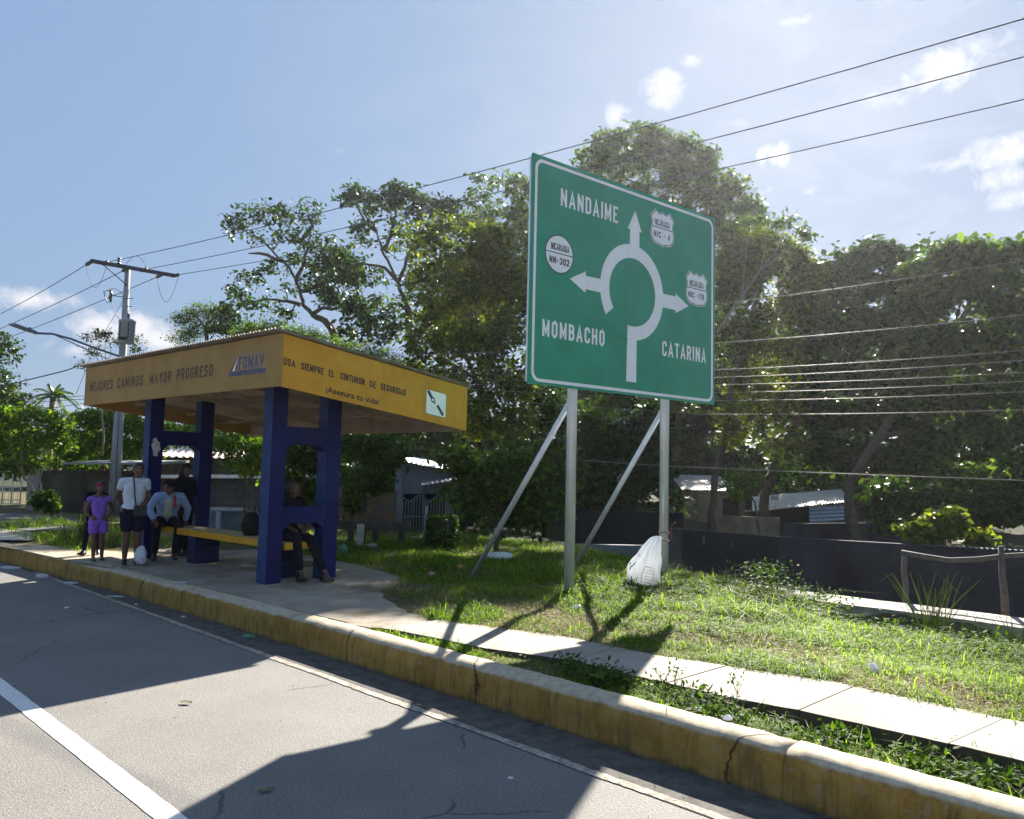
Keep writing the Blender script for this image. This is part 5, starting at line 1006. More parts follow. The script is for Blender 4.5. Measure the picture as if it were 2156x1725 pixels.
# dark yard wall parallel to the road, black painted bay, corrugated coping
WT = 14.1
def wp(s, z=0): return W(s, WT, z)
def s_at(x):   # s where the vertical line at pixel x meets the wall plane
    d = ray(x, 1050); k = WT/(d[0]*RT[0]+d[1]*RT[1]); p = CAM+d*k; return float(p@RS)
BLK = simple('black_tar_paint', (0.006, 0.006, 0.008), .75, var=.4, scale=5, bump=.3, dirt=(0.02, 0.02, 0.02)); DWALL = blockmat('dark_block_wall', (0.05, 0.052, 0.066), (0.06, 0.062, 0.076), (0.045, 0.046, 0.058), dirt=(0.02, 0.018, 0.026))
BROWNW = blockmat('brown_plaster_wall', (0.30, 0.235, 0.155), (0.34, 0.265, 0.18), (0.24, 0.19, 0.13), .8, .6, dirt=(0.13, 0.10, 0.065)); GREYW = blockmat('grey_block_wall', (0.12, 0.105, 0.095), (0.14, 0.125, 0.11), (0.07, 0.065, 0.06), dirt=(0.045, 0.04, 0.037))
BGREY = simple('blue_grey_plaster', (0.14, 0.16, 0.18), .85, var=.15, scale=3, bump=.2); DKWOOD = simple('weathered_wood', (0.10, 0.09, 0.08), .9, var=.35, scale=18, bump=.6); TIN = simple('bright_tin', (0.62, 0.62, 0.60), .35, .55, var=.15, scale=3, bump=.1, dirt=(0.34, 0.22, 0.15))
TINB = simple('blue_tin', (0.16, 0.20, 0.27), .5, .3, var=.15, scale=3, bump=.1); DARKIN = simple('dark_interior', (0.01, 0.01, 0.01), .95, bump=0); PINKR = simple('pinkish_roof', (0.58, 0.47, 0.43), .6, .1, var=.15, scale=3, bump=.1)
wr = empty('yard_wall', wp(s_at(1650), -1), 'long dark block wall with a black painted bay behind the verge at the right', 'wall')
sA, sB, sC = s_at(1432), s_at(1636), s_at(2500)
wall_seg(wp(sA), wp(sB), -1.05, .80, .80, .15, BLK, 'black_bay', wr); wall_seg(wp(sB-.002), wp(sC), -1.05, .80, .92, .14, DWALL, 'block_panel', wr)
PST = simple('wall_post', (0.07, 0.06, 0.055), .9, var=.3, scale=6, bump=.4); m = MB(); m.box((wp(sA+.12)+wp(sA))/2*np.array([1, 1, 0])+UZ*-.12, RS, RT, UZ, .11, .12, .93); m.build('end_post', PST, wr)
# peeled white patches on the black bay
rr = random.Random(5); m = MB()
for (x, y, w_, h_) in [(1482, 1139, 4, 14), (1542, 1147, 3, 8), (1455, 1195, 5, 4), (1500, 1196, 3, 3), (1525, 1205, 22, 4), (1530, 1225, 16, 8), (1545, 1190, 4, 4), (1512, 1222, 10, 3)]:
    s_ = s_at(x); d = ray(x, y); k = (WT-.001)/(d@RT); c0 = CAM+d*k; pts = []
    for q in range(9): a = 2*math.pi*q/9; r_ = rr.uniform(.45, 1); pts.append(c0+RS*w_/115*r_*math.cos(a)+UZ*h_/115*r_*math.sin(a)-RT*.004)
    m.add(pts, [tuple(range(9))])
m.build('peeled_patches', simple('old_whitewash', (0.10, 0.11, 0.11), .9, var=.5, scale=12, bump=0), wr)
def tinsheet(name, p0, pu, pv, mat, parent, pitch=.09, amp=.014, across='u'):
    """corrugated sheet spanned by pu (across the ribs) and pv (along them) from p0"""
    p0, pu, pv = (np.array(q, float) for q in (p0, pu, pv)); L = np.linalg.norm(pu); n = max(8, int(L/pitch*6)); nr = np.cross(pu, pv); nr /= np.linalg.norm(nr); vs = []; fs = []
    for i in range(n+1):
        q = p0+pu*i/n+nr*amp*math.cos(2*math.pi*L*i/n/pitch); vs += [q, q+pv]
        if i: fs.append((2*i-2, 2*i-1, 2*i+1, 2*i))
    k = len(vs); vs += [v-nr*.003 for v in vs]; fs += [tuple(q+k for q in f[::-1]) for f in fs]
    m = MB(); m.add(vs, fs, 0, True); return m.build(name, mat, parent)
s1, s2 = s_at(1900), s_at(2500); tinsheet('coping_sheet', wp(s1, .845)-RT*.05, wp(s2, .945)-wp(s1, .845), RT*.3-UZ*.03, TINB, wr, .076, .012)
# wooden rail made of branches on the ledge
rl = empty('wooden_rail', W(s_at(2000)*.77, 11.3, .3), 'crooked rail of branches on two forked posts in front of the dark wall', 'rail')
def lp(x, y, t_=11.6): d = ray(x, y); k = t_/(d@RT); return CAM+d*k
m = MB(); m.tube([lp(1905, 1290), lp(1908, 1240), lp(1903, 1200), lp(1905, 1168)], [.045, .04, .038, .034], 7); m.build('post', DKWOOD, rl)
m = MB(); m.tube([lp(2118, 1325), lp(2116, 1260), lp(2110, 1210), lp(2108, 1150)], [.05, .045, .04, .034], 7); m.build('post', DKWOOD, rl)
m = MB(); m.tube([lp(1898, 1163), lp(1945, 1172), lp(2000, 1180), lp(2060, 1178), lp(2115, 1171), lp(2160, 1168), lp(2230, 1172)], [.034, .036, .034, .035, .032, .03, .03], 7); m.build('cross_branch', DKWOOD, rl)
def house_wall(parent, xa, ya, xb, yb, z0, zta, ztb, mat, name='wall', th=.15, hole=None):
    return wall_seg(XY(xa, ya), XY(xb, yb), z0, zta, ztb, th, mat, name, parent, hole)
zz = lambda x, y, Y: float(PY(x, y, Y)[2])
# brown shack with the dark window opening
Yb = 31.0
bs = empty('brown_shack', XY(1490, Yb)*np.array([1, 1, 0])-UZ*1.0, 'brown plastered shack with a small dark window opening behind the black bay', 'shack')
A = XY(1420, Yb); B = XY(1568, Yb-.4); L = np.linalg.norm((B-A)[:2]); kx = L/148
house_wall(bs, 1420, Yb, 1568, Yb-.4, -1.1, zz(1470, 1032, Yb), zz(1560, 1035, Yb), BROWNW, hole=((1522-1420)*kx, (1558-1420)*kx, zz(1530, 1086, Yb), zz(1530, 1049, Yb)))
m = MB(); q = XY(1540, Yb+.5); m.box(np.array([q[0], q[1], zz(1540, 1067, Yb)]), (1, 0, 0), (0, 1, 0), UZ, .8, .02, .8); m.build('window_opening', DARKIN, bs)
tinsheet('roof_sheet', np.array([*XY(1435, Yb-.3)[:2], zz(1435, 1030, Yb)]), np.array([*(XY(1556, Yb-.5)-XY(1435, Yb-.3))[:2], zz(1556, 1033, Yb)-zz(1435, 1030, Yb)]), np.array([.4, 4.5, .55]), TIN, bs, .12, .02)
m = MB(); m.tube([np.array([*XY(1465, Yb-.2)[:2], zz(1465, 1034, Yb)]), np.array([*XY(1465, Yb-.2)[:2], -1])], .05, 6); m.build('drain_pipe', STEEL, bs)
# low brown yard wall running right from it
lw = empty('brown_wall', XY(1620, 29)*np.array([1, 1, 0])-UZ, 'low stained brown wall in front of the tin roofed shack', 'wall')
house_wall(lw, 1500, 29.5, 1642, 29, -1.1, zz(1560, 1088, 29.3), zz(1642, 1090, 29), BROWNW, 'panel'); house_wall(lw, 1642.5, 28.9, 1990, 27, -1.1, zz(1660, 1103, 29), zz(1990, 1100, 27), DWALL, 'panel')
# tin roofed shack
ts = empty('tin_shack', XY(1660, 33)*np.array([1, 1, 0])-UZ, 'tin roofed shack with a bright sunlit roof and bluish corrugated wall', 'shack')
p0 = np.array([*XY(1562, 31)[:2], zz(1562, 1078, 31)]); p1 = np.array([*XY(1790, 33)[:2], zz(1790, 1056, 33)]); p2 = np.array([*XY(1585, 38)[:2], zz(1585, 1046, 38)])
tinsheet('roof_sheet', p0, p1-p0, p2-p0, TIN, ts, .16, .02); m = MB(); q = PY(1631, 1049, 33.5); m.box(np.array([q[0], q[1], q[2]]), (1, 0, 0), (0, 1, 0), UZ, .11, .11, .08); m.build('roof_weight', simple('roof_stone', (0.4, 0.36, 0.3), .9), ts)
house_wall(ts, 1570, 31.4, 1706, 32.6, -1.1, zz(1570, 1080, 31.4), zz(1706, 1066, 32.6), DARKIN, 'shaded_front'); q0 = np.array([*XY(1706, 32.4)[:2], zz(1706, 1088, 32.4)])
qa = np.array([*XY(1704, 32.4)[:2], zz(1704, 1102, 32.4)]); qb = np.array([*XY(1776, 33)[:2], zz(1776, 1098, 33)]); tinsheet('corrugated_wall', qa, UZ*(zz(1704, 1066, 32.4)-qa[2]), qb-qa, simple('blue_grey_tin', (0.30, 0.37, 0.46), .45, .3, bump=.1), ts, .15, .03)
# low shaded wall behind the left pole and centre
cw_ = empty('shaded_wall', XY(1150, 19)*np.array([1, 1, 0]), 'low grey plastered wall in deep shade behind the sign pole', 'wall')
house_wall(cw_, 958, 18.6, 1425, 18.6, -.4, zz(960, 1142, 18.6), zz(1425, 1150, 18.6), BGREY, 'panel')
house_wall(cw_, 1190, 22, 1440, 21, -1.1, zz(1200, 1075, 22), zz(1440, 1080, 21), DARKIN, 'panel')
# blue grey house with porch
Yh = 22.0
bh = empty('small_house', XY(890, Yh)*np.array([1, 1, 0]), 'small blue grey house with a sloping bright metal roof and dark gated porch', 'house')
m = MB()
hx = lambda x, y, Y=Yh: np.array([*XY(x, Y)[:2], zz(x, y, Y)])
m.prism([hx(838, 972), hx(838, 1040), hx(990, 1040), hx(990, 996)], np.array([-.1, .2, 0])*1.0); m.build('wall', BGREY, bh)
for x in (842, 948): m = MB(); m.box(hx(x, 1090), (1, 0, 0), (0, 1, 0), UZ, .10, .1, abs(zz(x, 1035, Yh)-zz(x, 1090, Yh))+.4); m.build('porch_column', BGREY, bh)
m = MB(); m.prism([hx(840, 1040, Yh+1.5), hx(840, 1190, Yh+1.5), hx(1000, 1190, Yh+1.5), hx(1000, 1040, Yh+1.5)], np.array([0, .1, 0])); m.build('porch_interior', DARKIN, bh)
a, b, c_ = hx(829, 967, Yh-.4), hx(1000, 1000, Yh-.4), hx(880, 964, Yh+5); tinsheet('roof_sheet', a, b-a, c_-a, simple('skylit_tin', (0.62, 0.68, 0.74), .4, .3, bump=.1), bh, .12, .015)
a, b, c_ = hx(888, 1022, Yh-1.6), hx(965, 1012, Yh-1.6), hx(893, 1012, Yh); tinsheet('porch_roof', a, b-a, c_-a, simple('porch_tin', (0.22, 0.22, 0.22), .5, .3, bump=.1), bh, .12, .012)
for x, y in ((893, 1100), (965, 1100)): m = MB(); m.tube([hx(x, 1020, Yh-1.5), hx(x, 1190, Yh-1.5)], .035, 6); m.build('porch_post', STEEL, bh)
gm = empty('iron_gate', hx(895, 1180, Yh-.6), 'ornate iron bar gate closing the dark porch of the grey house', 'gate'); IRON = simple('pale_iron', (0.33, 0.36, 0.36), .5, .3, bump=0); m = MB(); rr = random.Random(3)
for i, x in enumerate(np.linspace(850, 945, 17)):
    yt = 1052+6*math.sin(i*.9); a = hx(x, 1160, Yh-.5); b = hx(x, yt, Yh-.5); m.tube([a, b, b+np.array([.04, 0, .05]), b+np.array([.08, 0, .02])], .011, 5)
m.build('bars', IRON, gm); m = MB(); m.tube([hx(848, 1135, Yh-.5), hx(947, 1135, Yh-.5)], .014, 5); m.tube([hx(848, 1088, Yh-.5), hx(947, 1088, Yh-.5)], .012, 5); m.build('rails', IRON, gm)
m = MB(); m.tube([PY(898, 1066, 17), PY(891, 1160, 17)], .025, 7); m.tube([PY(864, 1131, 17), PY(898, 1134, 17)], .015, 5); tag(m.build('iron_post', IRON), 'thin pale iron post with a short bar in front of the porch gate', 'post')
# clipped dark hedge
r_ = np.random.default_rng(12); n = 5200; c0 = PY(932, 1150, 17.0); U = r_.uniform(-1, 1, (n, 3)); fc = r_.integers(0, 3, n); U[np.arange(n), fc] = np.sign(U[np.arange(n), fc])*r_.uniform(.85, 1.03, n)
C = np.array([c0[0], c0[1], .62])+U*np.array([.30, .5, .33]); o = put('hedge', np_mesh('hedge', leaf_quads(C, r_.uniform(.04, .07, n), r=r_, flat=1.0, ratio=.6), 4), None, LF['dark']); tag(o, 'clipped dark green hedge in front of the grey house porch', 'hedge')
# brick and block walls of the gardens behind the shelter
BRK = blockmat('stained_brick', (0.17, 0.10, 0.055), (0.13, 0.10, 0.08), (0.08, 0.07, 0.06), .36, .2, dirt=(0.05, 0.04, 0.03))
g1_ = empty('brick_wall', XY(775, 21)*np.array([1, 1, 0]), 'stained brown brick wall between the shelter and the grey house', 'wall'); house_wall(g1_, 728, 20.5, 836, 20.5, .1, zz(730, 1040, 20.5), zz(836, 1036, 20.5), BRK, 'panel')
m = MB(); m.box(PY(790, 1107, 17), (1, 0, 0), (0, 1, 0), UZ, .72, .06, .09); 
for x in (738, 790, 845): m.box(PY(x, 1140, 17.02), (1, 0, 0), (0, 1, 0), UZ, .06, .05, .34)
fo = m.build('low_fence', PST); tag(fo, 'low dark rail fence at the back of the grass beside the shelter', 'fence')
m = MB(); m.prism([PY(750, 1160, 16.5), PY(763, 1160, 16.5), PY(766, 1104, 16.5), PY(752, 1104, 16.5)], (0, .08, 0)); tag(m.build('pale_post', simple('whitewashed_post', (0.42, 0.42, 0.38), .9, bump=.3)), 'short pale post at the grass edge right of the shelter', 'post')
g2_ = empty('block_wall', XY(480, 22)*np.array([1, 1, 0]), 'grey block wall with a bright sunlit coping seen through the shelter', 'wall')
house_wall(g2_, 330, 22.6, 720, 21.6, .1, zz(335, 1008, 22.6), zz(720, 1008, 21.6), GREYW, 'panel'); m = MB(); a = np.array([*XY(325, 22.5)[:2], zz(335, 1007, 22.6)]); b = np.array([*XY(725, 21.5)[:2], zz(720, 1007, 21.6)]); m.prism([a-np.array([0, .12, 0]), b-np.array([0, .12, 0]), b+np.array([0, .25, 0]), a+np.array([0, .25, 0])], UZ*.09); m.build('coping', TIN, g2_)
g3_ = empty('white_painted_wall', XY(480, 20)*np.array([1, 1, 0]), 'low pale blue painted block wall in front of the taller block wall', 'wall'); house_wall(g3_, 438, 20.6, 545, 20.4, .1, zz(440, 1072, 20.6), zz(545, 1076, 20.4), blockmat('pale_blue_block', (0.16, 0.21, 0.25), (0.19, 0.24, 0.28), (0.10, 0.13, 0.15)), 'panel')
m = MB(); a = np.array([*XY(450, 20.4)[:2], zz(450, 1071, 20.4)]); b = np.array([*XY(520, 20.3)[:2], zz(520, 1074, 20.3)]); m.box((a+b)/2, (1, 0, 0), (0, 1, 0), UZ, np.linalg.norm(b-a)/2, .08, .035); c0 = hx(465, 1120, 20.3); m.box(c0, (1, 0, 0), (0, 1, 0), UZ, .05, .06, .5); m.build('pillar_and_cap', simple('pale_trim', (0.33, 0.36, 0.38), .85, bump=.2), g3_)
# long house with pinkish roof beyond
Yf = 33
lh_ = empty('long_house', XY(430, Yf)*np.array([1, 1, 0]), 'long grey brick house with a sunlit pinkish metal roof seen through the shelter', 'house')
house_wall(lh_, 300, Yf, 528, Yf-.5, .1, zz(335, 963, Yf), zz(528, 967, Yf-.5), GREYW); a, b, c_ = hx(295, 960, Yf-.4), hx(545, 966, Yf-.9), hx(330, 938, Yf+6); tinsheet('roof_sheet', a, b-a, c_-a, PINKR, lh_, .3, .03)
g4_ = empty('garden_wall', XY(150, 25.5)*np.array([1, 1, 0]), 'dark stained garden wall with a flat roof edge left of the pole', 'wall')
DW2 = blockmat('dark_stained_wall', (0.10, 0.085, 0.06), (0.12, 0.10, 0.07), (0.06, 0.05, 0.04), .8, .5, dirt=(0.03, 0.028, 0.02)); house_wall(g4_, 84, 26, 330, 25.4, .1, zz(84, 990, 26), zz(330, 992, 25.4), DW2, 'panel')
house_wall(g4_, 58, 26.5, 83, 26, .1, zz(60, 988, 26), zz(84, 988, 26), simple('pale_gate_pillar', (0.22, 0.20, 0.17), .9, bump=.3), 'gate_pillar')
m = MB(); a = hx(132, 978, 25); b = hx(330, 979, 25); m.prism([a, b, b+np.array([0, 2.5, .1]), a+np.array([0, 2.5, .1])], UZ*.07); m.build('roof_edge', simple('grey_sheet', (0.25, 0.25, 0.23), .7, bump=.1), g4_)
# white barred gate at the left edge
wg = empty('white_gate', XY(10, 27)*np.array([1, 1, 0]), 'white metal bar gate at the far left edge', 'gate'); WM = simple('white_enamel', (0.66, 0.66, 0.63), .5, var=.1, bump=.05); gx = lambda x, y: hx(x, y, 27.3)
for x in (-60, -35, 8, 27, 46): m = MB(); m.tube([gx(x, 993), gx(x, 1061)], .022, 6); m.build('bar', WM, wg)
for y in (993, 1027, 1053, 1061): m = MB(); m.tube([gx(-90, y), gx(46, y)], .018, 6); m.build('rail', WM, wg)
for x in np.linspace(-80, 40, 14): m = MB(); m.tube([gx(x, 1027), gx(x, 1061)], .008, 4); m.build('thin_bar', WM, wg)
# ================================================================== PEOPLE
SKIN = simple('skin_brown', (0.13, 0.062, 0.036), .5, var=.12, scale=12, bump=.08); HAIR = simple('black_hair', (0.012, 0.010, 0.009), .45, var=.3, scale=30, bump=.4, fine=180)
EYEW = simple('eye_white', (0.6, 0.58, 0.55), .3, bump=0); PUP = simple('eye_dark', (0.01, 0.008, 0.006), .2, bump=0); LIPS = simple('lips', (0.15, 0.05, 0.04), .5, bump=0)
def cloth(name, c, var=.15, scale=20, fine=60, bump=.4): return simple(name, c, .9, var=var, scale=scale, bump=bump, fine=fine, spec=.1)
def capsules(caps):
    m = MB()
    for (a, ra, b, rb) in caps:
        a, b = np.array(a, float), np.array(b, float); d = b-a; L = np.linalg.norm(d)
        if L < 1e-4: d = np.array([0, 0, 1e-3]); b = a+d; L = 1e-3
        d = d/L; P = [a-d*ra*.97, a-d*ra*.8, a-d*ra*.45, a, b, b+d*rb*.45, b+d*rb*.8, b+d*rb*.97]; m.tube(P, [ra*.24, ra*.6, ra*.89, ra, rb, rb*.89, rb*.6, rb*.24], 12)
    return m
def fused(name, caps, vox, mat, parent, M_, smooth=4, cuts=(), mats=None, assign=None, warp=None):
    me = capsules(caps).mesh(name); o = bpy.data.objects.new('tmp', me); col.objects.link(o)
    md = o.modifiers.new('r', 'REMESH'); md.mode = 'VOXEL'; md.voxel_size = vox; md.use_smooth_shade = True
    if smooth: sm = o.modifiers.new('s', 'SMOOTH'); sm.iterations = smooth; sm.factor = .5
    bpy.context.view_layer.update(); res = bpy.data.meshes.new_from_object(o.evaluated_get(bpy.context.evaluated_depsgraph_get())); bpy.data.objects.remove(o)
    if cuts:
        bm = bmesh.new(); bm.from_mesh(res)
        for (p, n_, *lim) in cuts:
            g = bm.verts[:]+bm.edges[:]+bm.faces[:]; bmesh.ops.bisect_plane(bm, geom=g, plane_co=Vector(p), plane_no=Vector(n_), clear_outer=True)
        bm.to_mesh(res); bm.free()
    if warp:
        for v in res.vertices: v.co = Vector(warp(np.array(v.co)))
    res.name = name; res.materials.clear()
    for m_ in (mats or [mat]): res.materials.append(m_)
    if assign:
        for p in res.polygons: p.material_index = assign(p.center)
    for p in res.polygons: p.use_smooth = True
    res.transform(M_); ob = bpy.data.objects.new(name, res); col.objects.link(ob); ob.parent = parent; ob.matrix_parent_inverse = pmat(parent).inverted(); return ob
def V3(*a): return np.array(a, float)
def hand(wrist, dirn, palm_n, k, side, curl=.5):
    """palm plus four unequal bent fingers and a thumb leaving its side"""
    d = np.array(dirn, float); d /= np.linalg.norm(d); n = np.array(palm_n, float); n -= d*np.dot(n, d); n /= np.linalg.norm(n); s = np.cross(d, n)*side; w_ = np.array(wrist, float); C = []
    for q in (-.026, -.009, .009, .026): C.append((w_+s*q*.5*k+d*.01*k, .016*k, w_+d*.085*k+s*q*k, .0125*k))
    for q, L in ((-.030, .058), (-.010, .072), (.010, .078), (.030, .068)):
        p0 = w_+d*.088*k+s*q*k; p1 = p0+(d*math.cos(curl*.6)+n*math.sin(curl*.6))*L*.42*k; p2 = p1+(d*math.cos(curl*1.5)+n*math.sin(curl*1.5))*L*.32*k; p3 = p2+(d*math.cos(curl*2.2)+n*math.sin(curl*2.2))*L*.26*k
        C += [(p0, .0098*k, p1, .0090*k), (p1, .0090*k, p2, .0082*k), (p2, .0082*k, p3, .0072*k)]
    t0 = w_+d*.03*k+s*.026*k; t1 = t0+(d*.6+s*.7+n*.3)*.038*k; t2 = t1+(d*.85+s*.25+n*.5)*.03*k
    C += [(t0, .013*k, t1, .011*k), (t1, .011*k, t2, .009*k)]; return C
def head(c, fwd, up, k):
    c = np.array(c, float); f = np.array(fwd, float); f /= np.linalg.norm(f); u = np.array(up, float); u -= f*np.dot(u, f); u /= np.linalg.norm(u); s = np.cross(f, u)
    C = [(c+u*.03*k-f*.025*k, .088*k, c+u*.035*k+f*.02*k, .082*k), (c-u*.01*k+f*.02*k, .075*k, c-u*.05*k+f*.035*k, .052*k), (c-u*.075*k+f*.05*k, .034*k, c-u*.085*k+f*.055*k, .026*k),
         (c+f*.088*k+u*.012*k, .010*k, c+f*.108*k-u*.018*k, .014*k), (c+f*.088*k-u*.048*k-s*.012*k, .012*k, c+f*.088*k-u*.048*k+s*.012*k, .012*k), (c+f*.082*k+u*.035*k-s*.035*k, .013*k, c+f*.082*k+u*.035*k+s*.035*k, .013*k)]
    for q in (-1, 1): C += [(c+s*q*.08*k-f*.01*k+u*.012*k, .013*k, c+s*q*.088*k-f*.014*k-u*.022*k, .010*k), (c+s*q*.042*k+f*.055*k-u*.018*k, .028*k, c+s*q*.045*k+f*.045*k-u*.03*k, .024*k)]
    eyes = [c+s*q*.031*k+f*.087*k+u*.012*k for q in (-1, 1)]; mouth = c+f*.096*k-u*.05*k
    def assign(p, eyes=eyes, mouth=mouth, k=k, s=s, u=u):
        p = np.array(p)
        for e in eyes:
            v = p-e
            if (np.dot(v, s)/(.015*k))**2+(np.dot(v, u)/(.008*k))**2 < 1 and np.linalg.norm(v) < .03*k: return 2 if abs(np.dot(v, s)) < .006*k else 1
        v = p-mouth
        if (np.dot(v, s)/(.024*k))**2+(np.dot(v, u)/(.009*k))**2 < 1 and np.linalg.norm(v) < .04*k: return 3
        return 0
    return C, assign
def foot(ankle, fwd, k):
    a = np.array(ankle, float); f = np.array([fwd[0], fwd[1], 0.]); f /= np.linalg.norm(f); z = np.array([a[0], a[1], .035*k]); s = np.array([-f[1], f[0], 0])
    return [(a, .036*k, z-f*.035*k, .035*k), (a, .036*k, z+f*.07*k, .030*k), (z-f*.035*k, .034*k, z+f*.11*k+s*.012*k, .026*k), (z, .03*k, z+f*.115*k-s*.016*k, .024*k), (z+f*.09*k, .028*k, z+f*.15*k, .020*k)]
def limbs_body(J, k, fwd, wide=1.0, legw=1.0):
    C = [(J['pelvis']+V3(-.07*wide, 0, 0)*k, .105*k*wide, J['pelvis']+V3(.07*wide, 0, 0)*k, .105*k*wide), (J['pelvis'], .115*k*wide, J['waist'], .105*k*wide), (J['waist']+V3(-.04, 0, 0)*k, .095*k*wide, J['chest']+V3(-.07*wide, 0, 0)*k, .098*k*wide),
         (J['waist']+V3(.04, 0, 0)*k, .095*k*wide, J['chest']+V3(.07*wide, 0, 0)*k, .098*k*wide), (J['chest'], .10*k*wide, J['neck'], .058*k), (J['neck'], .052*k, J['head']-V3(0, 0, .04)*k, .050*k)]
    for s in 'LR':
        C += [(J['neck']-V3(0, 0, .02)*k, .05*k, J['sh'+s], .054*k*wide**.5), (J['sh'+s], .054*k*wide**.5, J['el'+s], .040*k*wide**.5), (J['el'+s], .040*k*wide**.4, J['wr'+s], .026*k),
              (J['hip'+s], .088*k*legw, J['kn'+s], .056*k*legw), (J['kn'+s], .056*k*legw, (J['kn'+s]*.62+J['an'+s]*.38), .054*k*legw), ((J['kn'+s]*.62+J['an'+s]*.38), .054*k*legw, J['an'+s], .036*k)]
        C += foot(J['an'+s], fwd if s+'f' not in J else J[s+'f'], k)
    return C
def person(label, pos, yaw, J, k, hd_f, hands, mats, clothes, hair, vox=.0085, wide=1.0, legw=1.0, fwd=(0, -1), extra=()):
    """J in local metres, person faces -y"""
    root = empty('person', pos, label, 'person', 'people waiting at the bus shelter', yaw); M_ = Matrix.Translation(Vector(pos)) @ Matrix.Rotation(yaw, 4, 'Z')
    C = limbs_body(J, k, fwd, wide, legw); hc, asg = head(J['head'], hd_f[0], hd_f[1], k); C += hc
    for (s, d, n, side, curl) in hands: C += hand(J['wr'+s], d, n, k, side, curl)
    fused('body', C, vox, None, root, M_, 3, mats=[mats['skin'], EYEW, PUP, LIPS], assign=asg)
    for (nm, caps, mat, cuts, vx) in clothes: fused(nm, caps, vx, mat, root, M_, 3, cuts)
    for (nm, caps, mat) in hair: fused(nm, caps, .009, mat, root, M_, 2)
    for (nm, fn, mat) in extra:
        o = fn().mesh(nm); o.transform(M_); ob = bpy.data.objects.new(nm, o); col.objects.link(ob); o.materials.append(mat); ob.parent = root; ob.matrix_parent_inverse = pmat(root).inverted()
    return root
def jnt(k, **over):
    J = dict(pelvis=V3(0, 0, .90), waist=V3(0, 0, 1.05), chest=V3(0, 0, 1.25), neck=V3(0, .01, 1.44), head=V3(0, -.01, 1.565), shL=V3(-.17, .01, 1.38), shR=V3(.17, .01, 1.38), elL=V3(-.22, .02, 1.12), elR=V3(.22, .02, 1.12), wrL=V3(-.21, -.06, .90), wrR=V3(.21, -.06, .90),
             hipL=V3(-.085, 0, .86), hipR=V3(.085, 0, .86), knL=V3(-.09, -.01, .47), knR=V3(.09, -.01, .47), anL=V3(-.09, .02, .09), anR=V3(.09, .02, .09))
    J = {a: b*k for a, b in J.items()}
    for a, b in over.items(): J[a] = V3(*b)
    return J
yaw_cam = lambda p, extra=0: math.atan2(-p[0], p[1])*-1*-1 + extra   # 0 = facing -y (towards the camera row)
up = (0, 0, 1)
def face_cam(p): return math.atan2(p[0]-0, p[1]-0)*-1     # turn -y axis towards the camera at the origin
# girl in purple
pg = PZ(202, 1181, .302); k = 1.25/1.70; J = jnt(k); 
J.update(elL=V3(-.245, .09, 1.08)*k*1.0, wrL=V3(-.175, -.0, .95)*k, elR=V3(.30, .09, 1.10)*k, wrR=V3(.18, -.02, .96)*k, shL=V3(-.155, .01, 1.37)*k, shR=V3(.155, .01, 1.37)*k, anL=V3(-.07, -.03, .09)*k, knL=V3(-.08, -.03, .47)*k, anR=V3(.12, .04, .09)*k, knR=V3(.10, .0, .47)*k)
PUR = cloth('purple_cloth', (0.27, 0.13, 0.56), .35, 60); RED = cloth('red_band', (0.40, 0.03, 0.06)); DARKSH = simple('dark_sandal', (0.012, 0.012, 0.015), .6, bump=.1)
rom = [(J['pelvis']+V3(-.05, 0, -.02), .098*k*1.1, J['pelvis']+V3(.05, 0, -.02), .098*k*1.1), (J['pelvis'], .115*k, J['waist'], .108*k), (J['waist']+V3(-.03, 0, 0), .098*k, J['chest']+V3(-.045, 0, 0), .108*k), (J['waist']+V3(.03, 0, 0), .098*k, J['chest']+V3(.045, 0, 0), .108*k), (J['chest'], .105*k, J['neck']-V3(0, 0, .06)*k, .075*k),
       (J['shL']+V3(.03, 0, 0), .062*k, J['shL']+V3(-.025, 0, -.02), .070*k), (J['shR']+V3(-.03, 0, 0), .062*k, J['shR']+V3(.025, 0, -.02), .070*k), (J['hipL']+V3(-.01, 0, 0), .108*k, J['hipL']*.42+J['knL']*.58+V3(-.012, 0, 0), .098*k), (J['hipR']+V3(.01, 0, 0), .108*k, J['hipR']*.42+J['knR']*.58+V3(.012, 0, 0), .098*k)]
hd = J['head']
person('girl in a purple romper standing hands on hips at the kerb', pg, face_cam(pg)+.25, J, k, ((-.1, -1, -.12), up), [('L', (.35, -.75, -.45), (.8, .3, -.1), 1, .5), ('R', (-.35, -.75, -.45), (-.8, .3, -.1), -1, .5)], dict(skin=SKIN),
       [('romper', rom, PUR, [((0, 0, .60*k), (0, 0, -1))], .008), ('sandals', foot(J['anL']*V3(1, 1, .55), (0, -1), k*1.05)[2:], DARKSH, [((0, 0, .03), (0, 0, 1))], .008), ('sandals', foot(J['anR']*V3(1, 1, .55), (0, -1), k*1.05)[2:], DARKSH, [((0, 0, .03), (0, 0, 1))], .008)],
       [('hair', [(hd+V3(0, .03, .05)*k, .098*k, hd+V3(0, .01, .055)*k, .094*k), (hd+V3(.03, .085, .0)*k, .06*k, hd+V3(.06, .11, -.09)*k, .04*k), (hd+V3(-.06, .02, .02)*k, .05*k, hd+V3(-.07, .04, -.03)*k, .035*k)], HAIR), ('headband', [(hd+V3(-.07, -.045, .075)*k, .022*k, hd+V3(.0, -.065, .115)*k, .02*k), (hd+V3(.0, -.065, .115)*k, .02*k, hd+V3(.07, -.04, .08)*k, .022*k), (hd+V3(-.05, -.05, .11)*k, .028*k, hd+V3(-.09, -.03, .10)*k, .022*k)], RED)], vox=.0075)
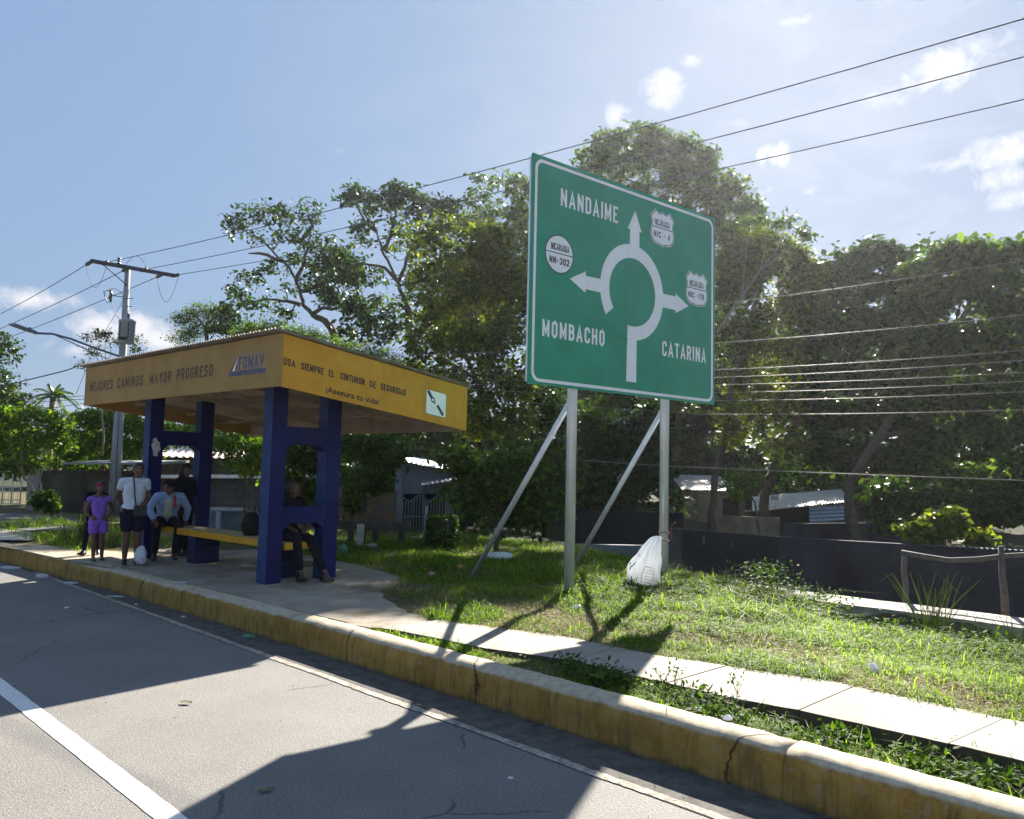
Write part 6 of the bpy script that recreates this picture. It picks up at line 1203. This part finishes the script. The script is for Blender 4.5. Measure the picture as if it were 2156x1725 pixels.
# child standing right behind her
pc_ = PZ(196, 1168, .302); k = 1.27/1.70; J = jnt(k); J.update(anL=V3(-.20, -.02, .09)*k, knL=V3(-.16, .0, .47)*k, shR=V3(.18, .01, 1.37)*k, elR=V3(.33, .02, 1.13)*k, wrR=V3(.26, -.05, .92)*k, head=V3(.08, .0, 1.555)*k, neck=V3(.04, .01, 1.43)*k); hd = J['head']
DKC = cloth('dark_clothing', (0.012, 0.012, 0.018)); NAVY = cloth('navy_clothing', (0.012, 0.015, 0.035)); SHOE = simple('black_shoe', (0.008, 0.008, 0.01), .4, bump=0)
def shirt(J, k, g=1.14, sl=.5, low=-.02):
    C = [(J['pelvis']+V3(-.06, 0, .02)*k, .108*k*g, J['pelvis']+V3(.06, 0, .02)*k, .108*k*g), (J['pelvis'], .112*k*g, J['waist'], .106*k*g), (J['waist']+V3(-.04, 0, 0)*k, .096*k*g, J['chest']+V3(-.07, 0, 0)*k, .099*k*g), (J['waist']+V3(.04, 0, 0)*k, .096*k*g, J['chest']+V3(.07, 0, 0)*k, .099*k*g), (J['chest'], .10*k*g, J['neck']-V3(0, 0, .05)*k, .066*k*g)]
    for s in 'LR': C += [(J['neck']-V3(0, 0, .035)*k, .052*k*g, J['sh'+s], .058*k*g), (J['sh'+s], .058*k*g, J['sh'+s]+(J['el'+s]-J['sh'+s])*min(1, sl), .048*k*g)]
    if sl > 1:
        for s in 'LR': C += [(J['el'+s], .048*k*g, J['el'+s]+(J['wr'+s]-J['el'+s])*(sl-1), .038*k*g)]
    return C
def shorts(J, k, g=1.12, ln=.6):
    C = [(J['pelvis']+V3(-.06, 0, 0)*k, .108*k*g, J['pelvis']+V3(.06, 0, 0)*k, .108*k*g)]
    for s in 'LR':
        C += [(J['hip'+s], .094*k*g, J['hip'+s]+(J['kn'+s]-J['hip'+s])*min(1, ln), (.094-.03*min(1, ln))*k*g*1.06)]
        if ln > 1: C += [(J['kn'+s], .064*k*g, J['kn'+s]+(J['an'+s]-J['kn'+s])*(ln-1), .050*k*g)]
    return C
def shoes(J, k, fwd, s): return foot(J['an'+s], fwd, k*1.12)
person('child in dark clothes half hidden behind the girl in purple', pc_, face_cam(pc_)+.1, J, k, ((.2, -1, -.05), up), [('L', (0, -.3, -1), (1, 0, 0), -1, .5), ('R', (-.6, -.3, -.5), (-1, 0, 0), 1, .5)], dict(skin=SKIN),
       [('shirt', shirt(J, k), DKC, [((0, 0, .86*k), (0, 0, -1))], .009), ('trousers', shorts(J, k, 1.12, 1.85), DKC, [], .009), ('shoe', shoes(J, k, (-.8, -.6), 'L'), SHOE, [((0, 0, .10), (0, 0, 1))], .008), ('shoe', shoes(J, k, (0, -1), 'R'), SHOE, [((0, 0, .10), (0, 0, 1))], .008)],
       [('hair', [(hd+V3(0, .02, .045)*k, .10*k, hd+V3(.01, .0, .05)*k, .096*k), (hd+V3(.05, .05, .0)*k, .065*k, hd+V3(.06, .06, -.08)*k, .04*k)], HAIR)])
# woman in white
pw = PZ(274, 1189, .302); k = 1.60/1.70; J = jnt(k); J.update(elL=V3(-.25, .12, 1.14)*k, wrL=V3(-.16, .20, 1.00)*k, elR=V3(.23, .03, 1.12)*k, wrR=V3(.16, -.12, 1.0)*k, shL=V3(-.18, .01, 1.37)*k, shR=V3(.18, .01, 1.37)*k, head=V3(.045, -.02, 1.555)*k, neck=V3(.02, .0, 1.43)*k); hd = J['head']
WHT = cloth('white_tshirt', (0.62, 0.66, 0.72), .06, 8, 14, .5)
def strap():
    m = MB(); z = lambda q: q*k; m.tube([V3(-.03, -.085, 1.42)*k, V3(-.02, -.15, 1.32)*k, V3(-.005, -.165, 1.15)*k, V3(.02, -.155, 1.0)*k, V3(.06, -.15, .93)*k], .011, 5); m.tube([V3(-.03, -.085, 1.42)*k, V3(-.03, .0, 1.47)*k, V3(.0, .12, 1.35)*k], .011, 5); return m
def bag_():
    m = MB(); m.box(V3(.09, -.17, .90)*k, (1, 0, 0), (0, 1, 0), UZ, .10*k, .035, .085*k); m.box(V3(.09, -.208, .93)*k, (1, 0, 0), (0, 1, 0), UZ, .085*k, .006, .04*k); return m
person('woman in a white t-shirt and dark shorts beside the blue column', pw, face_cam(pw)+.1, J, k, ((.35, -1, -.05), up), [('L', (.5, .3, -.6), (0, 1, 0), -1, .6), ('R', (-.6, -.5, -.3), (0, -1, 0), 1, .9)], dict(skin=SKIN),
       [('tshirt', shirt(J, k, 1.24, .42), WHT, [((0, 0, .90*k), (0, 0, -1))], .009), ('shorts', shorts(J, k, 1.28, .62), NAVY, [((0, 0, .945*k), (0, 0, 1))], .009), ('shoe', shoes(J, k, (-.1, -1), 'L'), SHOE, [((0, 0, .09), (0, 0, 1))], .008), ('shoe', shoes(J, k, (.1, -1), 'R'), SHOE, [((0, 0, .09), (0, 0, 1))], .008)],
       [('hair', [(hd+V3(0, .03, .045)*k, .100*k, hd+V3(.0, .01, .05)*k, .094*k), (hd+V3(-.05, .08, .02)*k, .055*k, hd+V3(-.07, .09, .0)*k, .045*k)], HAIR)], wide=1.16, legw=1.12, extra=[('bag_strap', strap, SHOE), ('shoulder_bag', bag_, SHOE)])
# seated man: local frame faces -y, seat top at z .54 above the pavement
ym = face_cam(sh(3.4, .3, .3))+.12       # -y local -> -SB
pm_ = sh(3.72, .32, .30); k = 1.0
J = jnt(1.0); J.update(pelvis=V3(0, .10, .645), waist=V3(0, .03, .78), chest=V3(0, -.10, .95), neck=V3(0, -.20, 1.10), head=V3(-.02, -.29, 1.185), shL=V3(-.18, -.17, 1.04), shR=V3(.18, -.17, 1.04), elL=V3(-.31, -.24, .84), wrL=V3(-.24, -.40, .68), elR=V3(.31, -.08, .84), wrR=V3(.30, .05, .635),
                       hipL=V3(-.09, .08, .62), hipR=V3(.09, .08, .62), knL=V3(-.19, -.38, .58), knR=V3(.15, -.38, .58), anL=V3(-.20, -.33, .10), anR=V3(.10, -.36, .10)); hd = J['head']
LBJ = cloth('light_blue_jacket', (0.30, 0.40, 0.62), .12, 9, 16, .5); CRM = cloth('cream_shirt', (0.50, 0.47, 0.36), .12, 9, 16, .4); ORR = cloth('red_strap', (0.55, 0.04, 0.03)); CAPM = cloth('dark_cap', (0.01, 0.012, 0.02))
jk = shirt(J, k, 1.30, 1.86); jk = [c_ for c_ in jk]
class _O: pass
def open_front(mesh_fn): return mesh_fn
person('seated man in an open light blue jacket leaning forward on the bench', pm_, ym, J, k, ((-.25, -1, -.35), up), [('L', (.3, -.5, -.6), (0, .3, -1), -1, .7), ('R', (.1, -.3, -1), (-1, 0, 0), 1, .35)], dict(skin=SKIN),
       [('jacket', jk, LBJ, [((0, 0, .60), (0, 0, -1))], .010), ('trousers', shorts(J, k, 1.14, 1.88), DKC, [((0, 0, .72), (0, 0, 1))], .010), ('shoe', shoes(J, k, (-.15, -1), 'L'), SHOE, [((0, 0, .12), (0, 0, 1))], .009), ('shoe', shoes(J, k, (0, -1), 'R'), SHOE, [((0, 0, .12), (0, 0, 1))], .009),
        ('shirt', [(V3(0, -.215, 1.06), .060, V3(-.01, -.215, .90), .056), (V3(-.01, -.215, .90), .056, V3(-.01, -.12, .74), .072)], CRM, [], .009), ('strap', [(V3(.075, -.255, 1.05), .020, V3(.085, -.245, .96), .018), (V3(.085, -.245, .96), .018, V3(.10, -.225, .88), .026), (V3(.085, -.20, 1.10), .02, V3(.075, -.255, 1.05), .02)], ORR, [], .008)],
       [('hair', [(hd+V3(0, .03, .03), .092, hd+V3(0, .02, .02), .09)], HAIR), ('cap', [(hd+V3(0, .0, .055), .097, hd+V3(0, .02, .055), .094), (hd+V3(-.03, -.10, .05), .022, hd+V3(-.05, -.15, .035), .014), (hd+V3(.02, -.10, .05), .022, hd+V3(.0, -.155, .035), .014)], CAPM)])
# white plastic bag hanging in front of him
def crumple(name, c, size, mat, label, cat, group=None, seed=0, rough=.35, sub=3, parent=None, flatz=.02):
    bm = bmesh.new(); bmesh.ops.create_icosphere(bm, subdivisions=sub, radius=1.0); rr = random.Random(seed); o_ = Vector((rr.uniform(0, 50), rr.uniform(0, 50), rr.uniform(0, 50)))
    for v in bm.verts:
        d = v.co.normalized(); n_ = mnoise.noise(d*1.6+o_)*.9+mnoise.noise(d*4.3+o_)*.5+abs(mnoise.noise(d*8+o_))*.35; q = d*(1+rough*n_); v.co = Vector((q.x*size[0], q.y*size[1], max(q.z*size[2], -size[2]*.75)))
    me = bpy.data.meshes.new(name); bm.to_mesh(me); bm.free(); me.materials.append(mat)
    o = bpy.data.objects.new(name, me); col.objects.link(o); o.location = Vector(c); 
    if label: tag(o, label, cat, group)
    if parent: o.parent = parent; o.matrix_parent_inverse = pmat(parent).inverted()
    return o
def plastic(name, c, tr=.3, rough=.35):
    t = NT(name); t.fin(c, rough, 0, .5); d = t.n('ShaderNodeBsdfTranslucent'); t.set(d.inputs[0], c); mx = t.n('ShaderNodeMixShader'); mx.inputs[0].default_value = tr; t.l(t.p.outputs[0], mx.inputs[1]); t.l(d.outputs[0], mx.inputs[2]); t.l(mx.outputs[0], t.out.inputs[0]); return t.mat
PLW = plastic('white_plastic', (0.80, 0.82, 0.86)); PLG = plastic('green_plastic', (0.12, 0.30, 0.16)); PLC = plastic('clear_plastic', (0.75, 0.76, 0.78), .45, .15); PLO = plastic('orange_paper', (0.75, 0.42, 0.12), .2, .6)
hb = sh(3.46, -.20, .3)
crumple('plastic_bag', PZ(295, 1190, .30)+np.array([0, 0, .13]), (.095, .08, .155), PLW, 'white plastic bag standing at the feet of the seated man', 'bag', seed=3, rough=.22)
# person standing in the dark behind the bench, long hair
pd_ = PY(387, 1100, 14.15); pd_[2] = .30; k = 1.60/1.7; J = jnt(k); J['head'] = V3(-.03, -.02, 1.56)*k; hd = J['head']
person('long haired person in black standing behind the bench', pd_, face_cam(pd_)+.9, J, k, ((-.5, -1, 0), up), [('L', (0, -.2, -1), (1, 0, 0), -1, .5), ('R', (0, -.2, -1), (-1, 0, 0), 1, .5)], dict(skin=SKIN),
       [('shirt', shirt(J, k, 1.22, 1.3), DKC, [((0, 0, .86*k), (0, 0, -1))], .010), ('trousers', shorts(J, k, 1.15, 1.88), DKC, [], .010), ('shoe', shoes(J, k, (0, -1), 'L'), SHOE, [((0, 0, .10), (0, 0, 1))], .009), ('shoe', shoes(J, k, (0, -1), 'R'), SHOE, [((0, 0, .10), (0, 0, 1))], .009)],
       [('hair', [(hd+V3(0, .03, .045)*k, .104*k, hd+V3(.0, .01, .05)*k, .098*k), (hd+V3(.03, .06, .0)*k, .085*k, hd+V3(.05, .09, -.16)*k, .06*k), (hd+V3(-.03, .06, .0)*k, .07*k, hd+V3(-.02, .09, -.14)*k, .05*k)], HAIR)])
# person seated at the right end of the bench, facing the bench end, seen through the frame
yr = math.atan2(SA[0], SA[1])*-1; ps = sh(.40, .60, .30); J = jnt(1.0)
J.update(pelvis=V3(0, .10, .645), waist=V3(0, .09, .80), chest=V3(0, .05, .99), neck=V3(0, .03, 1.15), head=V3(0, -.02, 1.255), shL=V3(-.17, .04, 1.09), shR=V3(.17, .04, 1.09), elL=V3(-.20, -.02, .85), wrL=V3(-.13, -.22, .73), elR=V3(.20, -.02, .85), wrR=V3(.12, -.22, .73), hipL=V3(-.09, .08, .62), hipR=V3(.09, .08, .62), knL=V3(-.12, -.36, .60), knR=V3(.10, -.38, .56), anL=V3(-.10, -.45, .14), anR=V3(.16, -.66, .14)); hd = J['head']
person('person in black seated at the right bench end, seen through the blue frame', ps, yr, J, 1.0, ((.9, -.6, -.3), up), [('L', (.5, -.5, -.3), (0, 0, -1), -1, .8), ('R', (-.5, -.5, -.3), (0, 0, -1), 1, .8)], dict(skin=SKIN),
       [('shirt', shirt(J, 1.0, 1.2, 1.5), DKC, [((0, 0, .60), (0, 0, -1))], .010), ('trousers', shorts(J, 1.0, 1.15, 1.88), DKC, [((0, 0, .74), (0, 0, 1))], .010), ('shoe', shoes(J, 1.0, (0, -1), 'L'), SHOE, [((0, 0, .14), (0, 0, 1))], .009), ('shoe', shoes(J, 1.0, (.2, -1), 'R'), SHOE, [((0, 0, .14), (0, 0, 1))], .009)],
       [('hair', [(hd+V3(-.04, .04, .04), .108, hd+V3(-.015, .015, .05), .102), (hd+V3(-.06, .05, -.02), .085, hd+V3(-.05, .07, -.10), .065), (hd+V3(.02, .06, .0), .07, hd+V3(.0, .08, -.07), .055)], HAIR)])
o = crumple('backpack', PY(530, 1092, 12.35), (.14, .15, .20), cloth('black_nylon', (0.02, 0.019, 0.018)), 'bulky dark backpack propped on the bench left of the front blue column', 'backpack', seed=8, rough=.18)
o.location.z = .838+.15
m = MB(); q = np.array(o.location); m.tube([q+V3(.03, 0, .16), q+V3(.05, -.02, .30), q+V3(.10, 0, .31), q+V3(.12, 0, .17)], .014, 5); hnd = m.build('carry_handle', SHOE, o)
# ================================================================== SACK TIED TO THE POLE
t = NT('woven_sack'); wv = t.n('ShaderNodeTexWave'); wv.inputs['Scale'].default_value = 60; t.l(t.tc, wv.inputs['Vector']); c = t.mix(.06, (0.88, 0.89, 0.92), wv.outputs['Color']); t.bump(t.math('ADD', t.noise(14, 5, .6), t.noise(4, 3, .6)), .6, .02); t.fin(c, .5, 0, .3)
d = t.n('ShaderNodeBsdfTranslucent'); d.inputs[0].default_value = (.86, .88, .90, 1); mx = t.n('ShaderNodeMixShader'); mx.inputs[0].default_value = .6; t.l(t.p.outputs[0], mx.inputs[1]); t.l(d.outputs[0], mx.inputs[2]); t.l(mx.outputs[0], t.out.inputs[0]); SACK = t.mat
pr_ = POLE_R; base = np.array([pr_[0], pr_[1], .27]); toC = -np.array([pr_[0], pr_[1], 0]); toC /= np.linalg.norm(toC); rt_ = np.array([-toC[1], toC[0], 0]); 
if rt_[0] < 0: rt_ = -rt_
prof_px = [(1330, 1386, 1241), (1321, 1389, 1232), (1319, 1389, 1218), (1322, 1390, 1206), (1320, 1389, 1196), (1325, 1390, 1186), (1331, 1390, 1177), (1342, 1390, 1169), (1346, 1391, 1161), (1349, 1391, 1153), (1358, 1392, 1145), (1364, 1392, 1138), (1371, 1392, 1132), (1380, 1392, 1129)]
Ys = 11.35; vs = []; fs = []; n = 56
for i, (xl, xr, y) in enumerate(prof_px):
    a = PY(xl, y, Ys); b = PY(xr+1, y, Ys); c0 = (a+b)/2; w_ = np.linalg.norm(b-a)/2; dp = min(w_, .14)*.9; q = i/(len(prof_px)-1)
    for j in range(n):
        th = 2*math.pi*j/n; fold = .10*q*math.sin(th*9+.4*math.sin(i*.5))+.05*math.sin(th*4+i*.5)+.05*(1-q)*math.sin(th*6-i*.9)+.03*math.sin(th*13+i*1.3)
        vs.append(c0+rt_*w_*math.cos(th)*(1+.25*fold)+toC*dp*math.sin(th)*(1+fold*1.6)+UZ*.008*math.sin(th*5+i)+(rt_*mnoise.noise(Vector((math.cos(th)*2.2, math.sin(th)*2.2, i*.45)))*.022+toC*mnoise.noise(Vector((math.cos(th)*4, math.sin(th)*4+7, i*.7)))*.035)*min(1, (13-i)/4))
for i in range(len(prof_px)-1):
    for j in range(n): a = i*n+j; b = i*n+(j+1) % n; fs.append((a, b, b+n, a+n))
fs.append(tuple(range(n))[::-1]); fs.append(tuple(range((len(prof_px)-1)*n, len(prof_px)*n)))
m = MB(); m.add(vs, fs, 0, True); sk_ = m.build('sack', SACK); sub = sk_.modifiers.new('s', 'SUBSURF'); sub.levels = sub.render_levels = 1; tag(sk_, 'white woven sack with blue print tied to the right sign pole', 'sack')
BLP = simple('blue_print', (0.03, 0.05, 0.16), .6, var=.3, bump=0)
def onsack(x, y): return PY(x, y, Ys-.20) 
def sackln(pts, r_=.004):
    """printed stroke laid on the bulging sack surface"""
    q = []
    for (x, y) in pts:
        i = np.interp(y, [p[2] for p in prof_px[::-1]], list(range(len(prof_px)))[::-1]); i0 = int(min(i, len(prof_px)-2)); f_ = i-i0
        xl = prof_px[i0][0]*(1-f_)+prof_px[i0+1][0]*f_; xr = prof_px[i0][1]*(1-f_)+prof_px[i0+1][1]*f_; cx_ = (xl+xr)/2; w_ = (xr-xl)/2*Ys/F; ct = max(-1, min(1, (x-cx_)/((xr-xl)/2))); dp = min(w_, .14)*.9
        q.append(PY(x, y, Ys)+toC*(dp*math.sqrt(max(0, 1-ct*ct))*1.10+.010))
    return q
m = MB(); px = lambda u, v: ((2480+u*.1739)/1.9, (2080+v*.1739)/1.9)
m.tube(sackln([px(490, 1420), px(510, 1220), px(550, 1120), px(600, 1045)]), .003, 4); m.tube(sackln([px(600, 1045), px(660, 1060), px(740, 1090), px(800, 1105)]), .004, 4)
m.tube(sackln([px(235, 1130), px(250, 1070), px(330, 1010), px(365, 955)]), .007, 4); m.tube(sackln([px(225, 960), px(250, 985), px(230, 1030)]), .005, 4); m.tube(sackln([px(410, 800), px(440, 775), px(470, 800), px(440, 830), px(412, 802)]), .0025, 4)
rr = random.Random(2)
for (u0, v0, u1, v1) in ((620, 1130, 800, 1180), (600, 1190, 810, 1250), (585, 1265, 790, 1320), (570, 1330, 760, 1375), (560, 1390, 720, 1440)):
    nn = 6
    for q in range(nn):
        u = u0+(u1-u0)*q/nn; v = v0+(v1-v0)*q/nn; w_ = (u1-u0)/nn*.6; m.tube(sackln([px(u, v+12), px(u+4, v-12), px(u+w_, v-6), px(u+w_-4, v+14)]), .0022, 3)
m.build('blue_print', BLP, sk_)
m = MB(); STR = simple('brown_string', (0.20, 0.09, 0.06), .9, bump=0)
for z in (1.05, .93):
    q = [pr_*np.array([1, 1, 0])+np.array([.078*math.cos(a), .078*math.sin(a), z+.004*math.sin(3*a)]) for a in np.linspace(0, 6.283, 20)]; m.tube(q, .006, 4)
c0 = pr_*np.array([1, 1, 0])+rt_*.08+toC*.03+UZ*1.04; m.tube([c0, c0+rt_*.03+UZ*.06, c0+rt_*.03+UZ*.11, c0+rt_*.10+UZ*.17], .007, 4); m.tube([c0, c0+rt_*.03-UZ*.05, c0+rt_*.02-UZ*.09], .009, 4)
st_ = m.build('string', STR); tag(st_, 'brown string knotted round the right sign pole above the sack', 'string')
# ================================================================== LITTER AND SMALL THINGS
def gz(p): s_, t_ = ST(p); return max(float(hgt(np.array([s_]), np.array([t_]))[0]), 0)
def litter(x, y, size, mat, label, cat='scrap', z=.3, seed=1, rough=.4, group='scraps on the verge'):
    p = PZ(x, y, z); nm_ = 'plastic_bag' if cat == 'bag' else 'paper_scrap'; crumple(nm_, p+np.array([0, 0, size[2]*.6]), size, mat, label, cat, group, seed, rough, 2)
litter(1048, 1180, (.26, .12, .10), PLW, 'large crumpled white plastic bag on the grass behind the left brace', 'bag', seed=5)
litter(783, 1153, (.13, .08, .05), PLW, 'crumpled pale bag at the back of the grass right of the shelter', 'bag', seed=6)
litter(721, 1166, (.10, .08, .11), PLG, 'round green bag on the grass beside the right shelter column', 'bag', seed=7, rough=.2)
litter(969, 1197, (.055, .04, .04), PLO, 'small orange paper near the foot of the left brace', seed=8)
litter(908, 1213, (.05, .04, .04), plastic('wrapper', (0.7, 0.35, 0.42), .2), 'pink and white wrapper on the grass left of the brace foot', seed=9)
litter(1000, 1210, (.04, .03, .015), PLC, 'tiny pale scrap right of the brace foot', seed=10)
litter(843, 1177, (.035, .03, .02), PLC, 'tiny pale scrap in the shaded grass', seed=11)
litter(1214, 1282, (.06, .045, .03), PLC, 'white scrap of plastic beside the foot of the left sign pole', seed=12, z=.3)
litter(1838, 1418, (.045, .03, .055), PLW, 'small upright white scrap on the grass far right', seed=13)
litter(1471, 1494, (.022, .018, .014), PLW, 'white crumb of paper in the grass strip beside the kerb', seed=14, z=.28)
litter(1532, 1516, (.032, .018, .02), PLW, 'folded white scrap against the kerb top at the right', seed=15, z=.3)
gr = 'scraps on the road'
litter(88, 1217, (.11, .05, .045), PLC, 'crushed clear plastic cup in the gutter', z=0, seed=16, rough=.2, group=gr)
litter(22, 1198, (.20, .05, .03), PLC, 'pale plastic scraps in the gutter at the far left', z=0, seed=17, group=gr); litter(150, 1229, (.12, .05, .02), PLC, 'torn clear film in the gutter right of the cup', z=0, seed=18, group=gr)
litter(140, 1281, (.035, .03, .012), PLW, 'small white scrap on the shaded road', z=0, seed=19, group=gr); litter(242, 1257, (.12, .03, .012), PLC, 'long pale scrap by the kerb in the shade', z=0, seed=20, group=gr)
litter(287, 1274, (.025, .02, .01), PLW, 'tiny white scrap on the road right of the long one', z=0, seed=21, group=gr); litter(386, 1300, (.03, .03, .012), PLC, 'pale scrap against the foot of the kerb in the shelter shadow', z=0, seed=22, group=gr)
litter(524, 1344, (.07, .05, .03), PLG, 'crumpled green plastic in the gutter below the shelter', z=0, seed=23, group=gr); litter(380, 1227, (.10, .05, .012), PLC, 'flattened clear plastic on the pavement under the shelter', z=.3, seed=24, group=gr)
litter(1075, 1640, (.018, .012, .008), PLW, 'tiny pale pebble of paper in the sign shadow on the road', z=0, seed=25, group=gr)
DL = simple('dead_leaf', (0.16, 0.13, 0.06), .8, var=.4, scale=40, bump=.2)
for i, (x, y, L, a, lb) in enumerate([(560, 1668, .09, .4, 'large curled dry leaf lying in the sign shadow on the road'), (392, 1483, .10, 2.9, 'dark flattened dry leaf on the sunlit asphalt'), (372, 1360+150, .03, 1, 'small dry leaf left of the flattened one'), (540, 1388, .02, 2, 'tiny dry leaf at the edge of the shelter shadow'), (670, 1392, .045, .6, 'pale dry leaf in the gutter'), (965, 1410+18, .03, .3, 'dry leaf at the foot of the kerb'), (1140, 1540, .03, .5, 'pale dry leaf in the kerb shadow')]):
    p = PZ(x, y, 0); m = MB(); cs = np.array([math.cos(a), math.sin(a), 0]); sn = np.array([-math.sin(a), math.cos(a), 0]); P = []
    for u in np.linspace(0, 1, 7): w_ = L*.28*math.sin(math.pi*min(1, u*.96+.03))**.8; z = .012+.018*abs(u-.5)*L*12*.5; P += [p+cs*L*(u-.5)+sn*w_+UZ*(z+w_*.3), p+cs*L*(u-.5)+UZ*.012, p+cs*L*(u-.5)-sn*w_+UZ*(z+w_*.35)]
    m.add(P, [(3*j, 3*j+1, 3*j+4, 3*j+3) for j in range(6)]+[(3*j+1, 3*j+2, 3*j+5, 3*j+4) for j in range(6)], 0, True); tag(m.build('dry_leaf', DL), lb, 'leaf', 'dry leaves on the road')
# black cobbles of asphalt grit (uncountable)
n = 900; r_ = np.random.default_rng(4); s_ = r_.uniform(-1, 12, n); t_ = r_.uniform(0.4, 4.6, n); t_[:450] = r_.uniform(4.15, 4.6, 450); P = RS[None]*s_[:, None]+RT[None]*t_[:, None]; P[:, 2] = .005; Q = []
for p in P:
    a = r_.uniform(.002, .0065); v = r_.normal(0, 1, (4, 3)); v /= np.linalg.norm(v, axis=1)[:, None]; Q += [[p+v[0]*a, p+v[1]*a, p+v[2]*a], [p+v[0]*a, p+v[2]*a, p+v[3]*a], [p+v[1]*a, p+v[2]*a, p+v[3]*a], [p+v[0]*a, p+v[1]*a, p+v[3]*a]]
tag(put('grit', np_mesh('grit', np.array(Q), 3), None, simple('grit', (0.09, 0.08, 0.07), .9, var=.6, scale=30, bump=0)), 'dark grit scattered over the road and gutter', 'grit', kind='stuff')

# fallen leaves and crumbs of straw over path, apron and verge
r_ = np.random.default_rng(21); n = 2600; s_ = r_.uniform(-.5, 15, n); t_ = r_.uniform(4.95, 8.6, n); P = RS[None]*s_[:, None]+RT[None]*t_[:, None]; hz_ = hgt(s_, t_)
on = inpoly(s_, t_, from_apron) | ((t_ > side_c(s_, t_)) & (t_ < side_b(s_, t_)) & (s_ < smax+.3)); P[:, 2] = np.where(on, .309, hz_+.03); cl_ = np.sin(s_*2.7+1.3*np.sin(t_*3))*np.sin(t_*4.1+s_) > -.1; P = P[cl_ & (r_.random(n) < np.where(on, .35, .6))]
Lq = leaf_quads(P, r_.uniform(.012, .042, len(P)), droop=0.0, ratio=.5, r=r_, flat=.12); Lq[:, :, 2] = np.maximum(P[:, None, 2]-.001, Lq[:, :, 2]*.15+P[:, None, 2]*.85)
tag(put('leaf_litter', np_mesh('leaf_litter', Lq, 4), None, DL), 'dry leaf fragments scattered over the footpath and verge', 'leaf litter', kind='stuff')
# ================================================================== AIR (scattering volume added to imitate lens glare near the sun)
hm = bpy.data.materials.new('glare_haze'); hm.use_nodes = True; ht = hm.node_tree; ht.nodes.clear(); ho = ht.nodes.new('ShaderNodeOutputMaterial'); hv = ht.nodes.new('ShaderNodeVolumePrincipled')
hv.inputs['Color'].default_value = (0.9, 0.93, 1.0, 1); hv.inputs['Density'].default_value = 0.0003; hv.inputs['Anisotropy'].default_value = 0.7; ht.links.new(hv.outputs[0], ho.inputs['Volume'])
m = MB(); m.box((0, 0, 12.0), (1, 0, 0), (0, 1, 0), UZ, 1290, 1290, 14.5); tag(m.build('glare_haze', hm), kind='stuff')
